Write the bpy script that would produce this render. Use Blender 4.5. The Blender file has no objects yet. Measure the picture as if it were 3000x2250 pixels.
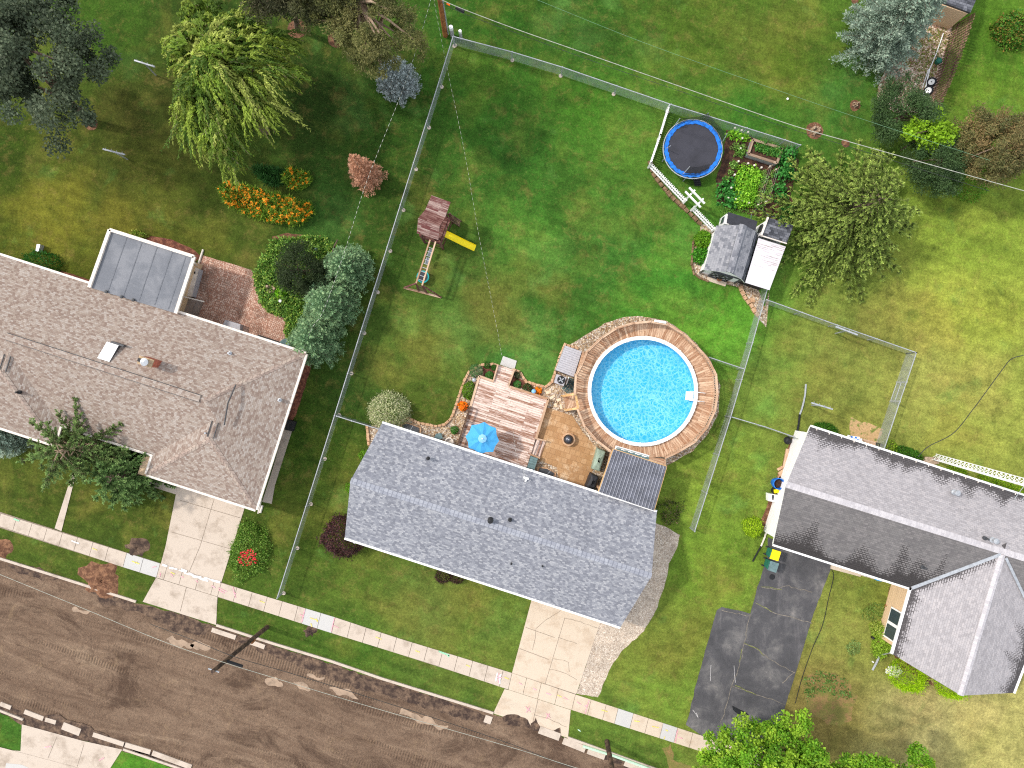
import bpy, bmesh, math, random
import numpy as np
from mathutils import Vector, noise as mnoise
random.seed(7)
RNG = np.random.default_rng(11)
S = bpy.context.scene
# ---------------------------------------------------------------- camera, sky, sun, exposure
CAM_H, FPX, CX, CY = 46.0, 2027.0, 1500.0, 1125.0
cam = bpy.data.cameras.new('Camera'); cam.sensor_width = 36.0
cam.lens = 36.0*FPX/3000.0; cam.clip_end = 3000.0; cam.clip_start = 0.5
camo = bpy.data.objects.new('Camera', cam); S.collection.objects.link(camo)
camo.location = (0, 0, CAM_H); camo.rotation_euler = (0, 0, 0); S.camera = camo
SUN_EL, SUN_DIR = math.radians(48), math.radians(-22)      # light travels towards this compass direction
to_sun = Vector((-math.cos(SUN_DIR)*math.cos(SUN_EL), -math.sin(SUN_DIR)*math.cos(SUN_EL), math.sin(SUN_EL)))
CLOUD = 6.5
wd = bpy.data.worlds.new('World'); S.world = wd; wd.use_nodes = True
nt = wd.node_tree; bg = nt.nodes['Background']; bg.inputs[1].default_value = 0.15
sky = nt.nodes.new('ShaderNodeTexSky'); sky.sky_type = 'NISHITA'; sky.sun_disc = False
sky.sun_elevation = SUN_EL; sky.sun_rotation = math.atan2(to_sun.x, to_sun.y)
sky.air_density = 1.2; sky.dust_density = 3.5; sky.ozone_density = 0.6
# broken cloud over the blue: bright, nearly white
tcw = nt.nodes.new('ShaderNodeTexCoord'); cn_ = nt.nodes.new('ShaderNodeTexNoise'); cn_.inputs['Scale'].default_value = 2.6; cn_.inputs['Detail'].default_value = 7
nt.links.new(tcw.outputs['Generated'], cn_.inputs['Vector'])
cr_ = nt.nodes.new('ShaderNodeValToRGB'); cr_.color_ramp.elements[0].position = .36; cr_.color_ramp.elements[1].position = .56
nt.links.new(cn_.outputs['Fac'], cr_.inputs['Fac']); mxw = nt.nodes.new('ShaderNodeMix'); mxw.data_type = 'RGBA'
nt.links.new(cr_.outputs[0], mxw.inputs[0]); nt.links.new(sky.outputs[0], mxw.inputs[6]); mxw.inputs[7].default_value = (CLOUD*.97, CLOUD, CLOUD*1.03, 1)
nt.links.new(mxw.outputs[2], bg.inputs[0])
sl = bpy.data.lights.new('Sun', 'SUN'); sl.energy = 2.0; sl.angle = math.radians(3.0); sl.color = (1.0, 0.95, 0.87)
so = bpy.data.objects.new('Sun', sl); S.collection.objects.link(so)
so.rotation_euler = to_sun.to_track_quat('Z', 'Y').to_euler(); so.location = to_sun*100
S.view_settings.view_transform = 'Standard'; S.view_settings.look = 'None'
S.view_settings.exposure = 0.38; S.view_settings.gamma = 1.0
S.render.engine = 'CYCLES'
S.cycles.max_bounces = 6; S.cycles.transparent_max_bounces = 16; S.cycles.diffuse_bounces = 3
S.cycles.use_denoising = False; S.cycles.filter_width = 1.15

# ---------------------------------------------------------------- helpers
GA = math.radians(-17.9)               # direction of the street and the houses
def W(px, py, z=0.0):                  # photo pixel at a height -> metres
    k = (CAM_H - z)/FPX
    return Vector(((px-CX)*k, (CY-py)*k, z))
def lin(c):
    return tuple((v/255/12.92 if v/255 <= .04045 else ((v/255+.055)/1.055)**2.4) for v in c[:3])
def tag(o, label=None, cat=None, group=None, kind=None):
    if label: o['label'] = label
    if cat: o['category'] = cat
    if group: o['group'] = group
    if kind: o['kind'] = kind
    return o
def origin(o):
    v = Vector((0, 0, 0))
    while o is not None: v = v + o.location; o = o.parent
    return v
def thing(name, label, cat, loc, group=None):
    o = bpy.data.objects.new(name, None); o.empty_display_size = .2
    S.collection.objects.link(o); o.location = loc
    return tag(o, label, cat, group)
def dup(root, loc, rz=0.0, sc=1.0, label=None, group=None):
    def cp(o, par):
        c = o.copy(); S.collection.objects.link(c)
        if par is not None: c.parent = par
        for ch in list(o.children): cp(ch, c)
        return c
    r = cp(root, None); r.location = loc; r.rotation_euler = (0, 0, rz); r.scale = (sc, sc, sc)
    if label: r['label'] = label
    if group: r['group'] = group
    return r
class MB:
    def __init__(s): s.v = []; s.f = []; s.m = []; s.a = []; s.c = []
    def add(s, p, c=0.0): s.v.append(Vector(p)); s.c.append(c); return len(s.v)-1
    def face(s, pts, m=0, ang=None, cs=None):
        s.f.append([s.add(p, cs[i] if cs else 0.0) for i, p in enumerate(pts)]); s.m.append(m); s.a.append(ang)
    def prism(s, pts, z0, m=0, ms=None, ang=None, bottom=False):     # pts: 3-D top outline, straight down to z0 (number or list)
        a2 = sum(pts[i].x*pts[(i+1) % len(pts)].y-pts[(i+1) % len(pts)].x*pts[i].y for i in range(len(pts)))
        if a2 < 0: pts = pts[::-1]; z0 = z0[::-1] if isinstance(z0, list) else z0
        s.face(pts, m, ang)
        lo = [Vector((p.x, p.y, z0[i] if isinstance(z0, list) else z0)) for i, p in enumerate(pts)]
        for i in range(len(pts)):
            j = (i+1) % len(pts); s.face([lo[i], lo[j], pts[j], pts[i]], m if ms is None else ms, ang)
        if bottom: s.face(lo[::-1], m if ms is None else ms, ang)
        return s
    def px(s, pts, z1, z0=0.0, **k): return s.prism([W(x, y, z1) for x, y in pts], z0, **k)
    def box(s, c, size, rz=0.0, m=0, ang=None):
        c = Vector(c); x, y, z = size[0]/2, size[1]/2, size[2]/2; ca, sa = math.cos(rz), math.sin(rz)
        P = lambda i, j, k: c+Vector((i*x*ca-j*y*sa, i*x*sa+j*y*ca, k*z))
        a = rz if ang is None else ang
        for q in (((-1,-1,1),(1,-1,1),(1,1,1),(-1,1,1)), ((-1,1,-1),(1,1,-1),(1,-1,-1),(-1,-1,-1)),
                  ((-1,-1,-1),(1,-1,-1),(1,-1,1),(-1,-1,1)), ((1,-1,-1),(1,1,-1),(1,1,1),(1,-1,1)),
                  ((1,1,-1),(-1,1,-1),(-1,1,1),(1,1,1)), ((-1,1,-1),(-1,-1,-1),(-1,-1,1),(-1,1,1))):
            s.face([P(*t) for t in q], m, a)
        return s
    def beam(s, a, b, w, h, m=0):
        a, b = Vector(a), Vector(b); d = (b-a)
        if d.length < 1e-6: return s
        d.normalize(); up = Vector((0, 0, 1)) if abs(d.z) < .95 else Vector((1, 0, 0))
        sx = d.cross(up).normalized(); sy = sx.cross(d).normalized(); ang = math.atan2(d.y, d.x)
        q = [sx*i*w/2+sy*j*h/2 for i, j in ((-1,-1),(1,-1),(1,1),(-1,1))]
        for i in range(4):
            j = (i+1) % 4; s.face([a+q[i], a+q[j], b+q[j], b+q[i]][::-1], m, ang)
        s.face([a+t for t in q], m, ang); s.face([b+t for t in q[::-1]], m, ang)
        return s
    def tube(s, pts, r, n=6, m=0):
        pts = [Vector(p) for p in pts]; rings = []
        for i, p in enumerate(pts):
            d = (pts[min(i+1, len(pts)-1)]-pts[max(i-1, 0)]).normalized()
            up = Vector((0, 0, 1)) if abs(d.z) < .9 else Vector((1, 0, 0))
            sx = d.cross(up).normalized(); sy = sx.cross(d).normalized(); rr = r[i] if isinstance(r, (list, tuple)) else r
            rings.append([s.add(p+(sx*math.cos(t)+sy*math.sin(t))*rr) for t in [2*math.pi*k/n for k in range(n)]])
        for a, b in zip(rings, rings[1:]):
            for k in range(n): s.f.append([a[k], b[k], b[(k+1) % n], a[(k+1) % n]][::-1]); s.m.append(m); s.a.append(None)
        s.f.append(rings[0][:]); s.m.append(m); s.a.append(None); s.f.append(rings[-1][::-1]); s.m.append(m); s.a.append(None)
        return s
    def lathe(s, c, prof, n=24, m=0, caps=True):
        c = Vector(c); rings = []; caps = caps and prof[0] != prof[-1]
        for r, z in prof: rings.append([s.add(c+Vector((r*math.cos(2*math.pi*k/n), r*math.sin(2*math.pi*k/n), z))) for k in range(n)])
        for a, b in zip(rings, rings[1:]):
            for k in range(n): s.f.append([a[k], a[(k+1) % n], b[(k+1) % n], b[k]]); s.m.append(m); s.a.append(None)
        if caps and prof[0][0] > .001: s.f.append(rings[0][::-1]); s.m.append(m); s.a.append(None)
        if caps and prof[-1][0] > .001: s.f.append(rings[-1][:]); s.m.append(m); s.a.append(None)
        return s
    def each(s, name, mats, parent=None):      # every separate piece as an object of its own
        key = {}; par = list(range(len(s.f)))
        def fd(i):
            while par[i] != i: par[i] = par[par[i]]; i = par[i]
            return i
        for i, f in enumerate(s.f):
            for k in f:
                q = tuple(round(x, 4) for x in s.v[k])
                if q in key: par[fd(i)] = fd(key[q])
                else: key[q] = i
        gr = {}
        for i in range(len(s.f)): gr.setdefault(fd(i), []).append(i)
        out = []
        for g in gr.values():
            m = MB()
            for i in g: m.f.append([m.add(s.v[k], s.c[k]) for k in s.f[i]]); m.m.append(s.m[i]); m.a.append(s.a[i])
            out.append(m.build(name, mats, parent))
        return out
    def build(s, name, mats, parent=None, smooth=False, label=None, cat=None, group=None, kind=None, loc=None):
        mats = mats if isinstance(mats, (list, tuple)) else [mats]
        xs = [p.x for p in s.v]; ys = [p.y for p in s.v]; zs = [p.z for p in s.v]
        if parent is None: base = Vector(loc) if loc is not None else Vector(((min(xs)+max(xs))/2, (min(ys)+max(ys))/2, min(zs)))
        else: base = origin(parent)
        me = bpy.data.meshes.new(name); me.from_pydata([tuple(p-base) for p in s.v], [], s.f)
        for mt in mats: me.materials.append(mt)
        me.polygons.foreach_set('material_index', s.m)
        uv = me.uv_layers.new(name='UVMap'); data = np.zeros(len(me.loops)*2)
        for poly in me.polygons:
            n = poly.normal; a = s.a[poly.index]
            if abs(n.z) > .995:
                a = GA if a is None else a; u = Vector((math.cos(a), math.sin(a), 0)); v = Vector((-u.y, u.x, 0))
            else:
                u = Vector((-n.y, n.x, 0)).normalized(); v = n.cross(u)
            for li in poly.loop_indices:
                p = s.v[me.loops[li].vertex_index]; data[2*li] = p.dot(u); data[2*li+1] = p.dot(v)
        uv.data.foreach_set('uv', data)
        if any(s.c):
            at = me.attributes.new('wt', 'FLOAT', 'POINT'); at.data.foreach_set('value', s.c)
        if smooth: me.polygons.foreach_set('use_smooth', [True]*len(me.polygons))
        me.update()
        o = bpy.data.objects.new(name, me); S.collection.objects.link(o)
        if parent is None: o.location = base
        else: o.parent = parent
        return tag(o, label, cat, group, kind)
def rough(pts, amp=4, step=14, seed=0):    # an outline in pixels made uneven
    out = []
    for i in range(len(pts)):
        a, b = Vector(pts[i]), Vector(pts[(i+1) % len(pts)]); n = max(1, int((b-a).length/step))
        for k in range(n):
            p = a.lerp(b, k/n); q = mnoise.noise_vector(Vector((p.x*.045, p.y*.045, seed*7.3)))
            out.append((p.x+q.x*amp*1.6, p.y+q.y*amp*1.6))
    return out
def smoothpath(pts, n=6):
    P = [Vector(p) for p in pts]; out = []
    for i in range(len(P)-1):
        p0, p1, p2, p3 = P[max(i-1, 0)], P[i], P[i+1], P[min(i+2, len(P)-1)]
        for k in range(n):
            t = k/n; out.append(.5*((2*p1)+(p2-p0)*t+(2*p0-5*p1+4*p2-p3)*t*t+(3*p1-p0-3*p2+p3)*t**3))
    return out+[P[-1]]

# ---------------------------------------------------------------- node material helpers
class M:
    def __init__(s, name, rough=.8, spec=.3, metal=0.0):
        s.mat = bpy.data.materials.new(name); s.mat.use_nodes = True; s.t = s.mat.node_tree
        s.b = s.t.nodes['Principled BSDF']; s.b.inputs['Roughness'].default_value = rough
        s.b.inputs['Specular IOR Level'].default_value = spec; s.b.inputs['Metallic'].default_value = metal
        s._pos = s._uv = None
    def n(s, typ, ins={}, **props):
        nd = s.t.nodes.new('ShaderNode'+typ)
        for k, v in props.items(): setattr(nd, k, v)
        for k, v in ins.items():
            if isinstance(v, bpy.types.NodeSocket): s.t.links.new(v, nd.inputs[k])
            else: nd.inputs[k].default_value = v
        return nd
    @property
    def pos(s):
        if s._pos is None: s._pos = s.n('NewGeometry').outputs['Position']
        return s._pos
    @property
    def uv(s):
        if s._uv is None: s._uv = s.n('TexCoord').outputs['UV']
        return s._uv
    def map(s, v, scale=(1, 1, 1), rot=0.0, loc=(0, 0, 0)):
        return s.n('Mapping', {'Vector': v, 'Scale': scale, 'Rotation': (0, 0, rot), 'Location': loc}).outputs[0]
    def noise(s, v, scale, detail=4, rough=.6, dist=0.0):
        return s.n('TexNoise', {'Vector': v, 'Scale': scale, 'Detail': detail, 'Roughness': rough, 'Distortion': dist}).outputs['Fac']
    def vor(s, v, scale, out='Distance', feature='F1', rnd=1.0):
        return s.n('TexVoronoi', {'Vector': v, 'Scale': scale, 'Randomness': rnd}, feature=feature).outputs[out]
    def ramp(s, fac, stops, interp='LINEAR'):
        nd = s.n('ValToRGB', {'Fac': fac}); r = nd.color_ramp; r.interpolation = interp
        while len(r.elements) < len(stops): r.elements.new(.5)
        for e, (p, c) in zip(r.elements, stops):
            e.position = p; e.color = (*lin(c), 1) if isinstance(c, tuple) else (c, c, c, 1)
        return nd.outputs[0]
    def mix(s, a, b, fac, blend='MIX'):
        if blend == 'OVERLAY':      # brightness variation that keeps the hue
            k = s.math('ADD', s.math('MULTIPLY', s.math('SUBTRACT', b, .5), 3.2*fac), 1.0)
            return s.n('VectorMath', {0: a, 3: k}, operation='SCALE').outputs[0]
        nd = s.n('Mix', data_type='RGBA', blend_type=blend)
        for i, v in ((0, fac), (6, a), (7, b)):
            if isinstance(v, bpy.types.NodeSocket): s.t.links.new(v, nd.inputs[i])
            elif isinstance(v, tuple): nd.inputs[i].default_value = (*lin(v), 1)
            else: nd.inputs[i].default_value = v if i == 0 else (v, v, v, 1)
        return nd.outputs[2]
    def math(s, op, a, b=0.0, clamp=False):
        nd = s.n('Math', operation=op, use_clamp=clamp)
        for i, v in ((0, a), (1, b)):
            if isinstance(v, bpy.types.NodeSocket): s.t.links.new(v, nd.inputs[i])
            else: nd.inputs[i].default_value = v
        return nd.outputs[0]
    def brick(s, v, w, h, mortar=.006, off=.5, smooth=.1):
        nd = s.n('TexBrick', {'Vector': v, 'Color1': (0, 0, 0, 1), 'Color2': (1, 1, 1, 1), 'Mortar': (.5, .5, .5, 1), 'Scale': 1.0,
             'Mortar Size': mortar, 'Mortar Smooth': smooth, 'Brick Width': w, 'Row Height': h}, offset=off)
        return nd.outputs['Color'], nd.outputs['Fac']
    def set(s, col, bump=None, strength=.3, dist=.02):
        if isinstance(col, tuple): s.b.inputs['Base Color'].default_value = (*lin(col), 1)
        else: s.t.links.new(col, s.b.inputs['Base Color'])
        if bump is not None:
            bn = s.n('Bump', {'Height': bump, 'Strength': strength, 'Distance': dist}); s.t.links.new(bn.outputs[0], s.b.inputs['Normal'])
        return s.mat
def plain(name, col, rough=.6, var=.12, scale=6, metal=0.0, spec=.3):
    m = M(name, rough, spec, metal); f = m.noise(m.pos, scale, 5, .65)
    d = tuple(max(0, v*(1-var*1.6)) for v in col); l = tuple(min(255, v*(1+var)) for v in col)
    return m.set(m.ramp(f, [(.3, d), (.5, col), (.72, l)]), f, .08)
def two(name, a, b, scale, lo=.45, hi=.6, rough=.85, fine=40, amt=.25, vec=None, bump=.3):
    m = M(name, rough); f = m.noise(m.pos, scale, 6, .65); c = m.mix(a, b, m.ramp(f, [(lo, 0.0), (hi, 1.0)]))
    g = m.noise(m.pos, fine, 3, .7); c = m.mix(c, m.ramp(g, [(.25, .35), (.75, .65)]), amt, 'OVERLAY')
    return m.set(c, g, bump)
def shingle(name, tones, w=.28, h=.13, mortar=.008, dark=(60, 60, 66), stain=None, patchy=.1):
    m = M(name, .92, .15); v = m.uv; c_, f = m.brick(v, w, h, mortar); sp = m.n('SeparateXYZ', {0: v})
    row = m.math('FLOOR', m.math('DIVIDE', sp.outputs[1], h)); ru = m.math('MULTIPLY', m.n('TexWhiteNoise', {'W': row}, noise_dimensions='1D').outputs['Value'], 1.0)
    cell = m.math('FLOOR', m.math('ADD', m.math('DIVIDE', sp.outputs[0], w), ru)); c = m.n('TexWhiteNoise', {'Vector': m.n('CombineXYZ', {0: cell, 1: row}).outputs[0]}, noise_dimensions='2D').outputs['Value']
    n = len(tones); col = m.ramp(c, [(.08+.84*i/max(1, n-1), t) for i, t in enumerate(tones)])
    big = m.noise(m.pos, .35, 6, .6); col = m.mix(col, m.ramp(big, [(.3, .4), (.7, .6)]), patchy, 'OVERLAY')
    sk = m.noise(m.map(m.uv, (1.6, .12, 1)), 1.0, 5, .6); col = m.mix(col, m.ramp(sk, [(.3, .42), (.7, .58)]), patchy, 'OVERLAY')
    g = m.noise(m.pos, 30, 3, .8); col = m.mix(col, m.ramp(g, [(.2, .4), (.8, .6)]), .3, 'OVERLAY')
    if stain:
        at = m.n('Attribute', attribute_name='wt').outputs['Fac']
        ns = m.noise(m.map(m.uv, (1.5, .5, 1)), 1.0, 6, .65); cw, fw = m.brick(v, w, h, .035, .5, .6)
        k = m.math('ADD', m.math('MULTIPLY', at, 1.5), m.math('MULTIPLY', m.math('SUBTRACT', ns, .5), 1.5))
        k = m.math('ADD', k, m.math('MULTIPLY', fw, .5))
        k = m.math('ADD', k, m.math('MULTIPLY', m.math('SUBTRACT', m.noise(m.pos, 9, 2), .5), .6))
        col = m.mix(col, stain, m.ramp(k, [(.80, 0.0), (.98, .92)]))
    col = m.mix(col, dark, m.math('MULTIPLY', f, .5))
    return m.set(col, m.math('SUBTRACT', c, m.math('MULTIPLY', f, 1.5)), .25, .01)
def planks(name, a, b, gap=(70, 50, 40), w=2.6, h=.14, lo=.42, hi=.6, worn=1.0):
    m = M(name, .85, .2); v = m.uv; c, f = m.brick(v, w, h, .007, .37)
    st = m.noise(m.n('VectorMath', {0: m.map(v, (1.1, 9, 1)), 1: m.n('CombineXYZ', {'Z': m.math('MULTIPLY', c, 9.0)}).outputs[0]}, operation='ADD').outputs[0], 1.6, 6, .7)
    k = m.math('ADD', m.math('MULTIPLY', st, worn), m.math('MULTIPLY', m.math('SUBTRACT', c, .5), .28))
    col = m.mix(b, a, m.ramp(k, [(lo, 0.0), (hi, 1.0)]))
    fi = m.noise(m.map(v, (4, 40, 1)), 2, 4, .7); col = m.mix(col, m.ramp(fi, [(.25, .3), (.75, .7)]), .4, 'OVERLAY')
    col = m.mix(col, gap, m.math('MULTIPLY', f, .85))
    return m.set(col, m.math('SUBTRACT', fi, f), .3, .01)
def pebbles(name, tones, scale=14, rough=.8, dark=(60, 50, 42)):
    m = M(name, rough); cell = m.vor(m.pos, scale, 'Color'); d = m.vor(m.pos, scale, 'Distance', 'DISTANCE_TO_EDGE')
    g = m.n('SeparateColor', {0: cell}).outputs[0]; n = len(tones)
    col = m.ramp(g, [(.05+.9*i/(n-1), t) for i, t in enumerate(tones)])
    col = m.mix(dark, col, m.ramp(d, [(.0, .15), (.12, 1.0)]))
    big = m.noise(m.pos, 1.1, 5, .6); col = m.mix(col, m.ramp(big, [(.3, .38), (.7, .62)]), .5, 'OVERLAY')
    return m.set(col, d, .6, .04)
def concrete(name, col, dirty=(140, 122, 108), amt=.5):
    m = M(name, .9, .2); f = m.noise(m.pos, .9, 7, .68); g = m.noise(m.pos, 22, 4, .75)
    c = m.mix(dirty, col, m.ramp(f, [(.3, 1-amt), (.5, 1.0)])); c = m.mix(c, m.ramp(g, [(.25, .38), (.75, .62)]), .35, 'OVERLAY')
    return m.set(c, g, .12)

MAT = {}
def grass_mat():
    m = M('grass_ground', .95, .1); at = m.n('Attribute', attribute_name='tint').outputs['Color']
    q = lambda x, y, z: m.map(m.pos, (1, 1, 1), 0, (x, y, z))
    a = m.noise(m.pos, .28, 6, .62, .6); b = m.noise(m.pos, 1.3, 6, .72, .4); g = m.noise(m.pos, 7.0, 5, .8); h = m.noise(m.pos, 26, 3, .8)
    c = m.mix(at, (146, 138, 64), m.ramp(a, [(.50, 0.0), (.78, .32)]))
    c = m.mix(c, (36, 60, 18), m.ramp(m.noise(q(31, 7, 3), .36, 7, .68, .5), [(.50, 0.0), (.72, .55)]))
    c = m.mix(c, (92, 134, 62), m.ramp(m.noise(q(5, 47, 9), .42, 5, .6, .3), [(.60, 0.0), (.72, .38)]))
    c = m.mix(c, (134, 114, 66), m.ramp(m.noise(q(77, 13, 1), .8, 7, .78, .4), [(.53, 0.0), (.78, .60)]))
    c = m.mix(c, (150, 136, 82), m.ramp(m.noise(q(7, 3, 61), 4.0, 5, .8), [(.56, 0.0), (.74, .35)]))
    c = m.mix(c, m.ramp(b, [(.28, .32), (.72, .68)]), .62, 'OVERLAY')
    c = m.mix(c, m.ramp(g, [(.25, .22), (.75, .78)]), .56, 'OVERLAY'); mw = m.n('TexWave', {'Vector': m.map(m.pos, (1, 1, 1), math.radians(18)), 'Scale': .42, 'Distortion': 1.5, 'Detail': 2}, bands_direction='Y').outputs['Fac']
    c = m.mix(c, mw, .035, 'OVERLAY'); c = m.mix(c, m.ramp(h, [(.2, .2), (.8, .8)]), .36, 'OVERLAY')
    return m.set(c, m.math('ADD', g, h), .6, .05)
MAT['grass'] = grass_mat()
def dirt_mat():
    m = M('road_dirt', .95, .12); p = m.map(m.pos, (1, 1, 1), -GA); q = lambda v, x, y: m.map(v, (1, 1, 1), 0, (x, y, 1))
    st = m.noise(m.map(p, (.16, 1.0, 1)), .9, 9, .74, 1.0); b = m.noise(q(p, 3, 9), .8, 9, .8, .8); f = m.noise(p, 7, 6, .85); e = m.noise(m.map(p, (.55, 1, 1), 0, (11, 2, 7)), .38, 9, .76, 1.2)
    c = m.ramp(st, [(.28, (100, 80, 66)), (.44, (126, 104, 87)), (.58, (142, 119, 100)), (.76, (168, 145, 122))])
    c = m.mix(c, (84, 66, 55), m.ramp(e, [(.50, 0.0), (.62, .75)])); c = m.mix(c, (168, 142, 112), m.ramp(q(b, 0, 0) if False else b, [(.56, 0.0), (.72, .62)]))
    c = m.mix(c, (98, 78, 65), m.ramp(m.noise(q(p, 40, 5), 1.7, 8, .8), [(.52, 0.0), (.68, .7)]))
    w = m.n('TexWave', {'Vector': p, 'Scale': 1.7, 'Distortion': 2.2, 'Detail': 2}, bands_direction='X').outputs['Fac']
    tr = m.ramp(m.noise(m.map(p, (.10, 1.3, 1), 0, (3, 8, 5)), .8, 3, .5, .4), [(.56, 0.0), (.62, 1.0)]); w2 = m.math('MULTIPLY', w, tr)
    c = m.mix(c, (84, 65, 52), m.math('MULTIPLY', w2, .38)); c = m.mix(c, m.ramp(f, [(.25, .28), (.75, .72)]), .55, 'OVERLAY')
    return m.set(c, m.math('ADD', m.math('ADD', m.math('MULTIPLY', b, 2.5), f), m.math('MULTIPLY', w2, .5)), .9, .12)
MAT['dirt'] = dirt_mat()
MAT['dark_dirt'] = two('dark_dirt', (62, 48, 42), (122, 100, 82), 2.2, .42, .66, fine=9, amt=.8, bump=1.0)
MAT['bare'] = two('bare_ground', (116, 112, 56), (140, 112, 72), 1.4, fine=10, amt=.6)
MAT['puddle'] = plain('muddy_water', (156, 133, 112), .7, .15, 1.5, spec=.5)
MAT['conc'] = concrete('old_concrete', (196, 182, 168), (138, 122, 106), .65); MAT['conc_new'] = concrete('new_concrete', (192, 190, 187), (180, 180, 184), .35)
MAT['conc_warm'] = concrete('warm_concrete', (203, 187, 168), (164, 138, 112), .55); MAT['conc_grey'] = concrete('grey_concrete', (168, 158, 148), (104, 96, 90), .7)
MAT['joint'] = plain('dark_joint', (142, 128, 114), .9)
def asphalt_mat():
    m = M('asphalt', .9, .25); a = m.noise(m.pos, .55, 7, .7, .3); st = m.noise(m.map(m.pos, (1.6, .16, 1), math.radians(20)), 1.1, 6, .7); g = m.noise(m.pos, 28, 3, .8)
    c = m.ramp(a, [(.3, (68, 68, 71)), (.5, (84, 83, 86)), (.62, (108, 106, 106)), (.76, (154, 146, 142))])
    c = m.mix(c, (126, 122, 124), m.ramp(st, [(.55, 0.0), (.75, .55)])); c = m.mix(c, m.ramp(g, [(.2, .32), (.8, .68)]), .5, 'OVERLAY')
    return m.set(c, g, .3)
MAT['asphalt'] = asphalt_mat()
MAT['crack'] = plain('pale_crack', (124, 117, 108), .9, .2); MAT['moss'] = plain('mossy_crack', (116, 122, 66), .9, .3, 20)
MAT['gravel'] = pebbles('river_gravel', [(136, 104, 76), (206, 178, 140), (224, 206, 182), (168, 136, 104), (182, 168, 156), (232, 218, 200)], 11)
MAT['gravel_white'] = pebbles('pale_gravel', [(166, 150, 136), (200, 186, 170), (212, 198, 182), (184, 166, 148), (222, 210, 196)], 13, dark=(146, 128, 110))
MAT['gravel_yard'] = pebbles('yard_gravel', [(170, 136, 112), (222, 196, 176), (236, 216, 200), (190, 158, 134), (150, 116, 92)], 9, dark=(92, 72, 54))
MAT['soil'] = two('garden_soil', (62, 42, 34), (96, 66, 50), 3, fine=18, amt=.6, bump=.8); MAT['mulch'] = two('bark_mulch', (98, 66, 48), (140, 102, 76), 4, fine=22, amt=.7, bump=.8)
MAT['red_mulch'] = two('red_mulch', (96, 56, 46), (140, 92, 72), 4, fine=20, amt=.7, bump=.8)
def paver(name, tones, w, h, mort, dark, blot):
    m = M(name, .85); c, f = m.brick(m.uv, w, h, mort, .5); n = len(tones); col = m.ramp(c, [(.1+.8*i/(n-1), t) for i, t in enumerate(tones)])
    b = m.noise(m.pos, 1.0, 6, .65, .4); col = m.mix(col, blot[0], m.ramp(b, [(blot[1], 0.0), (blot[2], blot[3])]))
    g = m.noise(m.pos, 20, 3, .8); col = m.mix(col, m.ramp(g, [(.25, .36), (.75, .64)]), .4, 'OVERLAY')
    return m.set(m.mix(col, dark, m.math('MULTIPLY', f, .6)), m.math('SUBTRACT', g, f), .25)
MAT['pav_tan'] = paver('tan_pavers', [(170, 130, 90), (182, 143, 102), (190, 152, 112), (174, 135, 96)], .36, .36, .012, (128, 90, 58), ((222, 194, 160), .54, .66, .8))
def herring():
    m = M('herringbone_brick', .9); c, f = m.brick(m.map(m.uv, (1, 1, 1), .78), .24, .12, .014, .5); c2, f2 = m.brick(m.map(m.uv, (1, 1, 1), -.78), .24, .12, .014, .5)
    pick = m.ramp(m.n('TexWave', {'Vector': m.uv, 'Scale': 2.1}, bands_direction='X').outputs['Fac'], [(.49, 0.0), (.51, 1.0)])
    cc = m.mix(c, c2, pick); ff = m.mix(f, f2, pick)
    col = m.ramp(cc, [(.1, (168, 120, 100)), (.5, (196, 154, 134)), (.9, (214, 182, 164))])
    b = m.noise(m.pos, .5, 6, .66, .3); col = m.mix(col, (70, 54, 46), m.ramp(b, [(.48, 0.0), (.64, .6)]))
    g = m.noise(m.pos, 7, 4, .8); col = m.mix(col, (62, 52, 44), m.ramp(g, [(.58, 0.0), (.68, .6)]))
    return m.set(m.mix(col, (92, 72, 62), m.math('MULTIPLY', ff, .7)))
MAT['herring'] = herring()
MAT['sh_main'] = shingle('shingle_blue_grey', [(120, 122, 131), (131, 133, 142), (141, 143, 151), (148, 150, 157), (166, 167, 172)], .17, .105, dark=(112, 115, 126), patchy=.14)
MAT['sh_left'] = shingle('shingle_brown', [(136, 118, 108), (148, 132, 122), (157, 143, 132), (163, 150, 140), (172, 162, 154)], .17, .105, dark=(120, 102, 94), patchy=.1)
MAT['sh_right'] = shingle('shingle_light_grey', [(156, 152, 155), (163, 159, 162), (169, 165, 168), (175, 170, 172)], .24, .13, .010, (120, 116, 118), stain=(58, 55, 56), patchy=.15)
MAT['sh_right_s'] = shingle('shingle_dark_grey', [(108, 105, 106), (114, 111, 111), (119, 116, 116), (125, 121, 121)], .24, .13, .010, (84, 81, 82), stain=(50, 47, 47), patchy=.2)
MAT['sh_shed'] = shingle('shingle_shed', [(112, 114, 122), (134, 135, 142), (144, 145, 151), (150, 150, 156)], .22, .16, .010, (104, 105, 112))
MAT['sh_dark'] = shingle('shingle_charcoal', [(66, 68, 74), (92, 94, 102), (120, 122, 130)], .24, .16, .014, (44, 45, 50))
MAT['cap'] = shingle('ridge_cap', [(146, 149, 160), (156, 159, 169), (164, 167, 176)], .28, .9, .03, (92, 96, 110))
MAT['cap_l'] = shingle('ridge_cap_brown', [(150, 132, 122), (166, 148, 138), (174, 160, 148)], .24, .9, .03, (104, 90, 82))
MAT['cap_r'] = shingle('ridge_cap_grey', [(180, 176, 180), (190, 186, 190), (198, 194, 197)], .16, .9, .008, (160, 156, 160))
MAT['white'] = plain('white_paint', (240, 240, 240), .5, .05, 3); MAT['offwhite'] = plain('offwhite_trim', (226, 216, 206), .55, .08, 3)
MAT['siding_w'] = paver('white_siding', [(236, 234, 236), (240, 238, 240)], 9.0, .2, .008, (190, 190, 196), ((228, 226, 230), .6, .8, .4))
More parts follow.
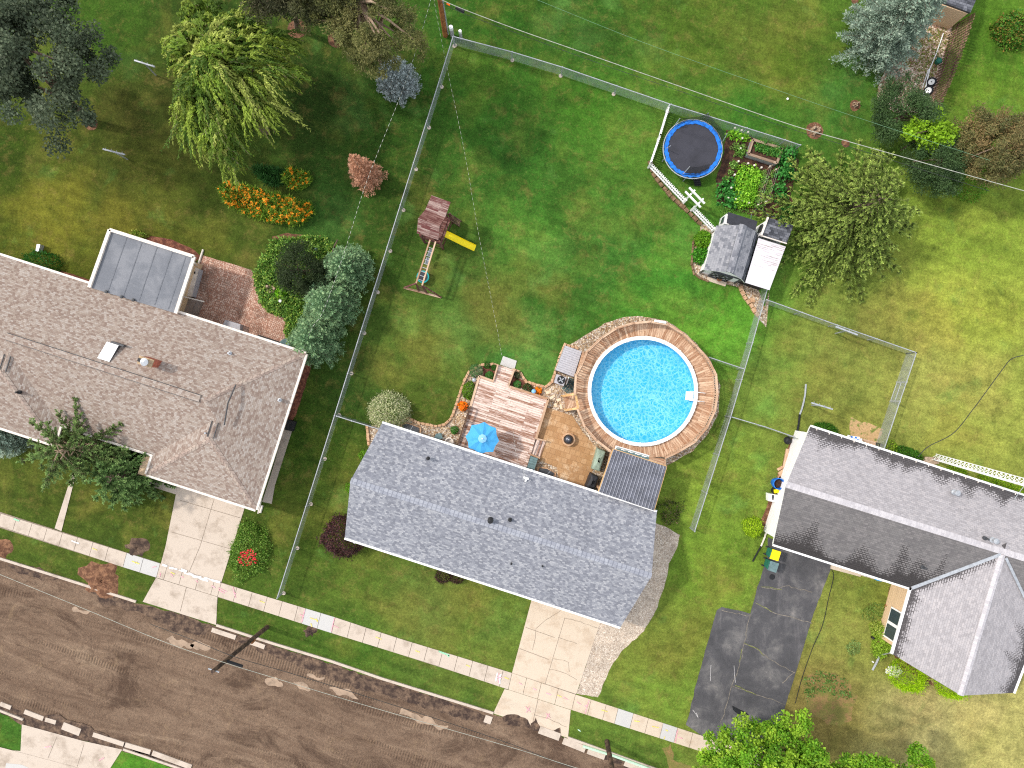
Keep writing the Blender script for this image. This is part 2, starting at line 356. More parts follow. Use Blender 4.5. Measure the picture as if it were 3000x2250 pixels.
MAT['siding_b'] = paver('beige_siding', [(214, 184, 150), (222, 192, 158)], 9.0, .2, .008, (170, 140, 110), ((206, 176, 144), .6, .8, .4))
MAT['deck'] = planks('peeling_deck', (226, 204, 192), (148, 108, 88), (92, 68, 58), 2.4, .14, .36, .58)
MAT['deck_pool'] = planks('pool_deck_boards', (216, 186, 158), (160, 118, 90), (104, 72, 54), 3.0, .145, .34, .66)
MAT['wood_pale'] = planks('pale_lumber', (212, 184, 158), (166, 128, 100), (140, 104, 80), 5, .3, .3, .7)
MAT['wood_new'] = planks('new_lumber', (226, 190, 138), (190, 148, 98), (150, 110, 70), 5, .3, .3, .7)
MAT['wood_red'] = planks('faded_red_wood', (178, 154, 146), (112, 66, 64), (78, 46, 46), 1.6, .13, .40, .62)
MAT['wood_redb'] = planks('dark_red_wood', (150, 116, 108), (98, 58, 54), (70, 42, 40), 1.6, .13, .45, .7)
MAT['timber'] = planks('bed_timber', (178, 156, 136), (130, 106, 88), (104, 84, 68), 5, .3, .3, .7)
MAT['wood_grey'] = planks('weathered_fence', (142, 116, 96), (84, 64, 54), (40, 30, 26), 6, .14, .4, .62)
MAT['pole'] = two('utility_pole_wood', (62, 50, 44), (104, 84, 70), 3, fine=14, amt=.5); MAT['pole_orange'] = two('orange_pole_wood', (140, 88, 52), (172, 112, 66), 3, fine=14, amt=.4)
MAT['metal_w'] = plain('galvanised', (176, 180, 186), .4, .08, 5, .3); MAT['metal_d'] = plain('dark_metal', (70, 72, 76), .5, .1)
MAT['grey_pl'] = plain('grey_plastic', (176, 174, 180), .5, .06); MAT['black'] = plain('black_plastic', (36, 37, 40), .55, .15); MAT['char'] = plain('charcoal_cover', (52, 53, 58), .6, .15, 3)
MAT['blue'] = plain('blue_pad', (32, 112, 206), .5, .2, 5); MAT['umb'] = plain('blue_canopy', (74, 164, 220), .75, .05, 2); MAT['umb_l'] = plain('pale_blue_cap', (136, 190, 232), .75, .05)
MAT['yellow'] = plain('yellow_plastic', (246, 224, 20), .35, .03); MAT['teal'] = plain('teal_plastic', (20, 150, 150), .45, .1); MAT['tealgrey'] = plain('teal_grey', (104, 128, 130), .6, .1)
MAT['green_pl'] = plain('green_plastic', (40, 110, 92), .5, .1); MAT['sage'] = plain('sage_cover', (150, 168, 152), .75, .08, 3); MAT['mat'] = plain('trampoline_mat', (58, 58, 66), .7, .08, 1.2)
MAT['roof_rib_sheen'] = plain('ribbed_metal_ridge_sheen', (172, 174, 184), .38, .08, 1.5, .5, .5); MAT['rubber'] = plain('rubber', (40, 42, 48), .7, .1); MAT['rust'] = plain('rusty_steel', (150, 98, 60), .7, .2); MAT['dome'] = plain('steel_dome', (88, 90, 98), .35, .1, 3, .7)  # porch roof rib tops: reflected light put into a paler colour
MAT['stone'] = two('edging_block', (186, 146, 112), (206, 172, 140), 5, fine=20); MAT['stone_b'] = two('mossy_block', (106, 84, 62), (142, 116, 90), 5, fine=20); MAT['flag'] = two('flagstone', (222, 194, 164), (236, 214, 188), 3, fine=18)
MAT['rock'] = two('rough_rock', (150, 128, 108), (190, 168, 146), 4, fine=16); MAT['glass'] = plain('dark_glass', (58, 70, 78), .12, .05, spec=.6); MAT['green_pipe'] = plain('pale_green_pipe', (190, 226, 196), .5, .04)
MAT['seam'] = plain('roof_seam', (108, 111, 118), .8)
MAT['brickgrass'] = two('grassy_bricks', (112, 124, 56), (186, 154, 112), 2.2, .42, .5, fine=9, amt=.6)
MAT['roof_flat'] = two('flat_roof_felt', (114, 117, 124), (130, 132, 138), .8, fine=18, amt=.3, bump=.1); 
def tin_w():
    m = M('white_tin', .5, .3); st = m.noise(m.map(m.pos, (1, 1, 1), math.radians(17)), 1.0, 2); r = m.noise(m.map(m.map(m.pos, (1, 1, 1), math.radians(17.9)), (.9, 7, 1)), 1.2, 6, .75)
    k = m.math('ADD', r, m.math('MULTIPLY', m.math('SUBTRACT', m.n('Attribute', attribute_name='wt').outputs['Fac'], .6), .35))
    return m.set(m.mix((226, 222, 228), (134, 96, 82), m.ramp(k, [(.52, 0.0), (.66, .85)])))
MAT['tin_white'] = tin_w()
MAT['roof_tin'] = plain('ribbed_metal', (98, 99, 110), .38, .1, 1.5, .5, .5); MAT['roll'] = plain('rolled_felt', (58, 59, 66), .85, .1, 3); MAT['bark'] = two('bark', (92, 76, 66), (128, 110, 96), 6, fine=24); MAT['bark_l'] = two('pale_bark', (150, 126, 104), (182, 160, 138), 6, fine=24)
MAT['pink'] = plain('pink_marking', (232, 168, 180), .9, .15, 12); MAT['ypaint'] = plain('yellow_marking', (226, 206, 110), .9, .2, 12); MAT['wpaint'] = plain('white_marking', (226, 222, 222), .9, .06, 12); MAT['gpaint'] = plain('mint_marking', (150, 206, 170), .9, .2, 12)
MAT['orange'] = plain('orange_plastic', (250, 110, 30), .5, .05); MAT['red_brick'] = plain('red_brick', (178, 104, 84), .85, .15); MAT['tan_block'] = plain('concrete_block', (182, 158, 128), .9, .15); MAT['stoop'] = concrete('stained_stoop', (150, 136, 128), (84, 70, 62), .8)
def chain_mat():
    m = M('chain_link', .5, .4, .2); m.set((184, 190, 196)); v = m.map(m.uv, (1, 1, 1), math.radians(45))
    sp = m.n('SeparateXYZ', {0: v}); k = None
    for i in (0, 1):
        fr = m.math('FRACT', m.math('MULTIPLY', sp.outputs[i], 16.0)); w = m.math('LESS_THAN', fr, .22); k = w if k is None else m.math('MAXIMUM', k, w)
    tr = m.n('BsdfTransparent'); mx = m.n('MixShader', {0: k, 1: tr.outputs[0], 2: m.b.outputs[0]})
    m.t.links.new(mx.outputs[0], m.t.nodes['Material Output'].inputs[0]); return m.mat
MAT['chain'] = chain_mat()
def net_mat(name, col, cov, cell):
    m = M(name, .7); m.set(col); sp = m.n('SeparateXYZ', {0: m.uv}); k = None
    for i in (0, 1):
        w = m.math('LESS_THAN', m.math('FRACT', m.math('MULTIPLY', sp.outputs[i], cell)), cov); k = w if k is None else m.math('MAXIMUM', k, w)
    tr = m.n('BsdfTransparent'); mx = m.n('MixShader', {0: k, 1: tr.outputs[0], 2: m.b.outputs[0]})
    m.t.links.new(mx.outputs[0], m.t.nodes['Material Output'].inputs[0]); return m.mat
MAT['net'] = net_mat('black_net', (30, 32, 34), .3, 25.0); MAT['net_teal'] = net_mat('teal_net', (26, 92, 100), .3, 12.0)
def water_mat():
    m = M('pool_water', .04, .5); nz = m.noise(m.pos, 3.2, 5, .6, .8); bn = m.n('Bump', {'Height': nz, 'Strength': .35, 'Distance': .05})
    tr = m.n('BsdfTransparent', {'Color': (.76, .96, 1.0, 1)}); gl = m.n('BsdfGlossy', {'Roughness': .03, 'Normal': bn.outputs[0]})
    fr = m.n('Fresnel', {'IOR': 1.33, 'Normal': bn.outputs[0]}); mx = m.n('MixShader', {0: fr.outputs[0], 1: tr.outputs[0], 2: gl.outputs[0]})
    m.t.links.new(mx.outputs[0], m.t.nodes['Material Output'].inputs[0]); return m.mat
MAT['water'] = water_mat()
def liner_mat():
    m = M('caustic_painted_liner', .6); w = m.n('VectorMath', {0: m.pos, 1: m.n('VectorMath', {0: m.n('TexNoise', {'Vector': m.pos, 'Scale': 2.2, 'Detail': 3}).outputs['Color'], 3: .5}, operation='SCALE').outputs[0]}, operation='ADD').outputs[0]
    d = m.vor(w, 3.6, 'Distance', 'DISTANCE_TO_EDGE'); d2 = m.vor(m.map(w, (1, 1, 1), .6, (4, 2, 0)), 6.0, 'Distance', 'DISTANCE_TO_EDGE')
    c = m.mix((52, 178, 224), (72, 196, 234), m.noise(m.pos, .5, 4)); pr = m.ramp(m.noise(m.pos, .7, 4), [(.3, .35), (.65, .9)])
    c = m.mix(c, (222, 250, 255), m.math('MULTIPLY', pr, m.ramp(d, [(0.0, .85), (.07, .45), (.2, 0.0)])))  # net of caustic light, painted into the liner colour
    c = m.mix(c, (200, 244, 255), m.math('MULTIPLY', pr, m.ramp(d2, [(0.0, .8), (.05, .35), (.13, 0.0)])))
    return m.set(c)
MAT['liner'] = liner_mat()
def leaf_mat(name, rough=.6, trans=.25, spec=.25):
    m = M(name, rough, spec); at = m.n('Attribute', attribute_name='Col').outputs['Color']; m.set(at)
    tl = m.n('BsdfTranslucent', {'Color': at}); mx = m.n('MixShader', {0: trans, 1: m.b.outputs[0], 2: tl.outputs[0]})
    m.t.links.new(mx.outputs[0], m.t.nodes['Material Output'].inputs[0]); return m.mat
MAT['leaf'] = leaf_mat('leaf'); MAT['needle'] = leaf_mat('needle', .75, .2, .15)
# ---------------------------------------------------------------- foliage
def _norm(a): return a/np.maximum(np.linalg.norm(a, axis=1, keepdims=True), 1e-6)
def leaves(name, P, D, N, L, Wd, col, mat, parent=None, base=None, **kw):
    D = _norm(D); Sd = _norm(np.cross(D, N)); n = len(P); L = np.broadcast_to(L, (n,))[:, None]; Wd = np.broadcast_to(Wd, (n,))[:, None]
    V = np.empty((n, 4, 3)); V[:, 0] = P; V[:, 1] = P+D*L*.5+Sd*Wd*.5; V[:, 2] = P+D*L; V[:, 3] = P+D*L*.5-Sd*Wd*.5
    b = np.array(origin(parent)) if parent is not None else np.array(base); V = (V-b).reshape(-1, 3)
    me = bpy.data.meshes.new(name); me.vertices.add(4*n); me.vertices.foreach_set('co', V.ravel())
    me.loops.add(4*n); me.loops.foreach_set('vertex_index', np.arange(4*n, dtype=np.int32))
    me.polygons.add(n); me.polygons.foreach_set('loop_start', np.arange(0, 4*n, 4, dtype=np.int32))
    me.update(calc_edges=True); me.materials.append(mat)
    at = me.attributes.new('Col', 'FLOAT_COLOR', 'POINT'); c4 = np.ones((n, 4, 4)); c4[:, :, :3] = np.clip(col, 0.002, 1)[:, None, :]
    at.data.foreach_set('color', c4.ravel())
    o = bpy.data.objects.new(name, me); S.collection.objects.link(o)
    if parent is not None: o.parent = parent
    else: o.location = base
    return tag(o, kw.get('label'), kw.get('cat'), kw.get('group'), kw.get('kind'))
def cols(tones, n, jitter=.18, w=None):
    T = np.array([lin(t) for t in tones]); i = RNG.choice(len(T), n, p=w); j = RNG.integers(0, len(T), n); t = RNG.random((n, 1))*.4
    return (T[i]*(1-t)+T[j]*t)*(1+jitter*RNG.standard_normal((n, 1)))
def rdir(n): return _norm(RNG.standard_normal((n, 3)))
def clump_crown(name, c, R, tones, parent, K=90, per=170, leaf=.17, wid=.5, rc=None, shell=.55, flat=.75, mat=None, lobes=.25, drop=0.0, cj=.16):
    c = np.array(c); R = np.array(R)
    d = rdir(K); d[:, 2] = np.abs(d[:, 2])*1.15-.35; d = _norm(d)
    ph = RNG.random(6)*6.28; az = np.arctan2(d[:, 1], d[:, 0])
    f = 1+lobes*(.5*np.sin(2*az+ph[0])+.35*np.sin(3*az+ph[1])+.3*np.sin(5*az+ph[2])+.25*np.sin(4*d[:, 2]*3+ph[3]))
    rr = (shell+(1-shell)*RNG.random(K)**.6)*f; C = c+d*R*rr[:, None]
    rc = rc or .26*float(np.mean(R)); rcs = rc*(.65+.7*RNG.random(K))
    idx = np.repeat(np.arange(K), per); n = len(idx); q = rdir(n)*(RNG.random((n, 1))**.45); q[:, 2] *= flat
    P = C[idx]+q*rcs[idx][:, None]; out = _norm(P-c)
    D = _norm(rdir(n)*.9+out*.5+np.array([0, 0, -drop])); N = _norm(rdir(n)*.75+np.array([0, 0, .8])+out*.4)
    ck = cols(tones, K, .10); col = ck[idx]*(1+cj*RNG.standard_normal((n, 1))); mixc = cols(tones, n, .12); col = col*.55+mixc*.45
    Ls = leaf*(.6+.8*RNG.random(n)); leaves(name, P, D, N, Ls, Ls*wid, col, mat or MAT['leaf'], parent); return C
def limbs(parent, base, top, ends, r, mat, twig=.035, n=5):
    t = MB(); base, top = Vector(base), Vector(top)
    pts = [base.lerp(top, k/6)+Vector((random.uniform(-1, 1), random.uniform(-1, 1), 0))*(.06 if 0 < k < 6 else 0) for k in range(7)]
    t.tube(pts, [r*(1-.11*k) for k in range(7)], 8); tr = t.build('trunk', mat, parent)
    b = MB()
    for e in ends:
        e = Vector(e); s = pts[random.randint(2, 6)]; m = s.lerp(e, .5)+Vector((0, 0, .15*(e-s).length*random.uniform(-.2, 1)))
        b.tube([s, m, e], [r*.42, r*.26, twig], n)
    if ends: b.build('branch', mat, tr)
    return tr
def broad_tree(name, label, cxy, zc, R, H, tones, group=None, K=90, per=170, leaf=.17, bark='bark', base=None, r=.22, show=12, **kw):
    c = W(*cxy, zc); b = W(*base) if base else Vector((c.x, c.y, 0)); th = thing(name, label, 'tree', b, group)
    C = clump_crown('crown', c, R, tones, th, K, per, leaf, **kw)
    limbs(th, b, Vector((c.x, c.y, zc+R[2]*.35)), [C[i] for i in RNG.choice(len(C), min(show, len(C)), replace=False)], r, MAT[bark]); return th
def spruce(name, label, bxy, H, R, tones, tip, group=None, base_px=True, levels=None, nb=13, step=.13, tw=.42, needle=.16, droop=.28, lift=.0, p=.85, bark='bark', dead=False, lean=(0, 0), z0=.06, up=0.15, fill=1.0, cat='tree', ragged=.28):
    b = W(*bxy); th = thing(name, label, cat, b, group)
    levels = levels or max(9, int(H/.36)); P = []; D = []; N = []; Ls = []; C = []; br = MB()
    T = np.array([lin(t) for t in tones]); TT = np.array([lin(t) for t in tip])
    for li in range(levels):
        f = li/(levels-1); z = H*(z0+(1-z0)*f*.985); Lb = R*(1-f)**p+.10
        k = max(5, int(nb*(.45+.55*(1-f))))
        a0 = random.random()*6.28
        for j in range(k):
            a = a0+6.283*j/k+random.uniform(-.2, .2); L = Lb*random.uniform(1-ragged, 1.12); dr = droop*random.uniform(.6, 1.3)*(1-f*.9)
            d = np.array([math.cos(a), math.sin(a), 0.]); sd = np.array([-d[1], d[0], 0.])
            o = np.array([b.x+lean[0]*f, b.y+lean[1]*f, z]); zz = z+random.uniform(-.12, .12); o[2] = zz
            ns = max(3, int(L/step)); ts = (np.arange(ns)+.6)/ns; tone = T[random.randrange(len(T))]*random.uniform(.75, 1.2)
            if L > .8: br.tube([Vector(o), Vector(o+d*L*.5+np.array([0, 0, lift*L*.5-dr*L*.25])), Vector(o+d*L*.93+np.array([0, 0, lift*L-dr*L*.93**2]))], [.02+.012*L, .016, .006], 4)
            for t in ts:
                if t < .12: continue
                q = o+d*L*t+np.array([0, 0, lift*L*t-dr*L*t*t]); tl = (tw*min(1, L/1.5)*(1.05-.72*t)+.10)*random.uniform(.7, 1.25)
                for sgn in (-1, 1):
                    td = d*.75+sd*sgn*.8+np.array([0, 0, random.uniform(-.35, .3)]); td /= np.linalg.norm(td); m = max(1, int(tl/needle*1.15*fill+.5))
                    for i in range(m):
                        s = i/m; w = min(1, .30*t+.55*s*t+.1)
                        for rep in range(2):
                            nd = td+np.array([random.uniform(-.55, .55), random.uniform(-.55, .55), random.uniform(-.2, .5)+up]); P.append(q+td*tl*s); D.append(nd)
                            N.append(np.array([random.uniform(-.6, .6), random.uniform(-.6, .6), 1.0])); Ls.append(needle*random.uniform(.8, 1.35))
                            C.append((tone*(1-w)+TT[random.randrange(len(TT))]*w)*random.uniform(.8, 1.2))
            q = o+d*L*.96+np.array([0, 0, lift*L-dr*L*.92])
            for i in range(4): P.append(q); D.append(d+rdir(1)[0]*.45); N.append(np.array([0, 0, 1.])+rdir(1)[0]*.4); Ls.append(needle*1.3); C.append(TT[random.randrange(len(TT))]*random.uniform(.85, 1.2))
    Ls = np.array(Ls)
    leaves('crown', np.array(P), np.array(D), np.array(N), Ls, Ls*(.18 if dead else .36), np.array(C), MAT['needle'], th)
    t = MB(); t.tube([b, b+Vector((lean[0]*.5, lean[1]*.5, H*.5)), b+Vector((lean[0], lean[1], H*.97))], [.05+.018*H, .035+.009*H, .02], 8); tr = t.build('trunk', MAT[bark], th)
    if br.v: br.build('branch', MAT[bark], tr)
    return th
def brush_spruce(name, label, bxy, H, R, inner, outer, tips, levels=15, nb=15, p=.6, droop=.30, lift=.18, needle=.19, bark='bark'):
    b = W(*bxy); th = thing(name, label, 'tree', b); A = []; br = MB()      # axes: start, direction, length, droop, tone
    for li in range(levels):
        f = li/(levels-1); z = H*(.08+.90*f); Lb = R*(1-f)**p+.15; k = max(5, int(nb*(.4+.6*(1-f)))); a0 = random.random()*6.28
        for j in range(k):
            a = a0+6.283*j/k+random.uniform(-.25, .25); L = Lb*random.uniform(.62, 1.08); d = np.array([math.cos(a), math.sin(a), 0.]); sd = np.array([-d[1], d[0], 0.])
            dr = droop*random.uniform(.6, 1.4)*(1-f*.8); o = np.array([b.x, b.y, z+random.uniform(-.15, .15)]); A.append((o, d, L, lift, dr, random.random(), .25 if L > 1 else 0))
            q = lambda t: o+d*L*t+np.array([0, 0, lift*L*t-dr*L*t*t])
            if L > .9: br.tube([Vector(q(0)), Vector(q(.5)), Vector(q(.95))], [.02+.012*L, .018, .008], 4)
            s = .22
            while s < .97:
                for sg in (-1, 1):
                    ll = (.22+.30*L*(1.02-s)*random.uniform(.6, 1.1)); ll = min(ll, 1.0); dd = d*random.uniform(.75, 1.0)+sd*sg*random.uniform(.4, .75); dd /= np.linalg.norm(dd)
                    A.append((q(s), dd, ll, .05, .35, random.random(), 0))
                s += .52/L*random.uniform(.8, 1.25)
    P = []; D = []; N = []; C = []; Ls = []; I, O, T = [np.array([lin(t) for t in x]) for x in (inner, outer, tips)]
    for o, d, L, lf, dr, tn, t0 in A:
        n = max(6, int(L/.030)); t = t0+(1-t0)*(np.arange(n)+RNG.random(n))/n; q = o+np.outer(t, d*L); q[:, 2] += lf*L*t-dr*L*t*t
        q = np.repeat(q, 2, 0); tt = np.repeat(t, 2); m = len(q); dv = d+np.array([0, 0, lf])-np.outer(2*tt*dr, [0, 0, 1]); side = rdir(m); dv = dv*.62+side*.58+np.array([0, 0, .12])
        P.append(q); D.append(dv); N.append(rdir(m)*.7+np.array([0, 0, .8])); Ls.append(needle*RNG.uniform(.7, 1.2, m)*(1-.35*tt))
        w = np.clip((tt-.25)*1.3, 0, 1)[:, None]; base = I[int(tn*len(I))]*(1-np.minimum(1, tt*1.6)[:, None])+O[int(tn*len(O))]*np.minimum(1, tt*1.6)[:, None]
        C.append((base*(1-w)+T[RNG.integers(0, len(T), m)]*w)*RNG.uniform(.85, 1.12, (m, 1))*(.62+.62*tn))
    Ls = np.concatenate(Ls); leaves('crown', np.vstack(P), np.vstack(D), np.vstack(N), Ls, Ls*.46, np.vstack(C), MAT['needle'], th)
    t = MB(); t.tube([b, b+Vector((0, 0, H*.5)), b+Vector((0, 0, H*.86))], [.05+.02*H, .035+.01*H, .02], 8); tr = t.build('trunk', MAT[bark], th); br.build('branch', MAT[bark], tr); return th
def shrub(name, label, cxy, R, tones, n=2600, leaf=.07, wid=.5, group=None, ry=1.0, z=None, cat='shrub', spiky=.6, bump=.10, ang=0.0, flowers=None, flat=1.0, zc=0.0):
    hgt = z or R*1.15; c = W(cxy[0], cxy[1], hgt*.5); b = Vector((c.x, c.y, 0)); d = rdir(n); d[:, 2] = np.abs(d[:, 2]); d[:, 2] = d[:, 2]*1.0-.08
    az = np.arctan2(d[:, 1], d[:, 0]); ph = RNG.random(4)*6.28
    f = 1+bump*(np.sin(3*az+ph[0])*.6+np.sin(5*az+ph[1]+4*d[:, 2])*.6+np.sin(9*az+6*d[:, 2]+ph[2])*.4)
    rr = (f*(.74+.26*RNG.random(n)**.5+.22*RNG.random(n)**7))[:, None]; q = d*rr*np.array([R, R*ry, hgt*flat]); ca, sa = math.cos(ang), math.sin(ang)
    P = np.stack([q[:, 0]*ca-q[:, 1]*sa, q[:, 0]*sa+q[:, 1]*ca, np.maximum(q[:, 2], .01)], 1)+np.array(b)+np.array([0, 0, zc])
    o = _norm(P-np.array(b)); D = _norm(o*spiky+rdir(n)*(1-spiky*.5)); N = _norm(o+rdir(n)*.55); Ls = leaf*(.65+.7*RNG.random(n))
    col = cols(tones, n, .15); wi = np.full(n, wid)
    if flowers:
        k = RNG.random(n) < flowers[1]; k &= d[:, 2] > .25
        if len(flowers) > 3: k &= (np.hypot(P[:, 0]-W(*flowers[3]).x, P[:, 1]-W(*flowers[3]).y) < flowers[4])
        col[k] = cols(flowers[0], int(k.sum()), .1); P[k] += o[k]*flowers[2]; Ls[k] = np.maximum(Ls[k], flowers[5] if len(flowers) > 5 else .12); wi[k] = .9; N[k] = np.array([0, 0, 1.])+rdir(int(k.sum()))*.3; D[k] = rdir(int(k.sum()))*np.array([1, 1, .2])
    return leaves(name, P, D, N, Ls, Ls*wi, col, MAT['leaf'], None, b, label=label, cat=cat, group=group)
def patch(name, label, pts, tones, n, leaf, h, cat, wid=.35, flowers=None, kind=None, group=None, hump=.5, up=.5):
    """a low bed of leaves over a pixel outline"""
    xs = [p[0] for p in pts]; ys = [p[1] for p in pts]; Q = []
    def ins(x, y):
        r = False
        for i in range(len(pts)):
            (x1, y1), (x2, y2) = pts[i], pts[i-1]
            if (y1 > y) != (y2 > y) and x < (x2-x1)*(y-y1)/(y2-y1)+x1: r = not r
        return r
    while len(Q) < n:
        x, y = random.uniform(min(xs), max(xs)), random.uniform(min(ys), max(ys))
        if ins(x, y): Q.append((x, y))
    G = np.array([list(W(x, y)) for x, y in Q])
    hh = np.array([.55+.9*mnoise.noise(Vector((x*.05, y*.05, 3))) + .35*mnoise.noise(Vector((x*.13, y*.13, 9))) for x, y in Q]); hh = np.clip(hh, .12, 1.4)*h
    G[:, 2] = hh*RNG.random(n)**.35; D = rdir(n)+np.array([0, 0, up]); N = rdir(n)*.8+np.array([0, 0, .7]); Ls = leaf*(.6+.8*RNG.random(n)); col = cols(tones, n, .16); wi = np.full(n, wid)
    if flowers:
        m = max(1, int(n*flowers[1])); ii = RNG.choice(n, m, replace=False); jj = np.clip(np.repeat(ii, flowers[3]), 0, n-1)
        FP = G[jj]+np.array([0, 0, 1])*flowers[2]; FD = rdir(len(jj))*np.array([1, 1, .3]); FN = np.tile([0, 0, 1.], (len(jj), 1))+rdir(len(jj))*.3
        G = np.vstack([G, FP]); D = np.vstack([D, FD]); N = np.vstack([N, FN]); Ls = np.hstack([Ls, np.full(len(jj), flowers[4])]); wi = np.hstack([wi, np.full(len(jj), .6)]); col = np.vstack([col, cols(flowers[0], len(jj), .1)])
    b = W(sum(xs)/len(xs), sum(ys)/len(ys)); return leaves(name, G, D, N, Ls, Ls*wi, col, MAT['leaf'], None, b, label=label, cat=cat, kind=kind, group=group)

# ---------------------------------------------------------------- ground
TINT = [(60,480,62,78,18),(350,500,86,88,28),(300,60,68,96,25),(450,330,70,76,24),(150,620,112,112,32),(400,640,100,98,30),(700,650,82,94,30),(960,640,64,98,35),(900,300,50,70,22),
 (1150,600,52,78,22),(1400,300,62,108,30),(1500,450,52,96,28),(1700,300,66,112,28),(1900,400,80,118,36),(1600,600,62,108,32),(1550,700,80,124,40),(1250,950,86,104,36),(1300,870,76,108,38),
 (1400,900,86,100,38),(1750,750,60,106,34),(1600,870,56,98,30),(1500,1080,72,122,46),(1900,900,72,130,38),(2150,950,88,144,38),(2000,800,66,124,35),(1250,1180,80,98,32),(1050,1150,58,86,28),
 (950,1300,58,86,22),(1050,1380,82,96,30),(900,1550,70,90,25),(200,1430,72,86,26),(450,1500,74,90,28),(1000,1700,86,108,35),(1250,1800,104,118,48),(1400,1880,100,118,42),(1050,1900,74,108,32),
 (1350,2020,88,114,40),(2050,1400,116,138,44),(2080,1650,104,134,38),(1950,1900,116,126,46),(2000,2050,108,134,44),(1850,2200,92,118,40),(2300,1100,112,132,50),(2450,1050,122,130,54),
 (2480,1200,132,136,58),(2800,900,152,160,56),(2700,1100,150,150,68),(2900,1250,146,152,62),(2850,700,126,146,45),(2550,1850,138,140,62),(2550,1750,122,132,52),(2700,2120,166,154,96),
 (2900,2150,172,162,92),(2400,2080,128,112,58),(2050,100,74,98,26),(2300,200,84,104,28),(2450,300,64,108,35),(2850,300,92,128,32),(2950,200,80,118,28),(1700,100,54,92,26),(1500,60,48,88,22),
 (2200,350,60,108,30),(150,1640,76,96,30),(60,2150,70,112,34),(430,2230,84,140,36),(750,1850,74,100,30),(600,60,54,76,22),(1200,400,52,84,24),(1100,800,56,84,24)]
tx = np.array([[*W(t[0], t[1])[:2]] for t in TINT]); tc = np.array([lin(t[2:]) for t in TINT]); tc = (tc*.95+tc.mean(1, keepdims=True)*.05)*(.84+.12*np.clip((np.array([t[0] for t in TINT])-900)/1200, 0, 1))[:, None]; tc[:, 0] *= np.array([.86 if t[0] < 1000 and t[1] < 1300 else .96 for t in TINT])
LG, LC, DG, BR = (98, 134, 60), (72, 106, 48), (44, 70, 22), (112, 108, 48)
BLOT = [(1333,981,72,LG,.6),(1199,948,36,LG,.5),(1608,753,70,LG,.35),(1572,952,52,LG,.55),(1560,1040,60,LG,.5),(1500,1095,40,LG,.4),(1980,900,62,(122,148,56),.4),(2024,702,58,LG,.35),(1710,731,40,DG,.55),(1536,815,62,BR,.45),(1626,854,52,BR,.5),
 (1608,325,60,DG,.5),(1660,540,66,DG,.5),(1608,72,46,LC,.55),(1717,108,46,LC,.55),(1908,137,44,LC,.5),(1790,108,60,DG,.55),(1660,30,40,LC,.4),(2507,202,52,LC,.7),(2440,270,30,LC,.5),(2600,230,30,LC,.4),(1033,343,52,LC,.6),(1043,253,40,LC,.4),(238,199,30,LC,.6),(383,188,40,LC,.45),
 (996,645,58,LC,.5),(2247,1190,32,(106,154,66),.55),(2225,1351,28,(106,154,66),.55),(2290,1060,22,(110,150,60),.4),(2489,1180,40,DG,.35),(1250,1030,60,BR,.5),(1480,960,70,BR,.5),(1420,880,60,BR,.45),(1150,1110,50,BR,.35),(1280,800,46,BR,.45),(1250,790,16,(128,108,76),.6),(1100,1050,44,BR,.3),
 (150,620,110,(128,118,42),.45),(330,640,70,(124,114,42),.4),(620,690,60,(118,112,46),.4),(330,330,70,(84,70,34),.35),(720,760,30,(132,118,60),.4),(1900,620,70,BR,.3),(1700,880,60,DG,.3),(1850,820,70,DG,.3),(2000,990,70,(100,156,48),.45),(2110,980,50,(100,156,48),.4),(1420,200,90,(96,124,40),.35),
 (1380,1760,70,BR,.5),(1180,1790,60,BR,.4),(1460,1830,60,LG,.35),(1300,1880,50,BR,.4),(2040,1480,60,(124,150,52),.5),(2100,1700,60,BR,.45),(1960,1930,60,BR,.45),(2050,1840,60,BR,.5),(1900,2040,50,(100,140,46),.4),(1000,1420,40,BR,.3),(985,1480,24,LG,.3),(2300,980,50,BR,.4),(2420,1100,60,BR,.4),(2350,1180,50,BR,.4),
 (2730,960,80,(150,132,66),.5),(2640,880,60,(128,110,58),.45),(2560,950,70,(118,98,52),.4),(2870,1130,90,(160,148,78),.5),(2780,1260,60,(150,140,62),.4),(2940,930,60,(150,160,56),.4),(2700,2060,60,(160,140,90),.4),(2860,2090,70,(186,170,110),.5),(2620,2160,60,(110,94,54),.45),(820,1560,50,BR,.3),(1010,1890,40,BR,.4),(900,1870,30,DG,.3),(1320,2010,50,BR,.3),(500,1500,60,BR,.35),(260,1470,40,BR,.3),(2200,120,90,BR,.3),(2330,60,70,BR,.3),(2870,260,60,(110,130,44),.3)]
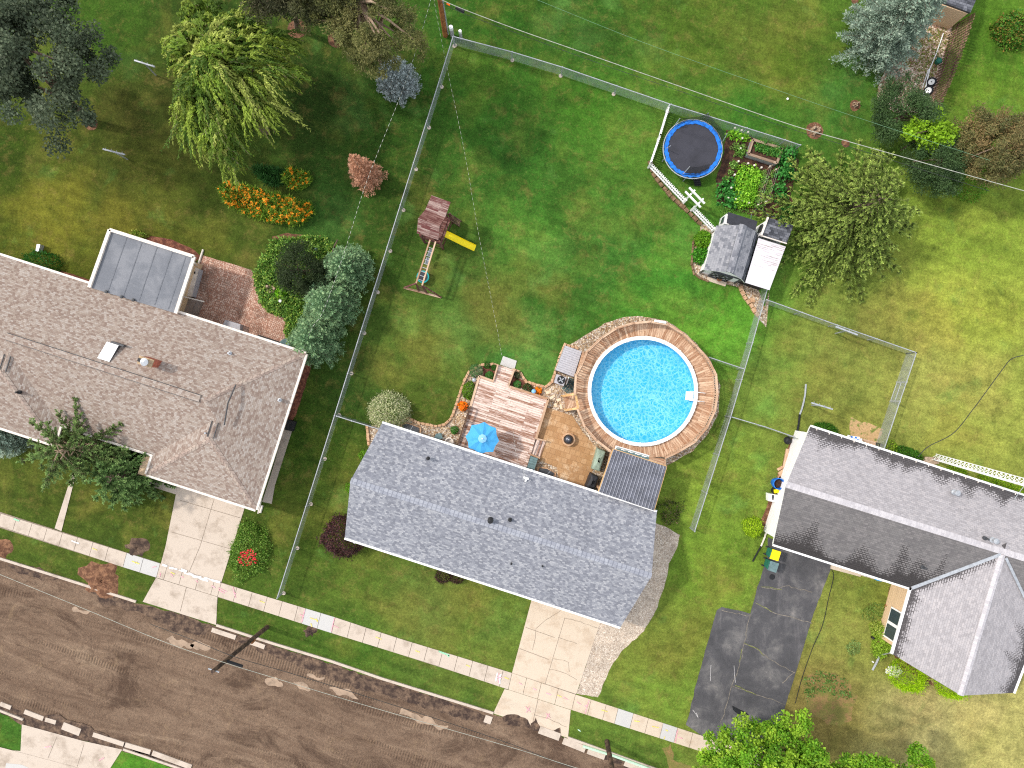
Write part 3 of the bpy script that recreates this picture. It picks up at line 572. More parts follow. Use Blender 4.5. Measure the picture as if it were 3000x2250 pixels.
def ground():
    xs = np.unique(np.concatenate([np.linspace(-400, -42, 10), np.arange(-42, 42.1, .4), np.linspace(42, 400, 10)]))
    ys = np.unique(np.concatenate([np.linspace(-400, -34, 10), np.arange(-34, 34.1, .4), np.linspace(34, 400, 10)]))
    X, Y = np.meshgrid(xs, ys); P = np.stack([X.ravel(), Y.ravel(), np.zeros(X.size)], 1)
    d2 = ((P[:, None, :2]-tx[None])**2).sum(2)+.6; w = 1/d2**1.6; col = (w@tc)/w.sum(1, keepdims=True)
    # patches of other grasses, clover and worn turf: x, y, radius (pixels), colour, strength
    for bx, by, br_, bc, bs in BLOT:
        o = W(bx, by); r = br_*.0227; dx, dy = P[:, 0]-o.x, P[:, 1]-o.y; a = np.arctan2(dy, dx); d = np.hypot(dx, dy)/(r*(1+.22*np.sin(3*a+bx)+.14*np.sin(5*a+by)+.1*np.sin(9*a)))
        k = (np.clip(1.25-d, 0, .5)/.5*bs*.75)[:, None]; col = col*(1-k)+np.array(lin(bc))*k
    nx, ny = len(xs), len(ys); i = np.arange(nx*ny).reshape(ny, nx)
    f = np.stack([i[:-1, :-1], i[:-1, 1:], i[1:, 1:], i[1:, :-1]], -1).reshape(-1, 4)
    me = bpy.data.meshes.new('lawn'); me.from_pydata(P.tolist(), [], f.tolist()); me.materials.append(MAT['grass'])
    at = me.attributes.new('tint', 'FLOAT_COLOR', 'POINT'); at.data.foreach_set('color', np.hstack([col, np.ones((len(col), 1))]).ravel())
    o = bpy.data.objects.new('lawn', me); S.collection.objects.link(o); tag(o, kind='structure')
ground()
def sheet(name, pts, mat, z=.004, rgh=None, kind='structure', **k):
    if rgh: pts = rough(pts, *rgh)
    m = MB(); m.face([W(x, y, z) for x, y in pts]); n = (m.v[1]-m.v[0])
    a2 = sum(m.v[i].x*m.v[i-1].y-m.v[i-1].x*m.v[i].y for i in range(len(m.v)))
    if a2 > 0: m.f[0] = m.f[0][::-1]
    return m.build(name, MAT[mat], kind=kind, **k)
sheet('road', [(-900,1240),(0,1640),(38,1652),(232,1713),(397,1766),(418,1768),(633,1835),(934,1935),(1116,1993),(1445,2093),(1664,2165),(1909,2253),(2600,2480),(2500,2900),(1400,2700),(600,2262),(440,2200),(367,2180),(71,2088),(0,2062),(-900,1790)], 'dirt', .004, (3, 20, 1))
def ribbon(name, pts, w, mat, z1, kind='structure', z0=0.0):      # a raised strip along a pixel path
    m = MB(); P = [W(x, y, z1) for x, y in pts]
    for a, b in zip(P, P[1:]):
        s = Vector((-(b-a).y, (b-a).x, 0)).normalized()*w/2; m.prism([a-s, b-s, b+s, a+s], z0)
    return m.build(name, MAT[mat], kind=kind)
def strips(name, segs, mat, z, w=.03, rgh=0.0):
    m = MB()
    for si, sg in enumerate(segs):
        pts = [W(x, y, z+.0007*(si % 9)) for x, y in sg]
        if rgh:
            q = []
            for a, b in zip(pts, pts[1:]):
                n = max(1, int((b-a).length/.25))
                for k in range(n): p = a.lerp(b, k/n); q.append(p+Vector((random.uniform(-1, 1), random.uniform(-1, 1), 0))*rgh)
            pts = q+[pts[-1]]
        for a, b in zip(pts, pts[1:]):
            if (b-a).length < .01: continue
            s = Vector((-(b-a).y, (b-a).x, 0)).normalized()*w/2*random.uniform(.7, 1.3 if rgh else 1.0); m.face([a-s, b-s, b+s, a+s])
    return m.build(name, MAT[mat], kind='structure')
KUP = [(-600,1450),(38,1649),(232,1710),(397,1763)]; KUP2 = [(633,1832),(934,1932),(971,1934),(1116,1990),(1445,2089)]; KUP3 = [(1664,2162),(1909,2250),(2300,2385)]
KUP2 = [(633,1832),(800,1886),(971,1938),(1116,1988),(1445,2090)]
for k in (KUP, KUP2, KUP3): ribbon('kerb', k, .16, 'conc', .11)
ribbon('kerb', [(-400,1960),(0,2083),(66,2109)], .14, 'conc', .11); sheet('driveway', [(64,2122),(130,2140),(240,2170),(358,2196),(322,2252),(240,2400),(60,2400),(0,2380),(0,2196),(60,2200)], 'conc', .03); sheet('pavement', [(-300,2095),(0,2189),(208,2244),(600,2360),(600,2420),(190,2290),(0,2235),(-300,2140)], 'conc', .045); sheet('pavement', [(18,2236),(62,2240),(100,2256),(60,2275),(14,2258)], 'conc_new', .05); strips('driveway_joint', [[(166,2160),(140,2222)],[(246,2180),(226,2246)]], 'joint', .038, .03); ribbon('kerb', [(360,2196),(520,2250),(900,2390)], .14, 'conc', .11)
def blocky(name, segs, mat):
    m = MB()
    for a, b, w in segs:
        P, Q = W(*a, .07), W(*b, .07); s = Vector((-(Q-P).y, (Q-P).x, 0)).normalized()*w/2; m.prism([P-s, Q-s, Q+s, P+s], 0)
    return m.build(name, MAT[mat], kind='structure')
blocky('gutter', [((0,2062),(31,2074),.28),((71,2085),(126,2106),.3),((132,2108),(163,2117),.28),((183,2126),(234,2146),.5),((272,2152),(362,2181),.3),((366,2182),(440,2204),.32),((446,2206),(560,2248),.34),
   ((620,1845),(690,1868),.3),((730,1880),(775,1896),.3),((1420,2105),(1440,2112),.5),((1580,2138),(1640,2160),.5),((1650,2170),(1715,2196),.45),((1722,2200),(1772,2218),.4),((1830,2235),(1900,2262),.4)], 'conc')
# dark spoil along the kerbs, puddles and dirt lying over the concrete aprons
for i, p in enumerate([[(640,1842),(800,1890),(960,1942),(1120,1996),(1300,2050),(1440,2096),(1420,2125),(1250,2075),(1180,2050),(1060,2022),(900,1960),(760,1905),(690,1880)],
   [(250,1715),(400,1768),(560,1808),(625,1836),(600,1860),(500,1850),(430,1800),(300,1770)], [(20,1655),(120,1662),(180,1700),(120,1700),(40,1672)],
   [(100,2100),(240,2150),(330,2180),(440,2215),(470,2235),(400,2200),(260,2128),(150,2088)],
   [(1470,2098),(1520,2095),(1545,2112),(1556,2130),(1568,2100),(1580,2130),(1600,2150),(1640,2130),(1648,2160),(1560,2140),(1480,2118)], [(1670,2166),(1780,2205),(1900,2256),(1870,2262),(1760,2220)]]):
    sheet('road_spoil', p, 'dark_dirt', .012 if i < 3 else .04, (5, 8, i))
sheet('road_spoil', [(-300,1985),(0,2062),(71,2086),(240,2140),(440,2200),(600,2262),(760,2330),(740,2350),(590,2282),(440,2226),(355,2200),(230,2168),(64,2124),(0,2086),(-300,2010)], 'dark_dirt', .008, (3, 9, 61))
for i, (x, y, a, b) in enumerate([(236,1790,28,11),(525,1880,44,12),(590,1892,26,9),(805,1998,26,12),(885,2008,30,8),(925,1985,24,9),(1010,2030,46,7),(1240,2108,80,11)]):
    ca, sa = math.cos(.31), math.sin(.31)
    sheet('puddle', [(x+a*math.cos(t)*ca-b*math.sin(t)*sa, y+a*math.cos(t)*sa+b*math.sin(t)*ca) for t in [k*.35 for k in range(18)]], 'puddle', .009, (9, 7, i+20))
# ---- pavements
TOP = [(-600,1316),(-150,1457),(0,1504),(371,1620),(648,1708),(982,1809),(1157,1867),(1500,1972),(1686,2035),(2057,2156),(2500,2300),(3200,2520)]
BOT = [(-600,1354),(-150,1495),(0,1542),(359,1661),(638,1748),(969,1854),(1279,1950),(1492,2021),(1672,2079),(2071,2207),(2500,2346),(3200,2566)]
def yat(L, x):
    for (a, b), (c, d) in zip(L, L[1:]):
        if a <= x <= c: return b+(d-b)*(x-a)/(c-a)
def walk():
    m = MB(); cuts = [-400]
    new = [(371,420),(420,469),(895,940),(940,982),(1811,1856),(1943,1985)]
    x = -400
    stops = sorted({a for n in new for a in n}|{490,535,583,648,1500,1543,1586,1636,1686})
    while x < 3000:
        nx = x+45+random.uniform(-1, 1)
        for s in stops:
            if x < s <= nx+18: nx = s
        g = .6; jit = random.uniform(-.004, .003)
        P = [(x+g, yat(TOP, x+g)), (nx-g, yat(TOP, nx-g)), (nx-g-11, yat(BOT, nx-g-11)), (x+g-11, yat(BOT, x+g-11))]
        isn = any(abs(x-a) < 1.5 and abs(nx-b) < 1.5 for a, b in new); wm = 1496 < x < 1690
        m.px(P, .045+jit, 0, m=1 if isn else (2 if wm or x > 1690 else 0)); x = nx
    m.build('pavement', [MAT['conc'], MAT['conc_new'], MAT['conc_warm']], kind='structure')
walk()
ribbon('pavement_joint', [(-400,1398),(0,1523),(365,1640),(643,1728),(975,1831),(1490,1996),(1680,2057),(2064,2181),(3000,2480)], 1.0, 'joint', .012)
sheet('driveway', [(520,1425),(735,1478),(718,1483),(648,1707),(471,1652),(485,1600)], 'conc', .03); sheet('driveway', [(457,1693),(637,1749),(633,1831),(418,1763)], 'conc', .03)
strips('driveway_joint', [[(628,1459),(586,1600),(553,1678)],[(546,1720),(528,1791)],[(528,1466),(703,1517)],[(500,1558),(671,1607)],[(471,1652),(648,1707)]], 'joint', .036, .035)
sheet('driveway', [(1562,1740),(1765,1805),(1688,2034),(1500,1972)], 'conc_warm', .03); sheet('driveway', [(1493,2022),(1672,2080),(1664,2162),(1445,2090),(1478,2019)], 'conc_warm', .03)
strips('driveway_joint', [[(1655,1809),(1597,2004)],[(1576,2050),(1560,2120)],[(1540,1838),(1625,1868)],[(1522,1900),(1607,1932)],[(1500,1972),(1688,2034)]], 'joint', .036, .035)
strips('driveway_crack', [[(1643,1790),(1600,1815),(1570,1842),(1566,1880),(1560,1905)],[(1652,1810),(1700,1822),(1750,1840)],[(1620,1930),(1650,1935),(1666,1940),(1668,1968)],[(1608,1960),(1660,1973),(1690,1992)],[(1588,2028),(1600,2055)],[(1588,2028),(1560,2040)],[(1567,2095),(1600,2104),(1660,2130)],[(1635,1868),(1690,1886)]], 'joint', .037, .022, .03)
sheet('driveway', [(2250,1575),(2445,1640),(2435,1664),(2381,1805),(2308,2048),(2290,2100),(2230,2215),(2062,2158),(2010,2124),(2042,1997),(2100,1787),(2115,1777),(2198,1798),(2220,1719),(2247,1635)], 'asphalt', .012, (1.3, 10, 4))
strips('driveway_crack', [[(2230,1718),(2270,1726),(2310,1718),(2380,1735)],[(2215,1768),(2245,1782),(2270,1795),(2340,1812),(2378,1826)],[(2198,1800),(2180,1890),(2165,1960),(2145,2010),(2120,2090),(2105,2150)],[(2180,1884),(2215,1900),(2240,1920),(2310,1962),(2330,1972)],[(2145,2010),(2190,2025),(2250,2045),(2300,2064)],[(2290,2000),(2330,1968)],[(2112,1790),(2200,1805)]], 'crack', .017, .045, .06)
strips('driveway_moss', [[(2232,1718),(2290,1727)],[(2215,1768),(2250,1784),(2262,1792)],[(2180,1884),(2215,1898),(2238,1922)],[(2155,2010),(2190,2024),(2215,2036)],[(2172,1900),(2166,1940)]], 'moss', .021, .04, .05)
strips('driveway_scratch', [[(2083,1948),(2081,1995)],[(2150,1950),(2154,2000)],[(2030,2080),(2046,2103),(2040,2088)]], 'wpaint', .018, .02, .01)
sheet('front_path', [(212,1385),(222,1390),(180,1556),(160,1548)], 'conc', .03)
def dirt_pile(name, cxy, r, h, mat, label, cat, ry=.8):
    m = MB(); c = W(*cxy); n, k = 22, 8; rows = []
    for j in range(k):
        t = j/(k-1)
        rows.append([m.add(c+Vector((math.cos(a)*r*(1-t)*(1+.55*mnoise.noise(Vector((math.cos(a)*2.2, math.sin(a)*1.6, r)))), math.sin(a)*r*ry*(1-t)*(1+.55*mnoise.noise(Vector((math.cos(a)*2.2, math.sin(a)*1.6, r)))), h*(1-(1-t)**2)*(1+.4*mnoise.noise(Vector((math.cos(a)*4*t, math.sin(a)*4, t*5)))) if j else 0))) for a in [6.283*i/n for i in range(n)]])
    for a, b in zip(rows, rows[1:]):
        for i in range(n): m.f.append([a[i], a[(i+1) % n], b[(i+1) % n], b[i]]); m.m.append(0); m.a.append(None)
    return m.build(name, MAT[mat], smooth=False, label=label, cat=cat)
dirt_pile('dirt_pile', (300,1700), 1.45, .22, 'mulch', 'heaped reddish brown dirt on the verge left of the pale driveway', 'dirt pile')
dirt_pile('dirt_pile', (402,1605), .75, .12, 'dark_dirt', 'low patch of dug soil with straw above the new grey slabs', 'dirt pile')
dirt_pile('dirt_pile', (0,1610), .8, .15, 'mulch', 'brown dirt heap at the far left end of the verge', 'dirt pile')
dirt_pile('dirt_pile', (908,1850), .4, .12, 'dark_dirt', 'small dug soil clod below the slabs near the leaning street pole', 'dirt pile')
sheet('bare_soil', [(2350,1985),(2400,1965),(2470,1985),(2510,2040),(2500,2110),(2440,2130),(2370,2090)], 'bare', .005, (7, 9, 6))
sheet('bare_soil', [(1945,2190),(1968,2180),(1975,2225),(2010,2240),(2040,2250),(1960,2262)], 'bare', .005, (6, 9, 8))
# utility paint on the pavement
strips('utility_marking', [[(445,1662),(458,1660)],[(470,1678),(468,1690)],[(500,1680),(506,1690)],[(530,1688),(538,1692)],[(574,1700),(580,1706)],[(620,1716),(630,1722)],[(640,1722),(664,1734)],[(640,1728),(658,1738)],[(682,1720),(690,1752)],[(684,1735),(692,1740)],[(1470,1985),(1452,1984)],[(1462,1972),(1460,2000)],[(893,1786),(884,1822)],[(878,1800),(890,1806)],[(980,1810),(970,1850)],[(976,1832),(992,1840)],[(1520,2000),(1530,2006)],[(1562,2016),(1572,2022)],[(1600,2030),(1615,2036)],[(1650,2042),(1664,2050)],[(1690,2056),(1702,2064)],[(1726,2051),(1714,2090)],[(1712,2070),(1720,2066)],[(1540,2070),(1554,2086)],[(1552,2070),(1542,2088)],[(1600,2090),(1612,2104)],[(1610,2090),(1600,2106)],[(1985,2138),(1978,2176)],[(1988,2160),(2000,2164)],[(130,2190),(150,2186)],[(290,2228),(304,2220)]], 'pink', .066, .06)
strips('utility_marking', [[(386,1644),(408,1652)],[(396,1650),(402,1646)],[(908,1810),(932,1818)],[(926,1812),(930,1822)],[(910,1826),(914,1836)],[(1100,1866),(1118,1873)],[(1217,1906),(1230,1911)],[(1365,1948),(1377,1953)],[(1478,1984),(1492,1990)],[(500,1676),(512,1682)],[(760,1760),(775,1766)],[(270,1606),(285,1612)],[(1633,2036),(1645,2042)],[(1762,2080),(1780,2085)],[(1950,2138),(1957,2142)],[(1945,2166),(1948,2158)],[(1858,2112),(1874,2114)],[(1910,2128),(1930,2132)]], 'ypaint', .064, .07)
strips('utility_marking', [[(475,1655),(490,1659)],[(496,1662),(520,1668)],[(524,1671),(545,1677)],[(552,1680),(590,1692)],[(596,1692),(645,1706)],[(540,1680),(556,1684)],[(565,1688),(610,1702)],[(530,1668),(548,1674)],[(1458,1970),(1452,1996)],[(1466,1974),(1464,2004)],[(208,1585),(232,1592)]], 'wpaint', .062, .12, .03)
strips('utility_marking', [[(1285,1908),(1316,1920),(1312,1924)],[(40,1520),(56,1526)]], 'gpaint', .063, .12)
# ---- beds
sheet('gravel_strip', [(1870,1520),(1940,1538),(1992,1568),(1985,1600),(1961,1650),(1952,1704),(1919,1795),(1887,1849),(1818,1910),(1782,1968),(1753,2044),(1688,2033),(1755,1830),(1800,1700)], 'gravel_white', .012, (2.5, 9, 2))
sheet('gravel_bed', [(1670,1010),(1717,981),(1771,948),(1825,930),(1880,926),(1952,939),(2006,974),(2042,1006),(2085,1060),(2110,1130),(2105,1210),(2075,1270),(2030,1322),(1953,1364),(1860,1340),(1780,1330),(1715,1270),(1680,1222),(1604,1200),(1606,1169),(1489,1130),(1507,1084),(1522,1090),(1541,1117),(1573,1128),(1598,1133),(1616,1120),(1627,1088),(1650,1015)], 'gravel', .012, (1.5, 10, 3))
sheet('gravel_bed', [(1194,1224),(1228,1239),(1279,1249),(1315,1235),(1329,1210),(1344,1163),(1362,1112),(1374,1090),(1409,1069),(1441,1067),(1460,1070),(1445,1118),(1404,1102),(1378,1193),(1335,1330),(1080,1310),(1076,1250),(1119,1240)], 'gravel', .012, (1.5, 10, 5))
sheet('gravel_bed', [(1575,1335),(1640,1365),(1660,1420),(1560,1395)], 'gravel', .010, (1, 10, 15)); sheet('gravel_bed', [(1672,1212),(1700,1235),(1760,1290),(1800,1330),(1765,1440),(1715,1440),(1700,1280)], 'gravel', .010, (1, 10, 16))
sheet('gravel_bed', [(2054,655),(2095,668),(2120,700),(2220,840),(2240,900),(2255,850),(2245,960),(2215,925),(2182,850),(2170,842),(2072,822),(2040,805),(2026,770),(2030,720),(2045,700)], 'gravel', .012, (1.5, 10, 6))
sheet('soil_bed', [(1414,1075),(1460,1070),(1450,1115),(1415,1100)], 'red_mulch', .02, (1, 8, 7)); sheet('soil_bed', [(1500,1100),(1535,1115),(1560,1130),(1575,1150),(1520,1135),(1492,1128)], 'red_mulch', .02, (1, 8, 8))
sheet('garden_soil', [(2130,380),(2180,395),(2300,430),(2340,470),(2320,560),(2330,650),(2240,640),(2130,610),(2098,590),(2100,520),(2120,450)], 'soil', .012, (4, 10, 9))
sheet('gravel_yard', [(2609,140),(2587,217),(2572,253),(2570,292),(2620,330),(2720,330),(2738,289),(2775,130),(2793,65),(2742,40),(2650,60)], 'gravel_yard', .012, (2.5, 10, 10))
sheet('mulch_bed', [(430,690),(500,700),(575,735),(590,752),(560,780),(520,740),(430,705)], 'red_mulch', .008, (2, 9, 11)); sheet('mulch_bed', [(170,790),(268,822),(264,836),(180,812)], 'red_mulch', .008, (2, 9, 12))
sheet('mulch_bed', [(900,1040),(912,1070),(880,1180),(850,1250),(830,1240),(870,1120)], 'red_mulch', .008, (3, 9, 13))
sheet('mulch_bed', [(2615,1915),(2660,1935),(2700,1965),(2740,2010),(2700,1990),(2640,1960)], 'mulch', .008, (3, 9, 14))
sheet('mulch_bed', [(2605,1720),(2640,1732),(2625,1810),(2600,1850),(2572,1900),(2562,1880),(2590,1800)], 'mulch', .008, (3, 9, 15))
sheet('mulch_bed', [(2322,1275),(2340,1282),(2290,1440),(2262,1520),(2235,1560),(2228,1530),(2262,1440)], 'mulch', .008, (3, 9, 16))
sheet('mulch_bed', [(796,690),(840,682),(900,690),(945,690),(940,700),(830,698),(800,708)], 'mulch', .008, (3, 9, 17))
for i, (x, y, r) in enumerate([(2547,138,20),(2505,308,16),(2387,383,26),(2478,420,12),(265,360,20),(870,85,28),(985,115,24),(2505,2,10)]):
    sheet('mulch_ring', [(x+r*math.cos(t), y+r*math.sin(t)) for t in [k*.42 for k in range(15)]], 'mulch', .007, (2.5, 9, i+30))
sheet('patio', [(595,748),(738,791),(756,865),(763,890),(793,918),(836,930),(842,1020),(520,925)], 'herring', .016, (.8, 20, 3))
sheet('patio', [(1603,1194),(1677,1218),(1708,1267),(1750,1314),(1736,1380),(1720,1440),(1640,1420),(1632,1370),(1583,1349),(1570,1280)], 'pav_tan', .02)
sheet('side_path', [(866,1235),(855,1264),(805,1423),(796,1476),(768,1470),(800,1370),(840,1230)], 'conc_grey', .02)
sheet('stone_path', [(2490,1225),(2590,1255),(2570,1300),(2490,1280)], 'brickgrass', .006, (4, 8, 44))
sheet('garden_path', [(436,1400),(530,1432),(526,1452),(432,1422)], 'conc', .02)
# ---------------------------------------------------------------- main house
def gable_roof(name, e, ze, r, zr, mat, parent, th=.16, trim='white', m2=None, grid=None, stain=None, ridge='cap', rw=.34):
    """e: four eave corners in pixels (A0, A1 on one side, B1, B0 on the other), r: the two ridge ends"""
    A0, A1, B1, B0 = [W(x, y, ze) for x, y in e]; R0, R1 = [W(x, y, zr) for x, y in r]
    m = MB(); dn = Vector((0, 0, -th))
    for k, (a, b, c, d, mi) in enumerate(((A0, A1, R1, R0, 0), (B1, B0, R0, R1, 2 if m2 else 0))):
        if grid:
            n, q = grid
            for i in range(n):
                for j in range(q):
                    f = lambda s, t: a.lerp(b, s).lerp(d.lerp(c, s), t)
                    st = [(i/n, j/q), ((i+1)/n, j/q), ((i+1)/n, (j+1)/q), (i/n, (j+1)/q)]
                    m.face([f(*p) for p in st], mi, None, [stain(k, *p) for p in st])
        else: m.face([a, b, c, d], mi)
    out = [A0, A1, R1, B1, B0, R0]
    for a, b in zip(out, out[1:]+out[:1]): m.face([a+dn, b+dn, b, a], 1)
    m.face([A1+dn, A0+dn, R0+dn, R1+dn], 1); m.face([B0+dn, B1+dn, R1+dn, R0+dn], 1)
    ro = m.build('roof', [MAT[mat], MAT[trim]]+([MAT[m2]] if m2 else []), parent)
    if ridge:
        c = MB(); d = (R1-R0).normalized(); s = Vector((-d.y, d.x, 0)).normalized()
        sa = (A0.lerp(A1, .5)-R0.lerp(R1, .5)); sl = abs(sa.z)/max(.1, Vector((sa.x, sa.y)).length)
        h = rw/2; up = Vector((0, 0, .025)); n = 6
        for sg in (1, -1):
            q = s*sg*h-Vector((0, 0, h*sl)); f = [R0+up, R1+up, R1+up+q, R0+up+q]
            c.face(f if sg < 0 else f[::-1], 0)
            f2 = [R0+up+q, R1+up+q, R1+q-Vector((0, 0, .01)), R0+q-Vector((0, 0, .01))]; c.face(f2 if sg < 0 else f2[::-1], 0)
        c.build('ridge_cap', MAT[ridge], ro)
    g = MB()
    for a, b in ((A0, A1), (B0, B1)):
        o = (a+b)/2-(R0+R1)/2; o.z = 0; o = o.normalized()*.06; g.beam(a+o-Vector((0, 0, .06)), b+o-Vector((0, 0, .06)), .13, .12)
    g.each('gutter', MAT[trim], ro); return ro
def walls(name, foot, h, mat, parent, gable=None):
    m = MB(); P = [Vector((p.x, p.y, h)) for p in foot]; m.prism(P, 0)
    if gable:
        for a, b, z in gable:
            mid = (P[a]+P[b])/2; inn = (sum(P, Vector())/len(P)-mid); inn.z = 0; inn = inn.normalized()*.2
            t = mid+Vector((0, 0, z-h)); m.face([P[a], P[b], t]); m.face([P[b]+inn, P[a]+inn, t+inn]); m.face([P[a], t, t+inn, P[a]+inn]); m.face([P[b]+inn, t+inn, t, P[b]])
    return m.build(name, MAT[mat], parent)
def pipe_vent(par, px, py, z, kind='pipe', mat='black'):
    m = MB(); c = W(px, py, z)
    if kind == 'pipe': m.lathe(c-Vector((0, 0, .1)), [(.12, 0), (.12, .14), (.055, .16), (.055, .42), (0, .42)], 12)
    else: m.lathe(c-Vector((0, 0, .1)), [(.17, 0), (.17, .1), (.09, .14), (.09, .34), (.17, .34), (.17, .46), (0, .5)], 14)
    return m.build('roof_vent', MAT[mat], par, smooth=False)
h1 = thing('ranch_house', 'ranch house with blue grey shingled gable roof between the deck and the dirt road', 'house', W(1470,1540))
ZE, ZR = 2.65, 4.15
E1 = [(1119,1240),(1924,1501),(1818,1837),(1010,1575)]
ro1 = gable_roof('roof', E1, ZE, [(1027,1408),(1909,1688)], ZR, 'sh_main', h1, ridge='cap', rw=.36)
fe = [W(x, y, ZE) for x, y in E1]; cen = sum(fe, Vector())/4
eu = Vector((math.cos(GA), math.sin(GA), 0)); ev = Vector((math.sin(GA), -math.cos(GA), 0))
ft = [fe[0]+eu*.35+ev*.45, fe[1]-eu*.35+ev*.45, fe[2]-eu*.3-ev*.45, fe[3]+eu*.35-ev*.45]
walls('wall', ft, ZE-.18, 'siding_w', h1, [(0, 3, ZR-.45), (1, 2, ZR-.45)])
def wall_opening(par, a, b, t, w, z0, z1, name='window', off=.03):
    p = a.lerp(b, t); d = (b-a).normalized(); n = Vector((d.y, -d.x, 0)); c = (a+b)/2
    if n.dot(c-cen0) < 0: n = -n
    fr = MB(); q = p+n*off; q.z = (z0+z1)/2; rz = math.atan2(d.y, d.x); fr.box(q, (w, .06, z1-z0), rz); f = fr.build(name, MAT['white'], par)
    g = MB(); q2 = q+n*.035; k2 = 2 if w > 1.6 and name == 'window' else 1
    for i2 in range(k2): g.box(q2+d*(i2-.5*(k2-1))*(w/k2), (w/k2-.2, .03, z1-z0-.2), rz)
    g.each('pane', MAT['glass' if name == 'window' else 'offwhite'], f)
cen0 = cen
for t in (.12, .33, .8): wall_opening(h1, ft[0], ft[1], t, 1.3, 1.0, 2.1)
for t in (.15, .36): wall_opening(h1, ft[3], ft[2], t, 1.7, .9, 2.1)
wall_opening(h1, ft[3], ft[2], .52, .95, .15, 2.15, 'door'); wall_opening(h1, ft[3], ft[2], .80, 4.8, .08, 2.2, 'garage_door')
for a, b, z, k in ((1254,1343,3.45,'pipe'),(1437,1523,4.1,'cap'),(1494,1523,4.0,'pipe'),(1498,1649,3.3,'pipe'),(1589,1656,3.4,'pipe')): pipe_vent(ro1, a, b, z, k)
m = MB(); c = W(1541,1399,2.85); m.tube([c, c+Vector((0,0,.25))], .03); m.box(c+Vector((0,0,.25)), (.34,.12,.1), GA); m.box(c+Vector((0,-.1,.16)), (.1,.3,.05), GA); m.build('roof_bracket', MAT['white'], ro1)
m = MB(); c = W(1557,1378,2.7); m.lathe(c, [(.08,-.05),(.09,.05),(0,.1)], 10); m.build('roof_light', MAT['white'], ro1)
m = MB(); a = W(1038,1590,2.5); m.tube([a, a+ev*.1-Vector((0,0,.3)), a-ev*.3-Vector((0,0,.5)), a-ev*.3-Vector((0,0,2.4))], .05); m.build('downspout', MAT['white'], h1)

# ---------------------------------------------------------------- left house (three hip blocks, a flat-roofed room)
h2 = thing('hip_roof_house', 'brown shingled house with long hip roof and a flat roofed room at its back', 'house', W(330,1150))
ZE2, SL = 2.6, .36
ca, sa = math.cos(GA), math.sin(GA)
def uvp(u, v): return (.9517*u-.307*v, .307*u+.9517*v)
def hip_block(u0, u1, v0, v1, m, dz=0.0):
    A, B, C, D = [W(*uvp(u, v), ZE2) for u, v in ((u0, v0), (u1, v0), (u1, v1), (u0, v1))]
    for p in (A, B, C, D): p.z += dz
    k = (CAM_H-ZE2)/FPX; du, dv = (u1-u0)*k, (v1-v0)*k; h = min(du, dv)/2; z = Vector((0, 0, h*SL)); un = (B-A).normalized(); vn = (D-A).normalized()
    if du >= dv: R0, R1 = A+(un+vn)*h+z, B+(-un+vn)*h+z; F = [[A, R0, R1, B], [B, R1, C], [C, R1, R0, D], [D, R0, A]]
    else: R0, R1 = A+(un+vn)*h+z, D+(un-vn)*h+z; F = [[A, R0, B], [B, R0, R1, C], [C, R1, D], [D, R1, R0, A]]
    for f in F: m.face(f[::-1] if (f[1]-f[0]).cross(f[2]-f[0]).z < 0 else f, 0)
    out = [A, B, C, D]; dn = Vector((0, 0, -.14))
    for a, b in zip(out, out[1:]+out[:1]): m.face([a, b, b+dn, a+dn], 1)
    m.face([D+dn, C+dn, B+dn, A+dn], 1); return out, R0, R1
m = MB(); O1, RA, RB = hip_block(-420, 1171, 711, 1129, m); O2, RC, RD = hip_block(835, 1171, 760, 1191, m, -.012); O3, RE, RF = hip_block(215, 551, 760, 1192, m, -.012)
ro2 = m.build('roof', [MAT['sh_left'], MAT['offwhite']], h2)
def cap_line(segs, par, mat, w=.28, name='ridge_cap', lift=.03):
    c = MB()
    for a, b in segs:
        d = (b-a).normalized(); s = Vector((-d.y, d.x, 0)).normalized()*w/2; up = Vector((0, 0, lift)); lo = Vector((0, 0, -w*.16))
        for sg in (1, -1):
            f = [a+up, b+up, b+up+s*sg+lo, a+up+s*sg+lo]; c.face(f if sg < 0 else f[::-1]); f = [a+up+s*sg+lo, b+up+s*sg+lo, b+s*sg+lo*1.6-up, a+s*sg+lo*1.6-up]; c.face(f if sg < 0 else f[::-1])
    return c.each(name, MAT[mat], par)[0]
cap_line([(O1[1], RB), (O2[3], RD), (O2[2], RD), (O3[2], RF), (O3[3], RF)], ro2, 'cap_l', .30)
m = MB(); d = (RB-RA).normalized(); s = Vector((-d.y, d.x, 0)); a, b = RB-d*12.6, RB-d*.3
m.prism([a+s*.2+Vector((0,0,.05)), b+s*.2+Vector((0,0,.05)), b-s*.2+Vector((0,0,.05)), a-s*.2+Vector((0,0,.05))], a.z-.12); m.build('ridge_vent', MAT['sh_left'], ro2)
m = MB()
for q in (.22, -.22): m.beam(a+s*q+Vector((0,0,.0)), b+s*q, .03, .05)
m.each('vent_edge', MAT['metal_d'], ro2)
m = MB(); dd = (RD-RC).normalized(); ss = Vector((-dd.y, dd.x, 0)); e = RD-dd*.1
for q in (.2, -.2): m.beam(e-dd*1.0+ss*q, e+ss*q, .045, .06)
e = RF-dd*.1
for q in (.2, -.2): m.beam(e-dd*1.0+ss*q, e+ss*q, .045, .06)
m.each('vent_edge', MAT['metal_d'], ro2)
m = MB(); q = lambda u, v, z: W(*uvp(u, v), z)
m.beam(W(691,1127,3.95), W(668,1180,4.2), .05, .10); m.beam(W(668,1180,4.2), W(657,1245,4.0), .05, .10); m.build('roof_step', MAT['metal_d'], ro2)
m = MB()
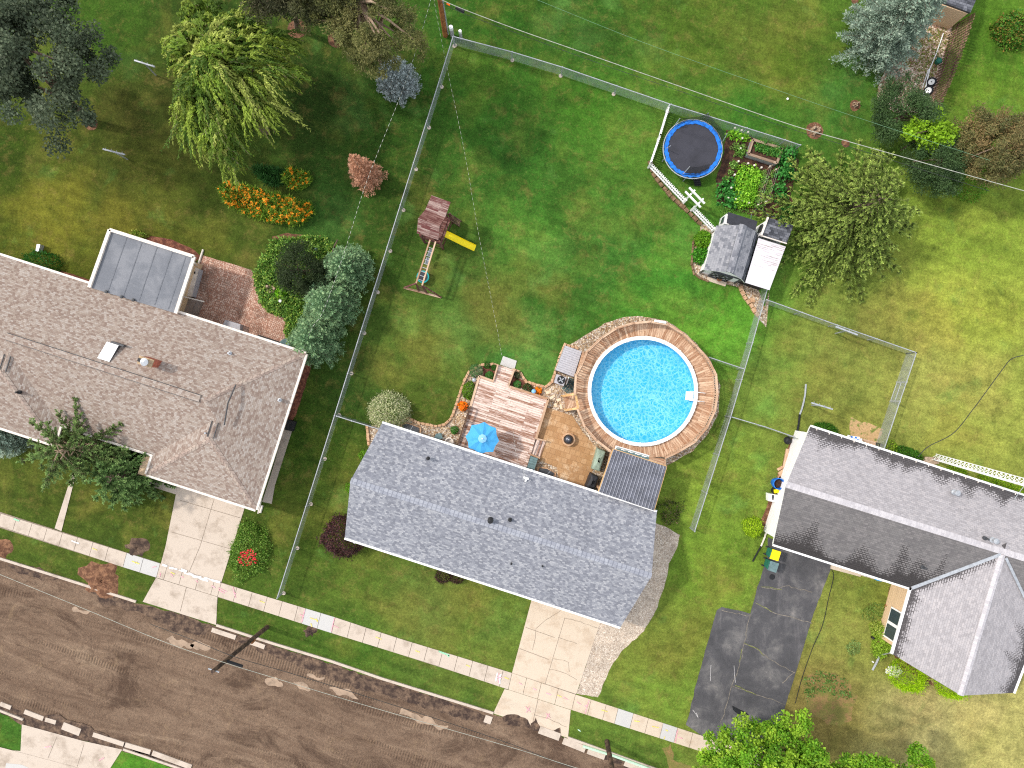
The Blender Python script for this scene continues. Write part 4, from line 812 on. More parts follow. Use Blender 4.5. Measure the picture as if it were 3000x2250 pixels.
for a, b in ((O1[0], O1[1]), (O1[1], O2[2]), (O2[2], O2[3]), (O2[3], W(*uvp(835,1131), ZE2)), (W(*uvp(835,1131), ZE2), W(*uvp(551,1131), ZE2)), (W(*uvp(551,1131), ZE2), O3[2]), (O3[2], O3[3])):
    n = Vector(((b-a).y, -(b-a).x, 0)).normalized()*-.06; m.beam(a+n-Vector((0,0,.04)), b+n-Vector((0,0,.04)), .14, .12)
m.each('gutter', MAT['offwhite'], ro2)
walls('wall', [q(-380,738,0), q(1145,738,0), q(1145,1166,0), q(861,1166,0), q(861,1105,0), q(-380,1105,0)], 2.44, 'siding_b', h2)
m = MB(); g0 = q(880,1168,0); g1 = q(1120,1168,0); dz = (g1-g0); m.box((g0+g1)/2+Vector((0,0,1.1)), (dz.length, .06, 2.1), GA); m.build('garage_door', MAT['offwhite'], h2)
# skylight, chimney, vents
def on_roof(u, v): return ZE2+SL*min(v-711, 1129-v, 1171-u)*.0214
m = MB(); P = [W(x, y, 3.55) for x, y in ((325,1002),(359,1013),(336,1061),(301,1050))]; P[0].z = P[1].z = 3.85; P[2].z = P[3].z = 4.0
m.prism([p+Vector((0,0,.12)) for p in P], [p.z-.25 for p in P], ms=1); sk = m.build('skylight', [MAT['white'], MAT['metal_d']], ro2)
m = MB(); P2 = [W(x, y, 4.0) for x, y in ((326,999),(363,1011),(360,1016),(324,1004))]; m.prism(P2, 3.7); m.build('skylight_flashing', MAT['metal_d'], sk)
m = MB(); P = [W(x, y, 4.75) for x, y in ((410,1043),(449,1056),(441,1076),(403,1063))]; m.prism(P, 3.6); ch = m.build('chimney', MAT['red_brick'], ro2)
m = MB(); P = [W(x, y, 4.83) for x, y in ((408,1041),(451,1055),(442,1078),(401,1065))]; m.prism(P, 4.75, bottom=True); m.build('chimney_cap', MAT['tan_block'], ch)
m = MB(); c = W(429,1061,4.83); m.lathe(c, [(.14,0),(.14,.2),(.24,.22),(.24,.27),(0,.33)], 14); m.build('flue', MAT['metal_w'], ch)
m = MB(); c = W(411,1055,4.83); m.box(c+Vector((0,0,.06)), (.2,.2,.12), GA); m.build('flue', MAT['black'], ch)
for x, y, z in ((674,1035,3.1),(607,1268,3.6),(56,1149,3.6),(820,1172,3.0)): pipe_vent(ro2, x, y, z, 'pipe', 'metal_w' if x > 600 else 'black')
# the flat roofed room
m = MB(); FR = [(322,673),(569.5,752),(515,918),(262,842)]; m.px(FR, 2.86, 2.6, ms=1); fr = m.build('flat_roof', [MAT['roof_flat'], MAT['offwhite']], h2)
m = MB(); P = [W(x, y, 2.95) for x, y in FR]
for a, b in ((P[3], P[0]), (P[0], P[1]), (P[1], P[2])): m.beam(a, b, .2, .14)
m.each('parapet', MAT['offwhite'], fr)
m = MB()
for t in (.2, .38, .56, .74, .9): a, b = P[0].lerp(P[1], t), P[3].lerp(P[2], t); a.z = b.z = 2.868; m.beam(a.lerp(b, .04), a.lerp(b, .97), .05, .012)
m.each('roof_seam', MAT['seam'], fr)
walls('wall', [W(x, y, 2.6) for x, y in ((336,690),(540,756),(488,918),(275,850))], 2.6, 'siding_b', h2)
m = MB()
for x, y in ((312,855),(357,870),(391,879)): m.lathe(W(x, y, 2.9), [(.1,0),(.1,.1),(0,.12)], 10)
m.each('roof_bracket', MAT['metal_d'], fr)
m = MB(); m.tube([W(756,1504,.1), W(770,1441,.3), W(778,1420,2.3)], .05); m.tube([W(762,1502,.06), W(768,1480,.06)], .09); m.build('downspout', MAT['offwhite'], h2)
m = MB(); m.tube([W(595,731,.06), W(579,780,.08)], .07); m.tube([W(579,780,.08), W(570,770,2.6)], .05); m.build('downspout', MAT['offwhite'], h2)
th = thing('bench_box', 'long light grey deck box against the flat roofed room', 'storage box', W(565,830)); m = MB(); m.px([(563,779),(581,788),(560,868),(537,866)], .75, 0); b = m.build('body', MAT['grey_pl'], th)
m = MB(); m.px([(562,778),(582,787),(561,869),(536,867)], .82, .76, bottom=True); m.build('lid', MAT['offwhite'], th); m = MB(); m.px([(568,794),(572,796),(571,803),(567,801)], .85, .82); m.build('latch', MAT['black'], th)
th = thing('back_stoop', 'stained concrete stoop with white handrail below the flat roofed room', 'steps', W(575,900)); m = MB(); m.px([(548,868),(572,876),(554,925),(528,915)], .5, 0); m.px([(572,876),(592,883),(574,930),(554,925)], .25, 0); m.build('steps', MAT['stoop'], th)
m = MB(); m.tube([W(534,868,1.4), W(598,884,1.2)], .045); m.tube([W(598,884,1.2), W(594,884,0)], .03); m.tube([W(545,872,1.4), W(543,872,.5)], .03); m.build('handrail', MAT['offwhite'], th)
m = MB(); m.px([(528,880),(542,882),(534,905),(521,902)], .53, .5); m.build('doormat', MAT['rust'], th)
m = MB(); m.px([(660,937),(704,950),(702,975),(648,962)], .5, .02); m.build('clear_tote', MAT['grey_pl'], None, label='pale grey plastic tote under the eave beside the brick patio', cat='tote')
m = MB(); m.px([(755,980),(822,1002),(820,1012),(752,990)], .3, .02); m.build('planter_box', MAT['black'], None, label='long dark planter box along the brown house eave', cat='planter')
m = MB(); m.lathe(W(843,1010), [(.3,0),(.34,.1),(.36,.55),(.3,.6),(0,.5)], 16); m.build('grey_barrel', MAT['tealgrey'], None, label='grey rain barrel at the corner of the brown house roof', cat='barrel')
m = MB(); m.px([(839,1228),(866,1236),(857,1264),(830,1258)], .35, 0); m.build('cellar_hatch', MAT['black'], None, label='black hatch cover on the side path of the brown house', cat='hatch')

# ---------------------------------------------------------------- right house
h3 = thing('stained_roof_house', 'light grey roofed house with black streaks and white gable at the right edge', 'house', W(2700,1620))
ZE3, ZR3 = 2.65, 3.95
def st_main(k, s, t):
    n = mnoise.noise(Vector((s*14, k*5, 1.7)))*.5+.5; n2 = mnoise.noise(Vector((s*31, k*9, 4.1)))*.5+.5
    n = max(0, n-.25)*1.33; reach = (.11+.62*n*n2*1.6) if k == 0 else (.13+1.05*n*n2*1.6)
    return max(0, 1-t/reach)*.9
E3 = [(2374,1250),(3330,1560),(3210,1897),(2265,1594)]
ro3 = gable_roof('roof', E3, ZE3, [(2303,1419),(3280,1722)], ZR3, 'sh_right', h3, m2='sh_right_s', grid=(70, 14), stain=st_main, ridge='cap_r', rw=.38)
def st_w(k, s, t):
    n = mnoise.noise(Vector((s*11, k*7+3, 8.7)))*.5+.5; a = max(0, 1-t/(.11+.26*n*n)); 
    if k == 1: a = max(0, 1-t/(.18+.75*n*n))
    if k == 0: vd = abs(s*1.0-0.0)+max(0, (.26*t-s))*0; a = max(a, 1-max(0, s-.02-.30*t*0)/(.12+.10*n))
    return a*.85
# front wing: eaves run down the picture
m = MB(); A0, A1 = W(2671,1722,ZE3-.01), W(2616,1917,ZE3-.01); B0, B1 = W(3043,1836,ZE3-.01), W(2968,2030,ZE3-.01); R0, R1 = W(2950,1590,ZR3-.05), W(2816,2038,ZR3-.02)
IW = R0.copy()
for k, (a, b, c, d, mi) in enumerate(((A0, A1, R1, R0, 0), (B0, B1, R1, R0, 2))):
    f = lambda s, t: a.lerp(b, s).lerp(d.lerp(c, s), t)
    for i in range(40):
        for j in range(14):
            st = [(i/40, j/14), ((i+1)/40, j/14), ((i+1)/40, (j+1)/14), (i/40, (j+1)/14)]; P = [f(*p) for p in st]
            if (P[1]-P[0]).cross(P[2]-P[0]).z < 0: P = P[::-1]; st = st[::-1]
            m.face(P, mi, None, [st_w(k, *p) for p in st])
dn = Vector((0, 0, -.15))
for a, b in ((A0, A1), (A1, R1), (R1, B1), (B1, B0)): m.face([a, b, b+dn, a+dn], 1)
wr = m.build('wing_roof', [MAT['sh_right'], MAT['white'], MAT['sh_right']], h3)
cap_line([(W(2938,1626,ZR3), R1)], wr, 'cap_r', .38)
m = MB(); m.beam(W(2671,1723,2.72), W(2932,1624,3.93), .2, .05); m.beam(W(2947,1635,3.93), W(3043,1836,2.75), .16, .05); m.each('valley_flashing', MAT['metal_w'], wr)
m = MB()
for a, b in ((A0, A1), (B0, B1)):
    n = Vector(((b-a).y, -(b-a).x, 0)).normalized()*.07; n = n if n.dot(a-R1) > 0 else -n; m.beam(a+n-Vector((0,0,.05)), b+n-Vector((0,0,.05)), .15, .12)
m.each('gutter', MAT['white'], wr)
m = MB(); fe3 = [W(x, y, ZE3) for x, y in E3]
for t in [k*.038+.02 for k in range(20)]: c = fe3[0].lerp(fe3[1], t); m.box(c+Vector((0,0,.03)), (.05,.2,.03), GA)
m.each('gutter_strap', MAT['offwhite'], ro3)
f3 = [fe3[0]+eu*.25+ev*.35, fe3[1]+ev*.35, fe3[2]-ev*.35, fe3[3]+eu*.25-ev*.35]; walls('wall', f3, ZE3-.17, 'siding_w', h3, [(0, 3, ZR3-.3)])
m = MB(); wa = A0+eu*.3; wb = A1+eu*.3-Vector((math.sin(GA),-math.cos(GA),0))*.35; wc = B1-eu*.3-Vector((math.sin(GA),-math.cos(GA),0))*.35; wdd = B0-eu*.3
m.prism([Vector((p.x, p.y, 2.45)) for p in (wa, wb, wc, wdd)], 0); m.build('wall', MAT['siding_b'], h3)
cen0 = (wa+wc)/2
for t in (.69,): wall_opening(h3, wa, wb, t, 2.0, .8, 2.1, 'window', .06)
for x, y, z, k in ((2796,1442,3.3,'cap'),(2886,1577,3.9,'pipe'),(2908,1582,3.9,'cap'),(2703,1661,3.2,'pipe')): pipe_vent(ro3, x, y, z, k, 'metal_d' if k == 'pipe' else 'metal_w')
m = MB(); m.tube([W(2556,1963,.06), W(2566,1945,.06), W(2578,1919,.08)], .07); m.tube([W(2578,1919,.08), W(2612,1912,2.5)], .04); m.build('downspout', MAT['metal_w'], h3)
m = MB(); m.tube(smoothpath([W(2361,1125,.06), W(2358,1160,.06), W(2350,1195,.06), W(2343,1214,.06)], 4), .06); m.build('drain_hose', MAT['metal_w'], None, label='pale corrugated drain hose lying on grass off the white gable corner', cat='hose')
m = MB(); m.tube(smoothpath([W(2343,1214,.07), W(2340,1240,.07), W(2336,1262,.07)], 4), .065); m.tube([W(2336,1262,.07), W(2333,1275,.07)], .05); m.build('drain_hose', MAT['black'], None, label='short black hose joint between the pale hose and the white gable', cat='hose')
m = MB(); m.tube([W(2247,1552,.15), W(2240,1575,.08), W(2230,1600,.06)], .06); m.build('downspout_pipe', MAT['offwhite'], None, label='white downspout pipe on the grass beside the asphalt driveway', cat='pipe')
m = MB(); m.tube([W(2230,1600,.06), W(2218,1620,.06), W(2205,1645,.05)], .05); m.build('downspout_pipe', MAT['black'], None, label='black flexible pipe end on grass left of the two bins', cat='pipe')

# ---------------------------------------------------------------- sheds
s1 = thing('garden_shed', 'grey shingled garden shed with white walls and dark framed double doors', 'shed', W(2140,740))
ZS = 1.75; L0, L1 = W(2099,661,ZS), W(2062,791,ZS); K0, K1 = W(2178,658,2.75), W(2138,798,2.75); Q0, Q1 = W(2214,677,2.3), W(2173,818,2.3); G0, G1 = W(2221,690,1.7), W(2182,829,1.7)
m = MB(); prof = [(L0, L1), (K0, K1), (Q0, Q1), (G0, G1)]
for i, ((a, b), (c, d)) in enumerate(zip(prof, prof[1:])): m.face([a, b, d, c], 1 if i == 2 else 0)
dn = Vector((0, 0, -.1))
for s_ in (0, 1):
    for p, r in zip(prof, prof[1:]): m.face([p[s_], r[s_], r[s_]+dn, p[s_]+dn], 2)
m.face([L0, L1, L1+dn, L0+dn], 2)
rs = m.build('roof', [MAT['sh_shed'], MAT['sh_dark'], MAT['white']], s1); cap_line([(K0, K1)], rs, 'sh_shed', .42, 'ridge_vent', .06)
sh_e = (K1-K0).normalized(); sh_e.z = 0
def inset(p, toward, d): v = Vector((toward.x-p.x, toward.y-p.y, 0)).normalized()*d; return Vector((p.x, p.y, 0))+v
w0, w1, w2, w3 = inset(L0, G1, .25), inset(L1, G0, .25), inset(G1, L0, .3), inset(G0, L1, .3)
m = MB(); m.prism([Vector((p.x, p.y, 1.62)) for p in (w0, w1, w2, w3)], 0)
for a, b, k, q in ((w1, w2, K1, Q1), (w0, w3, K0, Q0)): kk = Vector((k.x, k.y, k.z-.1)); v = (w0-w1).normalized()*.12*(1 if a is w1 else -1); qq = Vector((q.x, q.y, 2.15)); kk -= Vector((0,0,.0)); m.face([Vector((a.x, a.y, 1.62)), Vector((b.x, b.y, 1.62)), qq+v, kk+v])
m.build('wall', MAT['siding_w'], s1)
dd = (w2-w1).normalized(); nn = Vector((dd.y, -dd.x, 0)); nn = nn if nn.y < 0 else -nn; L = (w2-w1).length
for s_ in (0, 1):
    m = MB(); c = w1+dd*L*(.36 if s_ == 0 else .64)+nn*.03; c.z = .82; rz = math.atan2(dd.y, dd.x); m.box(c, (L*.27, .05, 1.5), rz); d_ = m.build('door', MAT['grey_pl'], s1)
    m = MB(); wv = L*.27/2-.05
    for x0, z0, x1, z1 in ((-wv,-.7,-wv,.7),(wv,-.7,wv,.7),(-wv,.7,wv,.7),(-wv,-.7,wv,-.7),(-wv,-.7,wv,.7),(-wv,.7,wv,-.7)): m.beam(c+nn*.05+dd*x0+Vector((0,0,z0)), c+nn*.05+dd*x1+Vector((0,0,z1)), .1, .05)
    m.build('door_trim', MAT['metal_d'], d_)
m = MB(); m.beam(Vector((w1.x,w1.y,1.6))+nn*.04, Vector((w2.x,w2.y,1.6))+nn*.04, .1, .08)
for p in (w1, w2): m.beam(Vector((p.x,p.y,.05))+nn*.04, Vector((p.x,p.y,1.6))+nn*.04, .1, .08)
m.build('corner_trim', MAT['metal_d'], s1)
l1 = thing('lean_to', 'white ribbed tin lean-to with rusty stains attached to the right of the shed', 'lean-to', W(2235,770)); m = MB(); a, b, c, d = [W(x, y, z) for x, y, z in ((2222,697,1.95),(2302,722,1.7),(2254,850,1.7),(2183,828,1.95))]
N = 26
for i in range(N):
    t0, t1, tm = i/N, (i+1)/N, (i+.35)/N; up = Vector((0, 0, .03))
    for u0, u1, z0, z1 in ((t0, tm, up*0, up), (tm, t1, up, up*0)): m.face([a.lerp(d, u1)+z1, b.lerp(c, u1)+z1, b.lerp(c, u0)+z0, a.lerp(d, u0)+z0][::-1], 0, None, [.1, .2, 1-.5*u0, 1-.8*u0])
m.build('roof', MAT['tin_white'], l1); m = MB(); m.prism([W(x, y, 1.6) for x, y in ((2186,818),(2248,840),(2294,728),(2226,705))], 0); m.build('wall', MAT['black'], l1)
sheet('rust_stain', [(2,2),(3,2),(3,3)], 'rust') if False else None
l2 = thing('lean_to', 'black felt roofed lean-to with white side behind the grey shed', 'lean-to', W(2170,640)); m = MB(); P = [W(x, y, z) for x, y, z in ((2134,621,1.45),(2219,648,1.45),(2213,677,1.75),(2130,653,1.75))]; m.prism(P, [p.z-.08 for p in P], bottom=True); m.build('roof', MAT['roll'], l2)
m = MB(); P = [W(x, y, 1.4) for x, y in ((2128,626),(2212,652),(2209,676),(2122,655))]; m.prism(P, 0); m.build('wall', MAT['white'], l2); m = MB(); m.box((P[0]+P[3])/2*1.0-eu*.03-Vector((0,0,.5)), (.05,.4,.5), GA); m.build('window', MAT['glass'], l2)
s2 = thing('small_shed', 'small charcoal shingled shed with white trim half hidden by the big spruce', 'shed', W(2270,670)); m = MB(); P = [W(x, y, z) for x, y, z in ((2249,637,2.0),(2325,660,2.0),(2304,714,2.0),(2229,691,2.0))]; m.prism(P, 1.9, ms=1, bottom=True); m.build('roof', [MAT['sh_dark'], MAT['white']], s2)
m = MB(); m.prism([W(x, y, 1.9) for x, y in ((2246,645),(2316,667),(2298,706),(2232,686))], 0); m.build('wall', MAT['siding_w'], s2); m = MB(); m.beam(P[0]+Vector((0,0,.05)), P[3]+Vector((0,0,.05)), .12, .08); m.beam(P[3]+Vector((0,0,.05)), P[2]+Vector((0,0,.05)), .06, .08); m.build('roof_trim', MAT['offwhite'], s2)
m = MB(); c = (P[0]+P[3])/2-eu*.02; c.z = 1.2; m.box(c-eu*.02+Vector((0,0,.2)), (.06,.5,.5), GA); m.build('shutter', MAT['black'], s2)
s3 = thing('corner_shed', 'beige walled shed with dark shingled roof at the top right edge', 'shed', W(2800,10)); m = MB(); P = [W(x, y, z) for x, y, z in ((2738,-2,2.1),(2843,37,2.1),(2866,-14,2.1),(2880,-120,2.1),(2760,-150,2.1))]; m.prism(P, 1.95, ms=1, bottom=True); m.build('roof', [MAT['sh_dark'], MAT['metal_d']], s3)
m = MB(); m.prism([W(x, y, 1.95) for x, y in ((2744,10),(2835,40),(2850,-12),(2865,-110),(2765,-140))], 0); m.build('wall', MAT['siding_b'], s3)

# ---------------------------------------------------------------- pool and its deck
PC = (1883,1146); ZP = 1.30; pc = W(*PC, ZP); PR_ = 3.50
pl = thing('round_pool', 'round above ground pool of bright blue water with white rim', 'swimming pool', Vector((pc.x, pc.y, 0)))
c0 = Vector((pc.x, pc.y, 0))
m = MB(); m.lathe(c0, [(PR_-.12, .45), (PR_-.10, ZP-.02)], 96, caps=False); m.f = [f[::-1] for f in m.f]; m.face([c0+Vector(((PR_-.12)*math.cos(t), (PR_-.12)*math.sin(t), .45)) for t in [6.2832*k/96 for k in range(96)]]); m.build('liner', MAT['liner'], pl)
m = MB(); m.face([c0+Vector(((PR_-.11)*math.cos(t), (PR_-.11)*math.sin(t), ZP-.14)) for t in [6.2832*k/96 for k in range(96)]]); m.build('water', MAT['water'], pl)
m = MB(); m.lathe(c0, [(PR_-.10, .02), (PR_-.10, ZP-.03)], 96, caps=False); m.build('pool_wall', MAT['white'], pl)
m = MB(); m.lathe(c0, [(PR_-.17, ZP-.02), (PR_-.17, ZP+.05), (PR_+.06, ZP+.06), (PR_+.06, ZP-.02), (PR_-.17, ZP-.02)], 96); m.build('rim', MAT['white'], pl)
for k in range(18):
    a = 6.2832*(k+.35)/18; m = MB(); m.box(c0+Vector(((PR_-.055)*math.cos(a), (PR_-.055)*math.sin(a), ZP+.06)), (.27, .12, .06), a); m.build('rim_joint', MAT['offwhite'], pl)
m = MB(); c = W(2021,1160,1.25); rz = math.atan2(c.y-c0.y, c.x-c0.x); ex = Vector((math.cos(rz), math.sin(rz), 0)); ey = Vector((-ex.y, ex.x, 0)); m.box(c+Vector((0,0,-.1)), (.5,.55,.05), rz)
ld = thing('pool_ladder', 'white pool ladder with wide tread on the right side of the pool', 'ladder', Vector((c.x, c.y, ZP))); m.build('step', MAT['white'], ld); m = MB()
for q in (-.28, .28): m.tube([c+ey*q+Vector((0,0,-.6)), c+ey*q+ex*.1+Vector((0,0,.35)), c+ey*q+ex*.5+Vector((0,0,.5)), c+ey*q+ex*.95+Vector((0,0,.05))], .03)
m.each('handrail', MAT['white'], ld)
pd = thing('pool_deck', 'round wooden pool deck with pale railing wrapped around the blue pool', 'deck', Vector((pc.x, pc.y, 0)))
OUT = [(1706,1065),(1720,1030),(1762,990),(1807,961),(1854,947),(1905,942),(1957,950),(2000,976),(2039,1013),(2075,1053),(2098,1098),(2102,1155),(2095,1203),(2071,1253),(2035,1295),(1990,1322),(1948,1342)]
OUTL = [(1948,1342),(1895,1345),(1838,1340),(1789,1322),(1746,1289),(1713,1250),(1692,1199),(1684,1159),(1688,1098),(1706,1065)]
ZD, ZT = 1.18, 2.0; m = MB(); ring = OUT+OUTL[1:-1]; nr = len(ring)
ro_ = [W(x, y, ZT) for x, y in ring]; ro_ = [Vector((p.x, p.y, ZD)) for p in ro_]
def onc(p, r): d = Vector((p.x-c0.x, p.y-c0.y, 0)).normalized(); return c0+d*r+Vector((0, 0, ZD))
for i in range(nr):
    a, b = ro_[i], ro_[(i+1) % nr]; mid = (a+b)/2; ang = math.atan2(mid.y-c0.y, mid.x-c0.x); n = 3
    inner = [onc(b.lerp(a, k/n), PR_+.05) for k in range(n+1)]
    m.face([a, b]+inner if False else [b, a]+inner[::-1], 0, ang); m.face([a, b, b+Vector((0,0,-.2)), a+Vector((0,0,-.2))], 1)
for p in m.f: pass
for i, f in enumerate(m.f):
    P = [m.v[k] for k in f]
    if m.m[i] == 0 and sum(P[k].x*P[(k+1) % len(P)].y-P[(k+1) % len(P)].x*P[k].y for k in range(len(P))) < 0: m.f[i] = f[::-1]
dkb = m.build('deck_boards', [MAT['deck_pool'], MAT['wood_pale']], pd)
m = MB(); m.px([(1789,1322),(1950,1345),(1952,1367),(1948,1380),(1900,1480),(1760,1435)], ZD-.006, ZD-.2, ang=GA); m.build('deck_platform', MAT['deck_pool'], pd)
def rail(pts, par, mat='wood_pale', z0=ZD, z1=ZT, gap=.14, post=True, bal=True):
    for a, b in zip(pts, pts[1:]):
        m = MB(); d = (b-a).normalized(); m.beam(a+Vector((0,0,z1-.02)), b+Vector((0,0,z1-.02)), .14, .04); m.beam(a+Vector((0,0,z0+.12)), b+Vector((0,0,z0+.12)), .05, .09)
        r_ = m.each('rail', MAT[mat], par)[0]
        if bal:
            m = MB(); n = max(1, int((b-a).length/gap))
            for k in range(1, n): p = a.lerp(b, k/n); m.box(p+Vector((0,0,(z0+z1)/2)), (.05,.05,z1-z0-.1), math.atan2(d.y, d.x))
            m.build('baluster_panel', MAT[mat], r_)
        if post: m = MB(); m.box(a+Vector((0,0,(z1+.06)/2)), (.1,.1,z1+.06), math.atan2(d.y, d.x)); m.build('post', MAT[mat], par)
flat = lambda L, z=ZT: [Vector((W(x, y, z).x, W(x, y, z).y, 0)) for x, y in L]
rail(flat([(1706,1065),(1720,1030),(1762,990),(1807,961),(1854,947),(1905,942)]), pd, bal=True); rail(flat([(1957,950),(2000,976),(2039,1013),(2075,1053),(2098,1098),(2102,1155),(2095,1203),(2071,1253),(2035,1295),(1990,1322),(1948,1342)]), pd)
rail(flat([(1905,942),(1957,950)]), pd); rail(flat([(1789,1322),(1746,1289),(1713,1250),(1692,1199)]), pd, 'wood_pale'); rail(flat([(1684,1155),(1688,1098),(1706,1065)]), pd)
m = MB(); m.px([(1918,936),(1952,942),(1951,948),(1917,942)], 2.1, 2.04); m.build('white_cushion', MAT['white'], None, label='white board lying on the top rail at the far side of the pool', cat='board')
pg = thing('deck_gate_landing', 'small wooden landing with two yellowish rails on the left of the pool deck', 'landing', W(1672,1178)); m = MB(); m.px([(1653,1160),(1688,1154),(1696,1197),(1661,1202)], .95, 0, ang=GA+1.5); m.build('platform', MAT['deck_pool'], pg)
for a, b in (((1651,1160),(1686,1154)),((1659,1201),(1693,1196)),((1686,1154),(1694,1197))): m = MB(); m.beam(W(*a, 1.75), W(*b, 1.95), .13, .06); m.beam(W(*a, 1.75)-Vector((0,0,.05)), Vector((W(*a, 1.75).x, W(*a, 1.75).y, 0)), .09, .09); m.build('rail', MAT['wood_new'], pg)
pr = thing('porch_roof', 'ribbed dark grey metal porch roof between the pool deck and the house', 'porch', W(1850,1410))
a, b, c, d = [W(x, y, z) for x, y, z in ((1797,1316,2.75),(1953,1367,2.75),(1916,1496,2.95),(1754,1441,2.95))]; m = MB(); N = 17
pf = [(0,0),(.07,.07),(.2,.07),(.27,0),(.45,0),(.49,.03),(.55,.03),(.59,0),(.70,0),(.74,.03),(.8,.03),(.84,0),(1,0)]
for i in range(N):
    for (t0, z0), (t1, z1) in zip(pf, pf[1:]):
        s, e = (i+t0)/N, (i+t1)/N; m.face([a.lerp(b, s)+Vector((0,0,z0)), d.lerp(c, s)+Vector((0,0,z0)), d.lerp(c, e)+Vector((0,0,z1)), a.lerp(b, e)+Vector((0,0,z1))], 1 if z0+z1 >= .06 else 0)  # reflection stripes painted: rib tops paler, pans darker
m.build('roof_sheet', [MAT['roof_tin'], MAT['roof_rib_sheen']], pr); m = MB()
for p, q in ((a, d), (b, c), (a, b)): m.beam(p-Vector((0,0,.09)), q-Vector((0,0,.09)), .08, .14)
m.each('roof_beam', MAT['wood_new'], pr)
for p, q in ((a, c), (b, d), (d, b)): m = MB(); p2 = p.lerp(q, .04); m.box(Vector((p2.x, p2.y, 1.3)), (.12,.12,2.6), GA); m.build('post', MAT['wood_pale'], pr)
rg = MB(); rg.px([(1804,1305),(1903,1334),(1890,1370),(1793,1340)], ZD+.02, ZD+.004); rug = rg.build('outdoor_rug', MAT['white'], None, label='white rug with grey leaf border on the deck under the porch roof', cat='rug')
m = MB(); z = ZD+.024
a, b = W(1806,1314,z), W(1898,1341,z); m.beam(W(1808,1310,z), W(1899,1337,z), .035, .006); m.beam(W(1808,1310,z), W(1797,1338,z), .035, .006); m.beam(W(1899,1337,z), W(1890,1365,z), .035, .006)
for i in range(9):
    c = W(1812,1317,z).lerp(W(1894,1342,z), i/8); r = .15 if i % 2 == 0 else .09
    m.face([c+Vector((math.cos(t)*r*(1.15 if i % 2 == 0 else 1), math.sin(t)*r*.72*(1-.25*math.sin(t)), 0)) for t in [6.283*k/12 for k in range(12)]])
m.build('rug_pattern', MAT['tealgrey'], rug)
ph = thing('pump_cover', 'grey ribbed lidded equipment box left of the pool deck', 'equipment box', W(1660,1060)); m = MB(); P = [W(x, y, .95) for x, y in ((1656,1012),(1704,1030),(1681,1104),(1628,1084))]; m.prism(P, 0); m.build('body', MAT['grey_pl'], ph)
m = MB(); 
for i in range(12):
    t0, t1 = (i+.06)/12, (i+.94)/12; A, B, C, D = P[0].lerp(P[3], t0), P[1].lerp(P[2], t0), P[1].lerp(P[2], t1), P[0].lerp(P[3], t1); m.prism([p+Vector((0,0,.05)) for p in (A, B, C, D)], .955)
m.build('lid', MAT['grey_pl'], ph); m = MB(); m.px([(1706,1031),(1713,1035),(1691,1108),(1684,1105)], 1.0, 0); m.build('side_board', MAT['wood_pale'], ph)
hp = thing('heat_pump', 'square grey heat pump with round black fan beside the pool deck', 'heat pump', W(1643,1114)); m = MB(); m.px([(1631,1096),(1660,1106),(1651,1131),(1624,1121)], .85, .03); m.build('casing', MAT['grey_pl'], hp)
m = MB(); c = W(1644,1113,.86); m.lathe(c, [(.26,0),(.26,.03),(.21,.03),(.21,-.0)], 24); m.build('fan_ring', MAT['black'], hp); m = MB(); m.face([c+Vector((math.cos(t)*.23, math.sin(t)*.23, .008)) for t in [6.283*k/20 for k in range(20)]]); m.build('fan_well', MAT['black'], hp)
m = MB()
for k in range(4): m.beam(c+Vector((0,0,.02)), c+Vector((.19*math.cos(k*1.57+.5), .19*math.sin(k*1.57+.5), .02)), .07, .01)
m.build('fan_blade', MAT['metal_w'], hp); m = MB(); m.tube([W(1667,1104,.5), W(1659,1126,.4)], .04); m.build('pipe', MAT['white'], hp)
m = MB(); m.face([W(x, y, .07) for x, y in ((1668,1106),(1683,1110),(1682,1148),(1660,1152),(1645,1138))][::-1]); m.build('pond_net', MAT['net_teal'], None, label='teal netting spread over stones between the heat pump and the pool deck', cat='netting')

# ---------------------------------------------------------------- main deck, patio
dk = thing('wooden_deck', 'square weathered pinkish wooden deck carrying the blue umbrella', 'deck', W(1480,1230)); ZK = .45
m = MB(); DK = [(1404,1102),(1606,1169),(1538,1385),(1338,1318)]; m.px(DK, ZK, 0); m.build('deck_boards', MAT['deck'], dk)
m = MB()
for a, b in (((1404,1102),(1446,1117)),((1490,1132),(1606,1169)),((1606,1169),(1570,1286)),((1404,1102),(1378,1193))): m.beam(W(*a, ZK+.03), W(*b, ZK+.03), .15, .05)
m.each('edge_board', MAT['wood_pale'], dk)
m = MB(); m.px([(1460,1068),(1507,1084),(1490,1131),(1445,1117)], .30, 0); m.px([(1452,1093),(1499,1108),(1490,1131),(1445,1117)], .42, .0); m.build('top_step', MAT['deck'], dk)
m = MB()
for a, b in (((1459,1068),(1445,1118)),((1507,1083),(1489,1132))): m.beam(W(*a, .5), W(*b, .5), .10, .10); m.beam(W(*a, .25), W(*b, .25), .06, .4)
m.each('step_side', MAT['wood_pale'], dk)
for i in range(3):
    f0, f1 = i/3, (i+1)/3; Z = .33-.1*i; m = MB(); A = lambda t: (1572+26.7*t, 1285.5+6.5*t); B = lambda t: (1554+27.5*t, 1331+10.6*t)
    m.px([A(f0), A(f1), B(f1), B(f0)], Z, 0, ang=GA+1.571); m.build('tread', MAT['deck'], dk)
m = MB(); m.beam(W(1572,1285,.45), W(1599,1292,.40), .1, .1); m.beam(W(1554,1331,.45), W(1582,1342,.40), .1, .1); m.each('step_side', MAT['wood_pale'], dk)
m = MB(); m.beam(W(1378,1193,1.0), W(1336,1316,1.0), .12, .05)
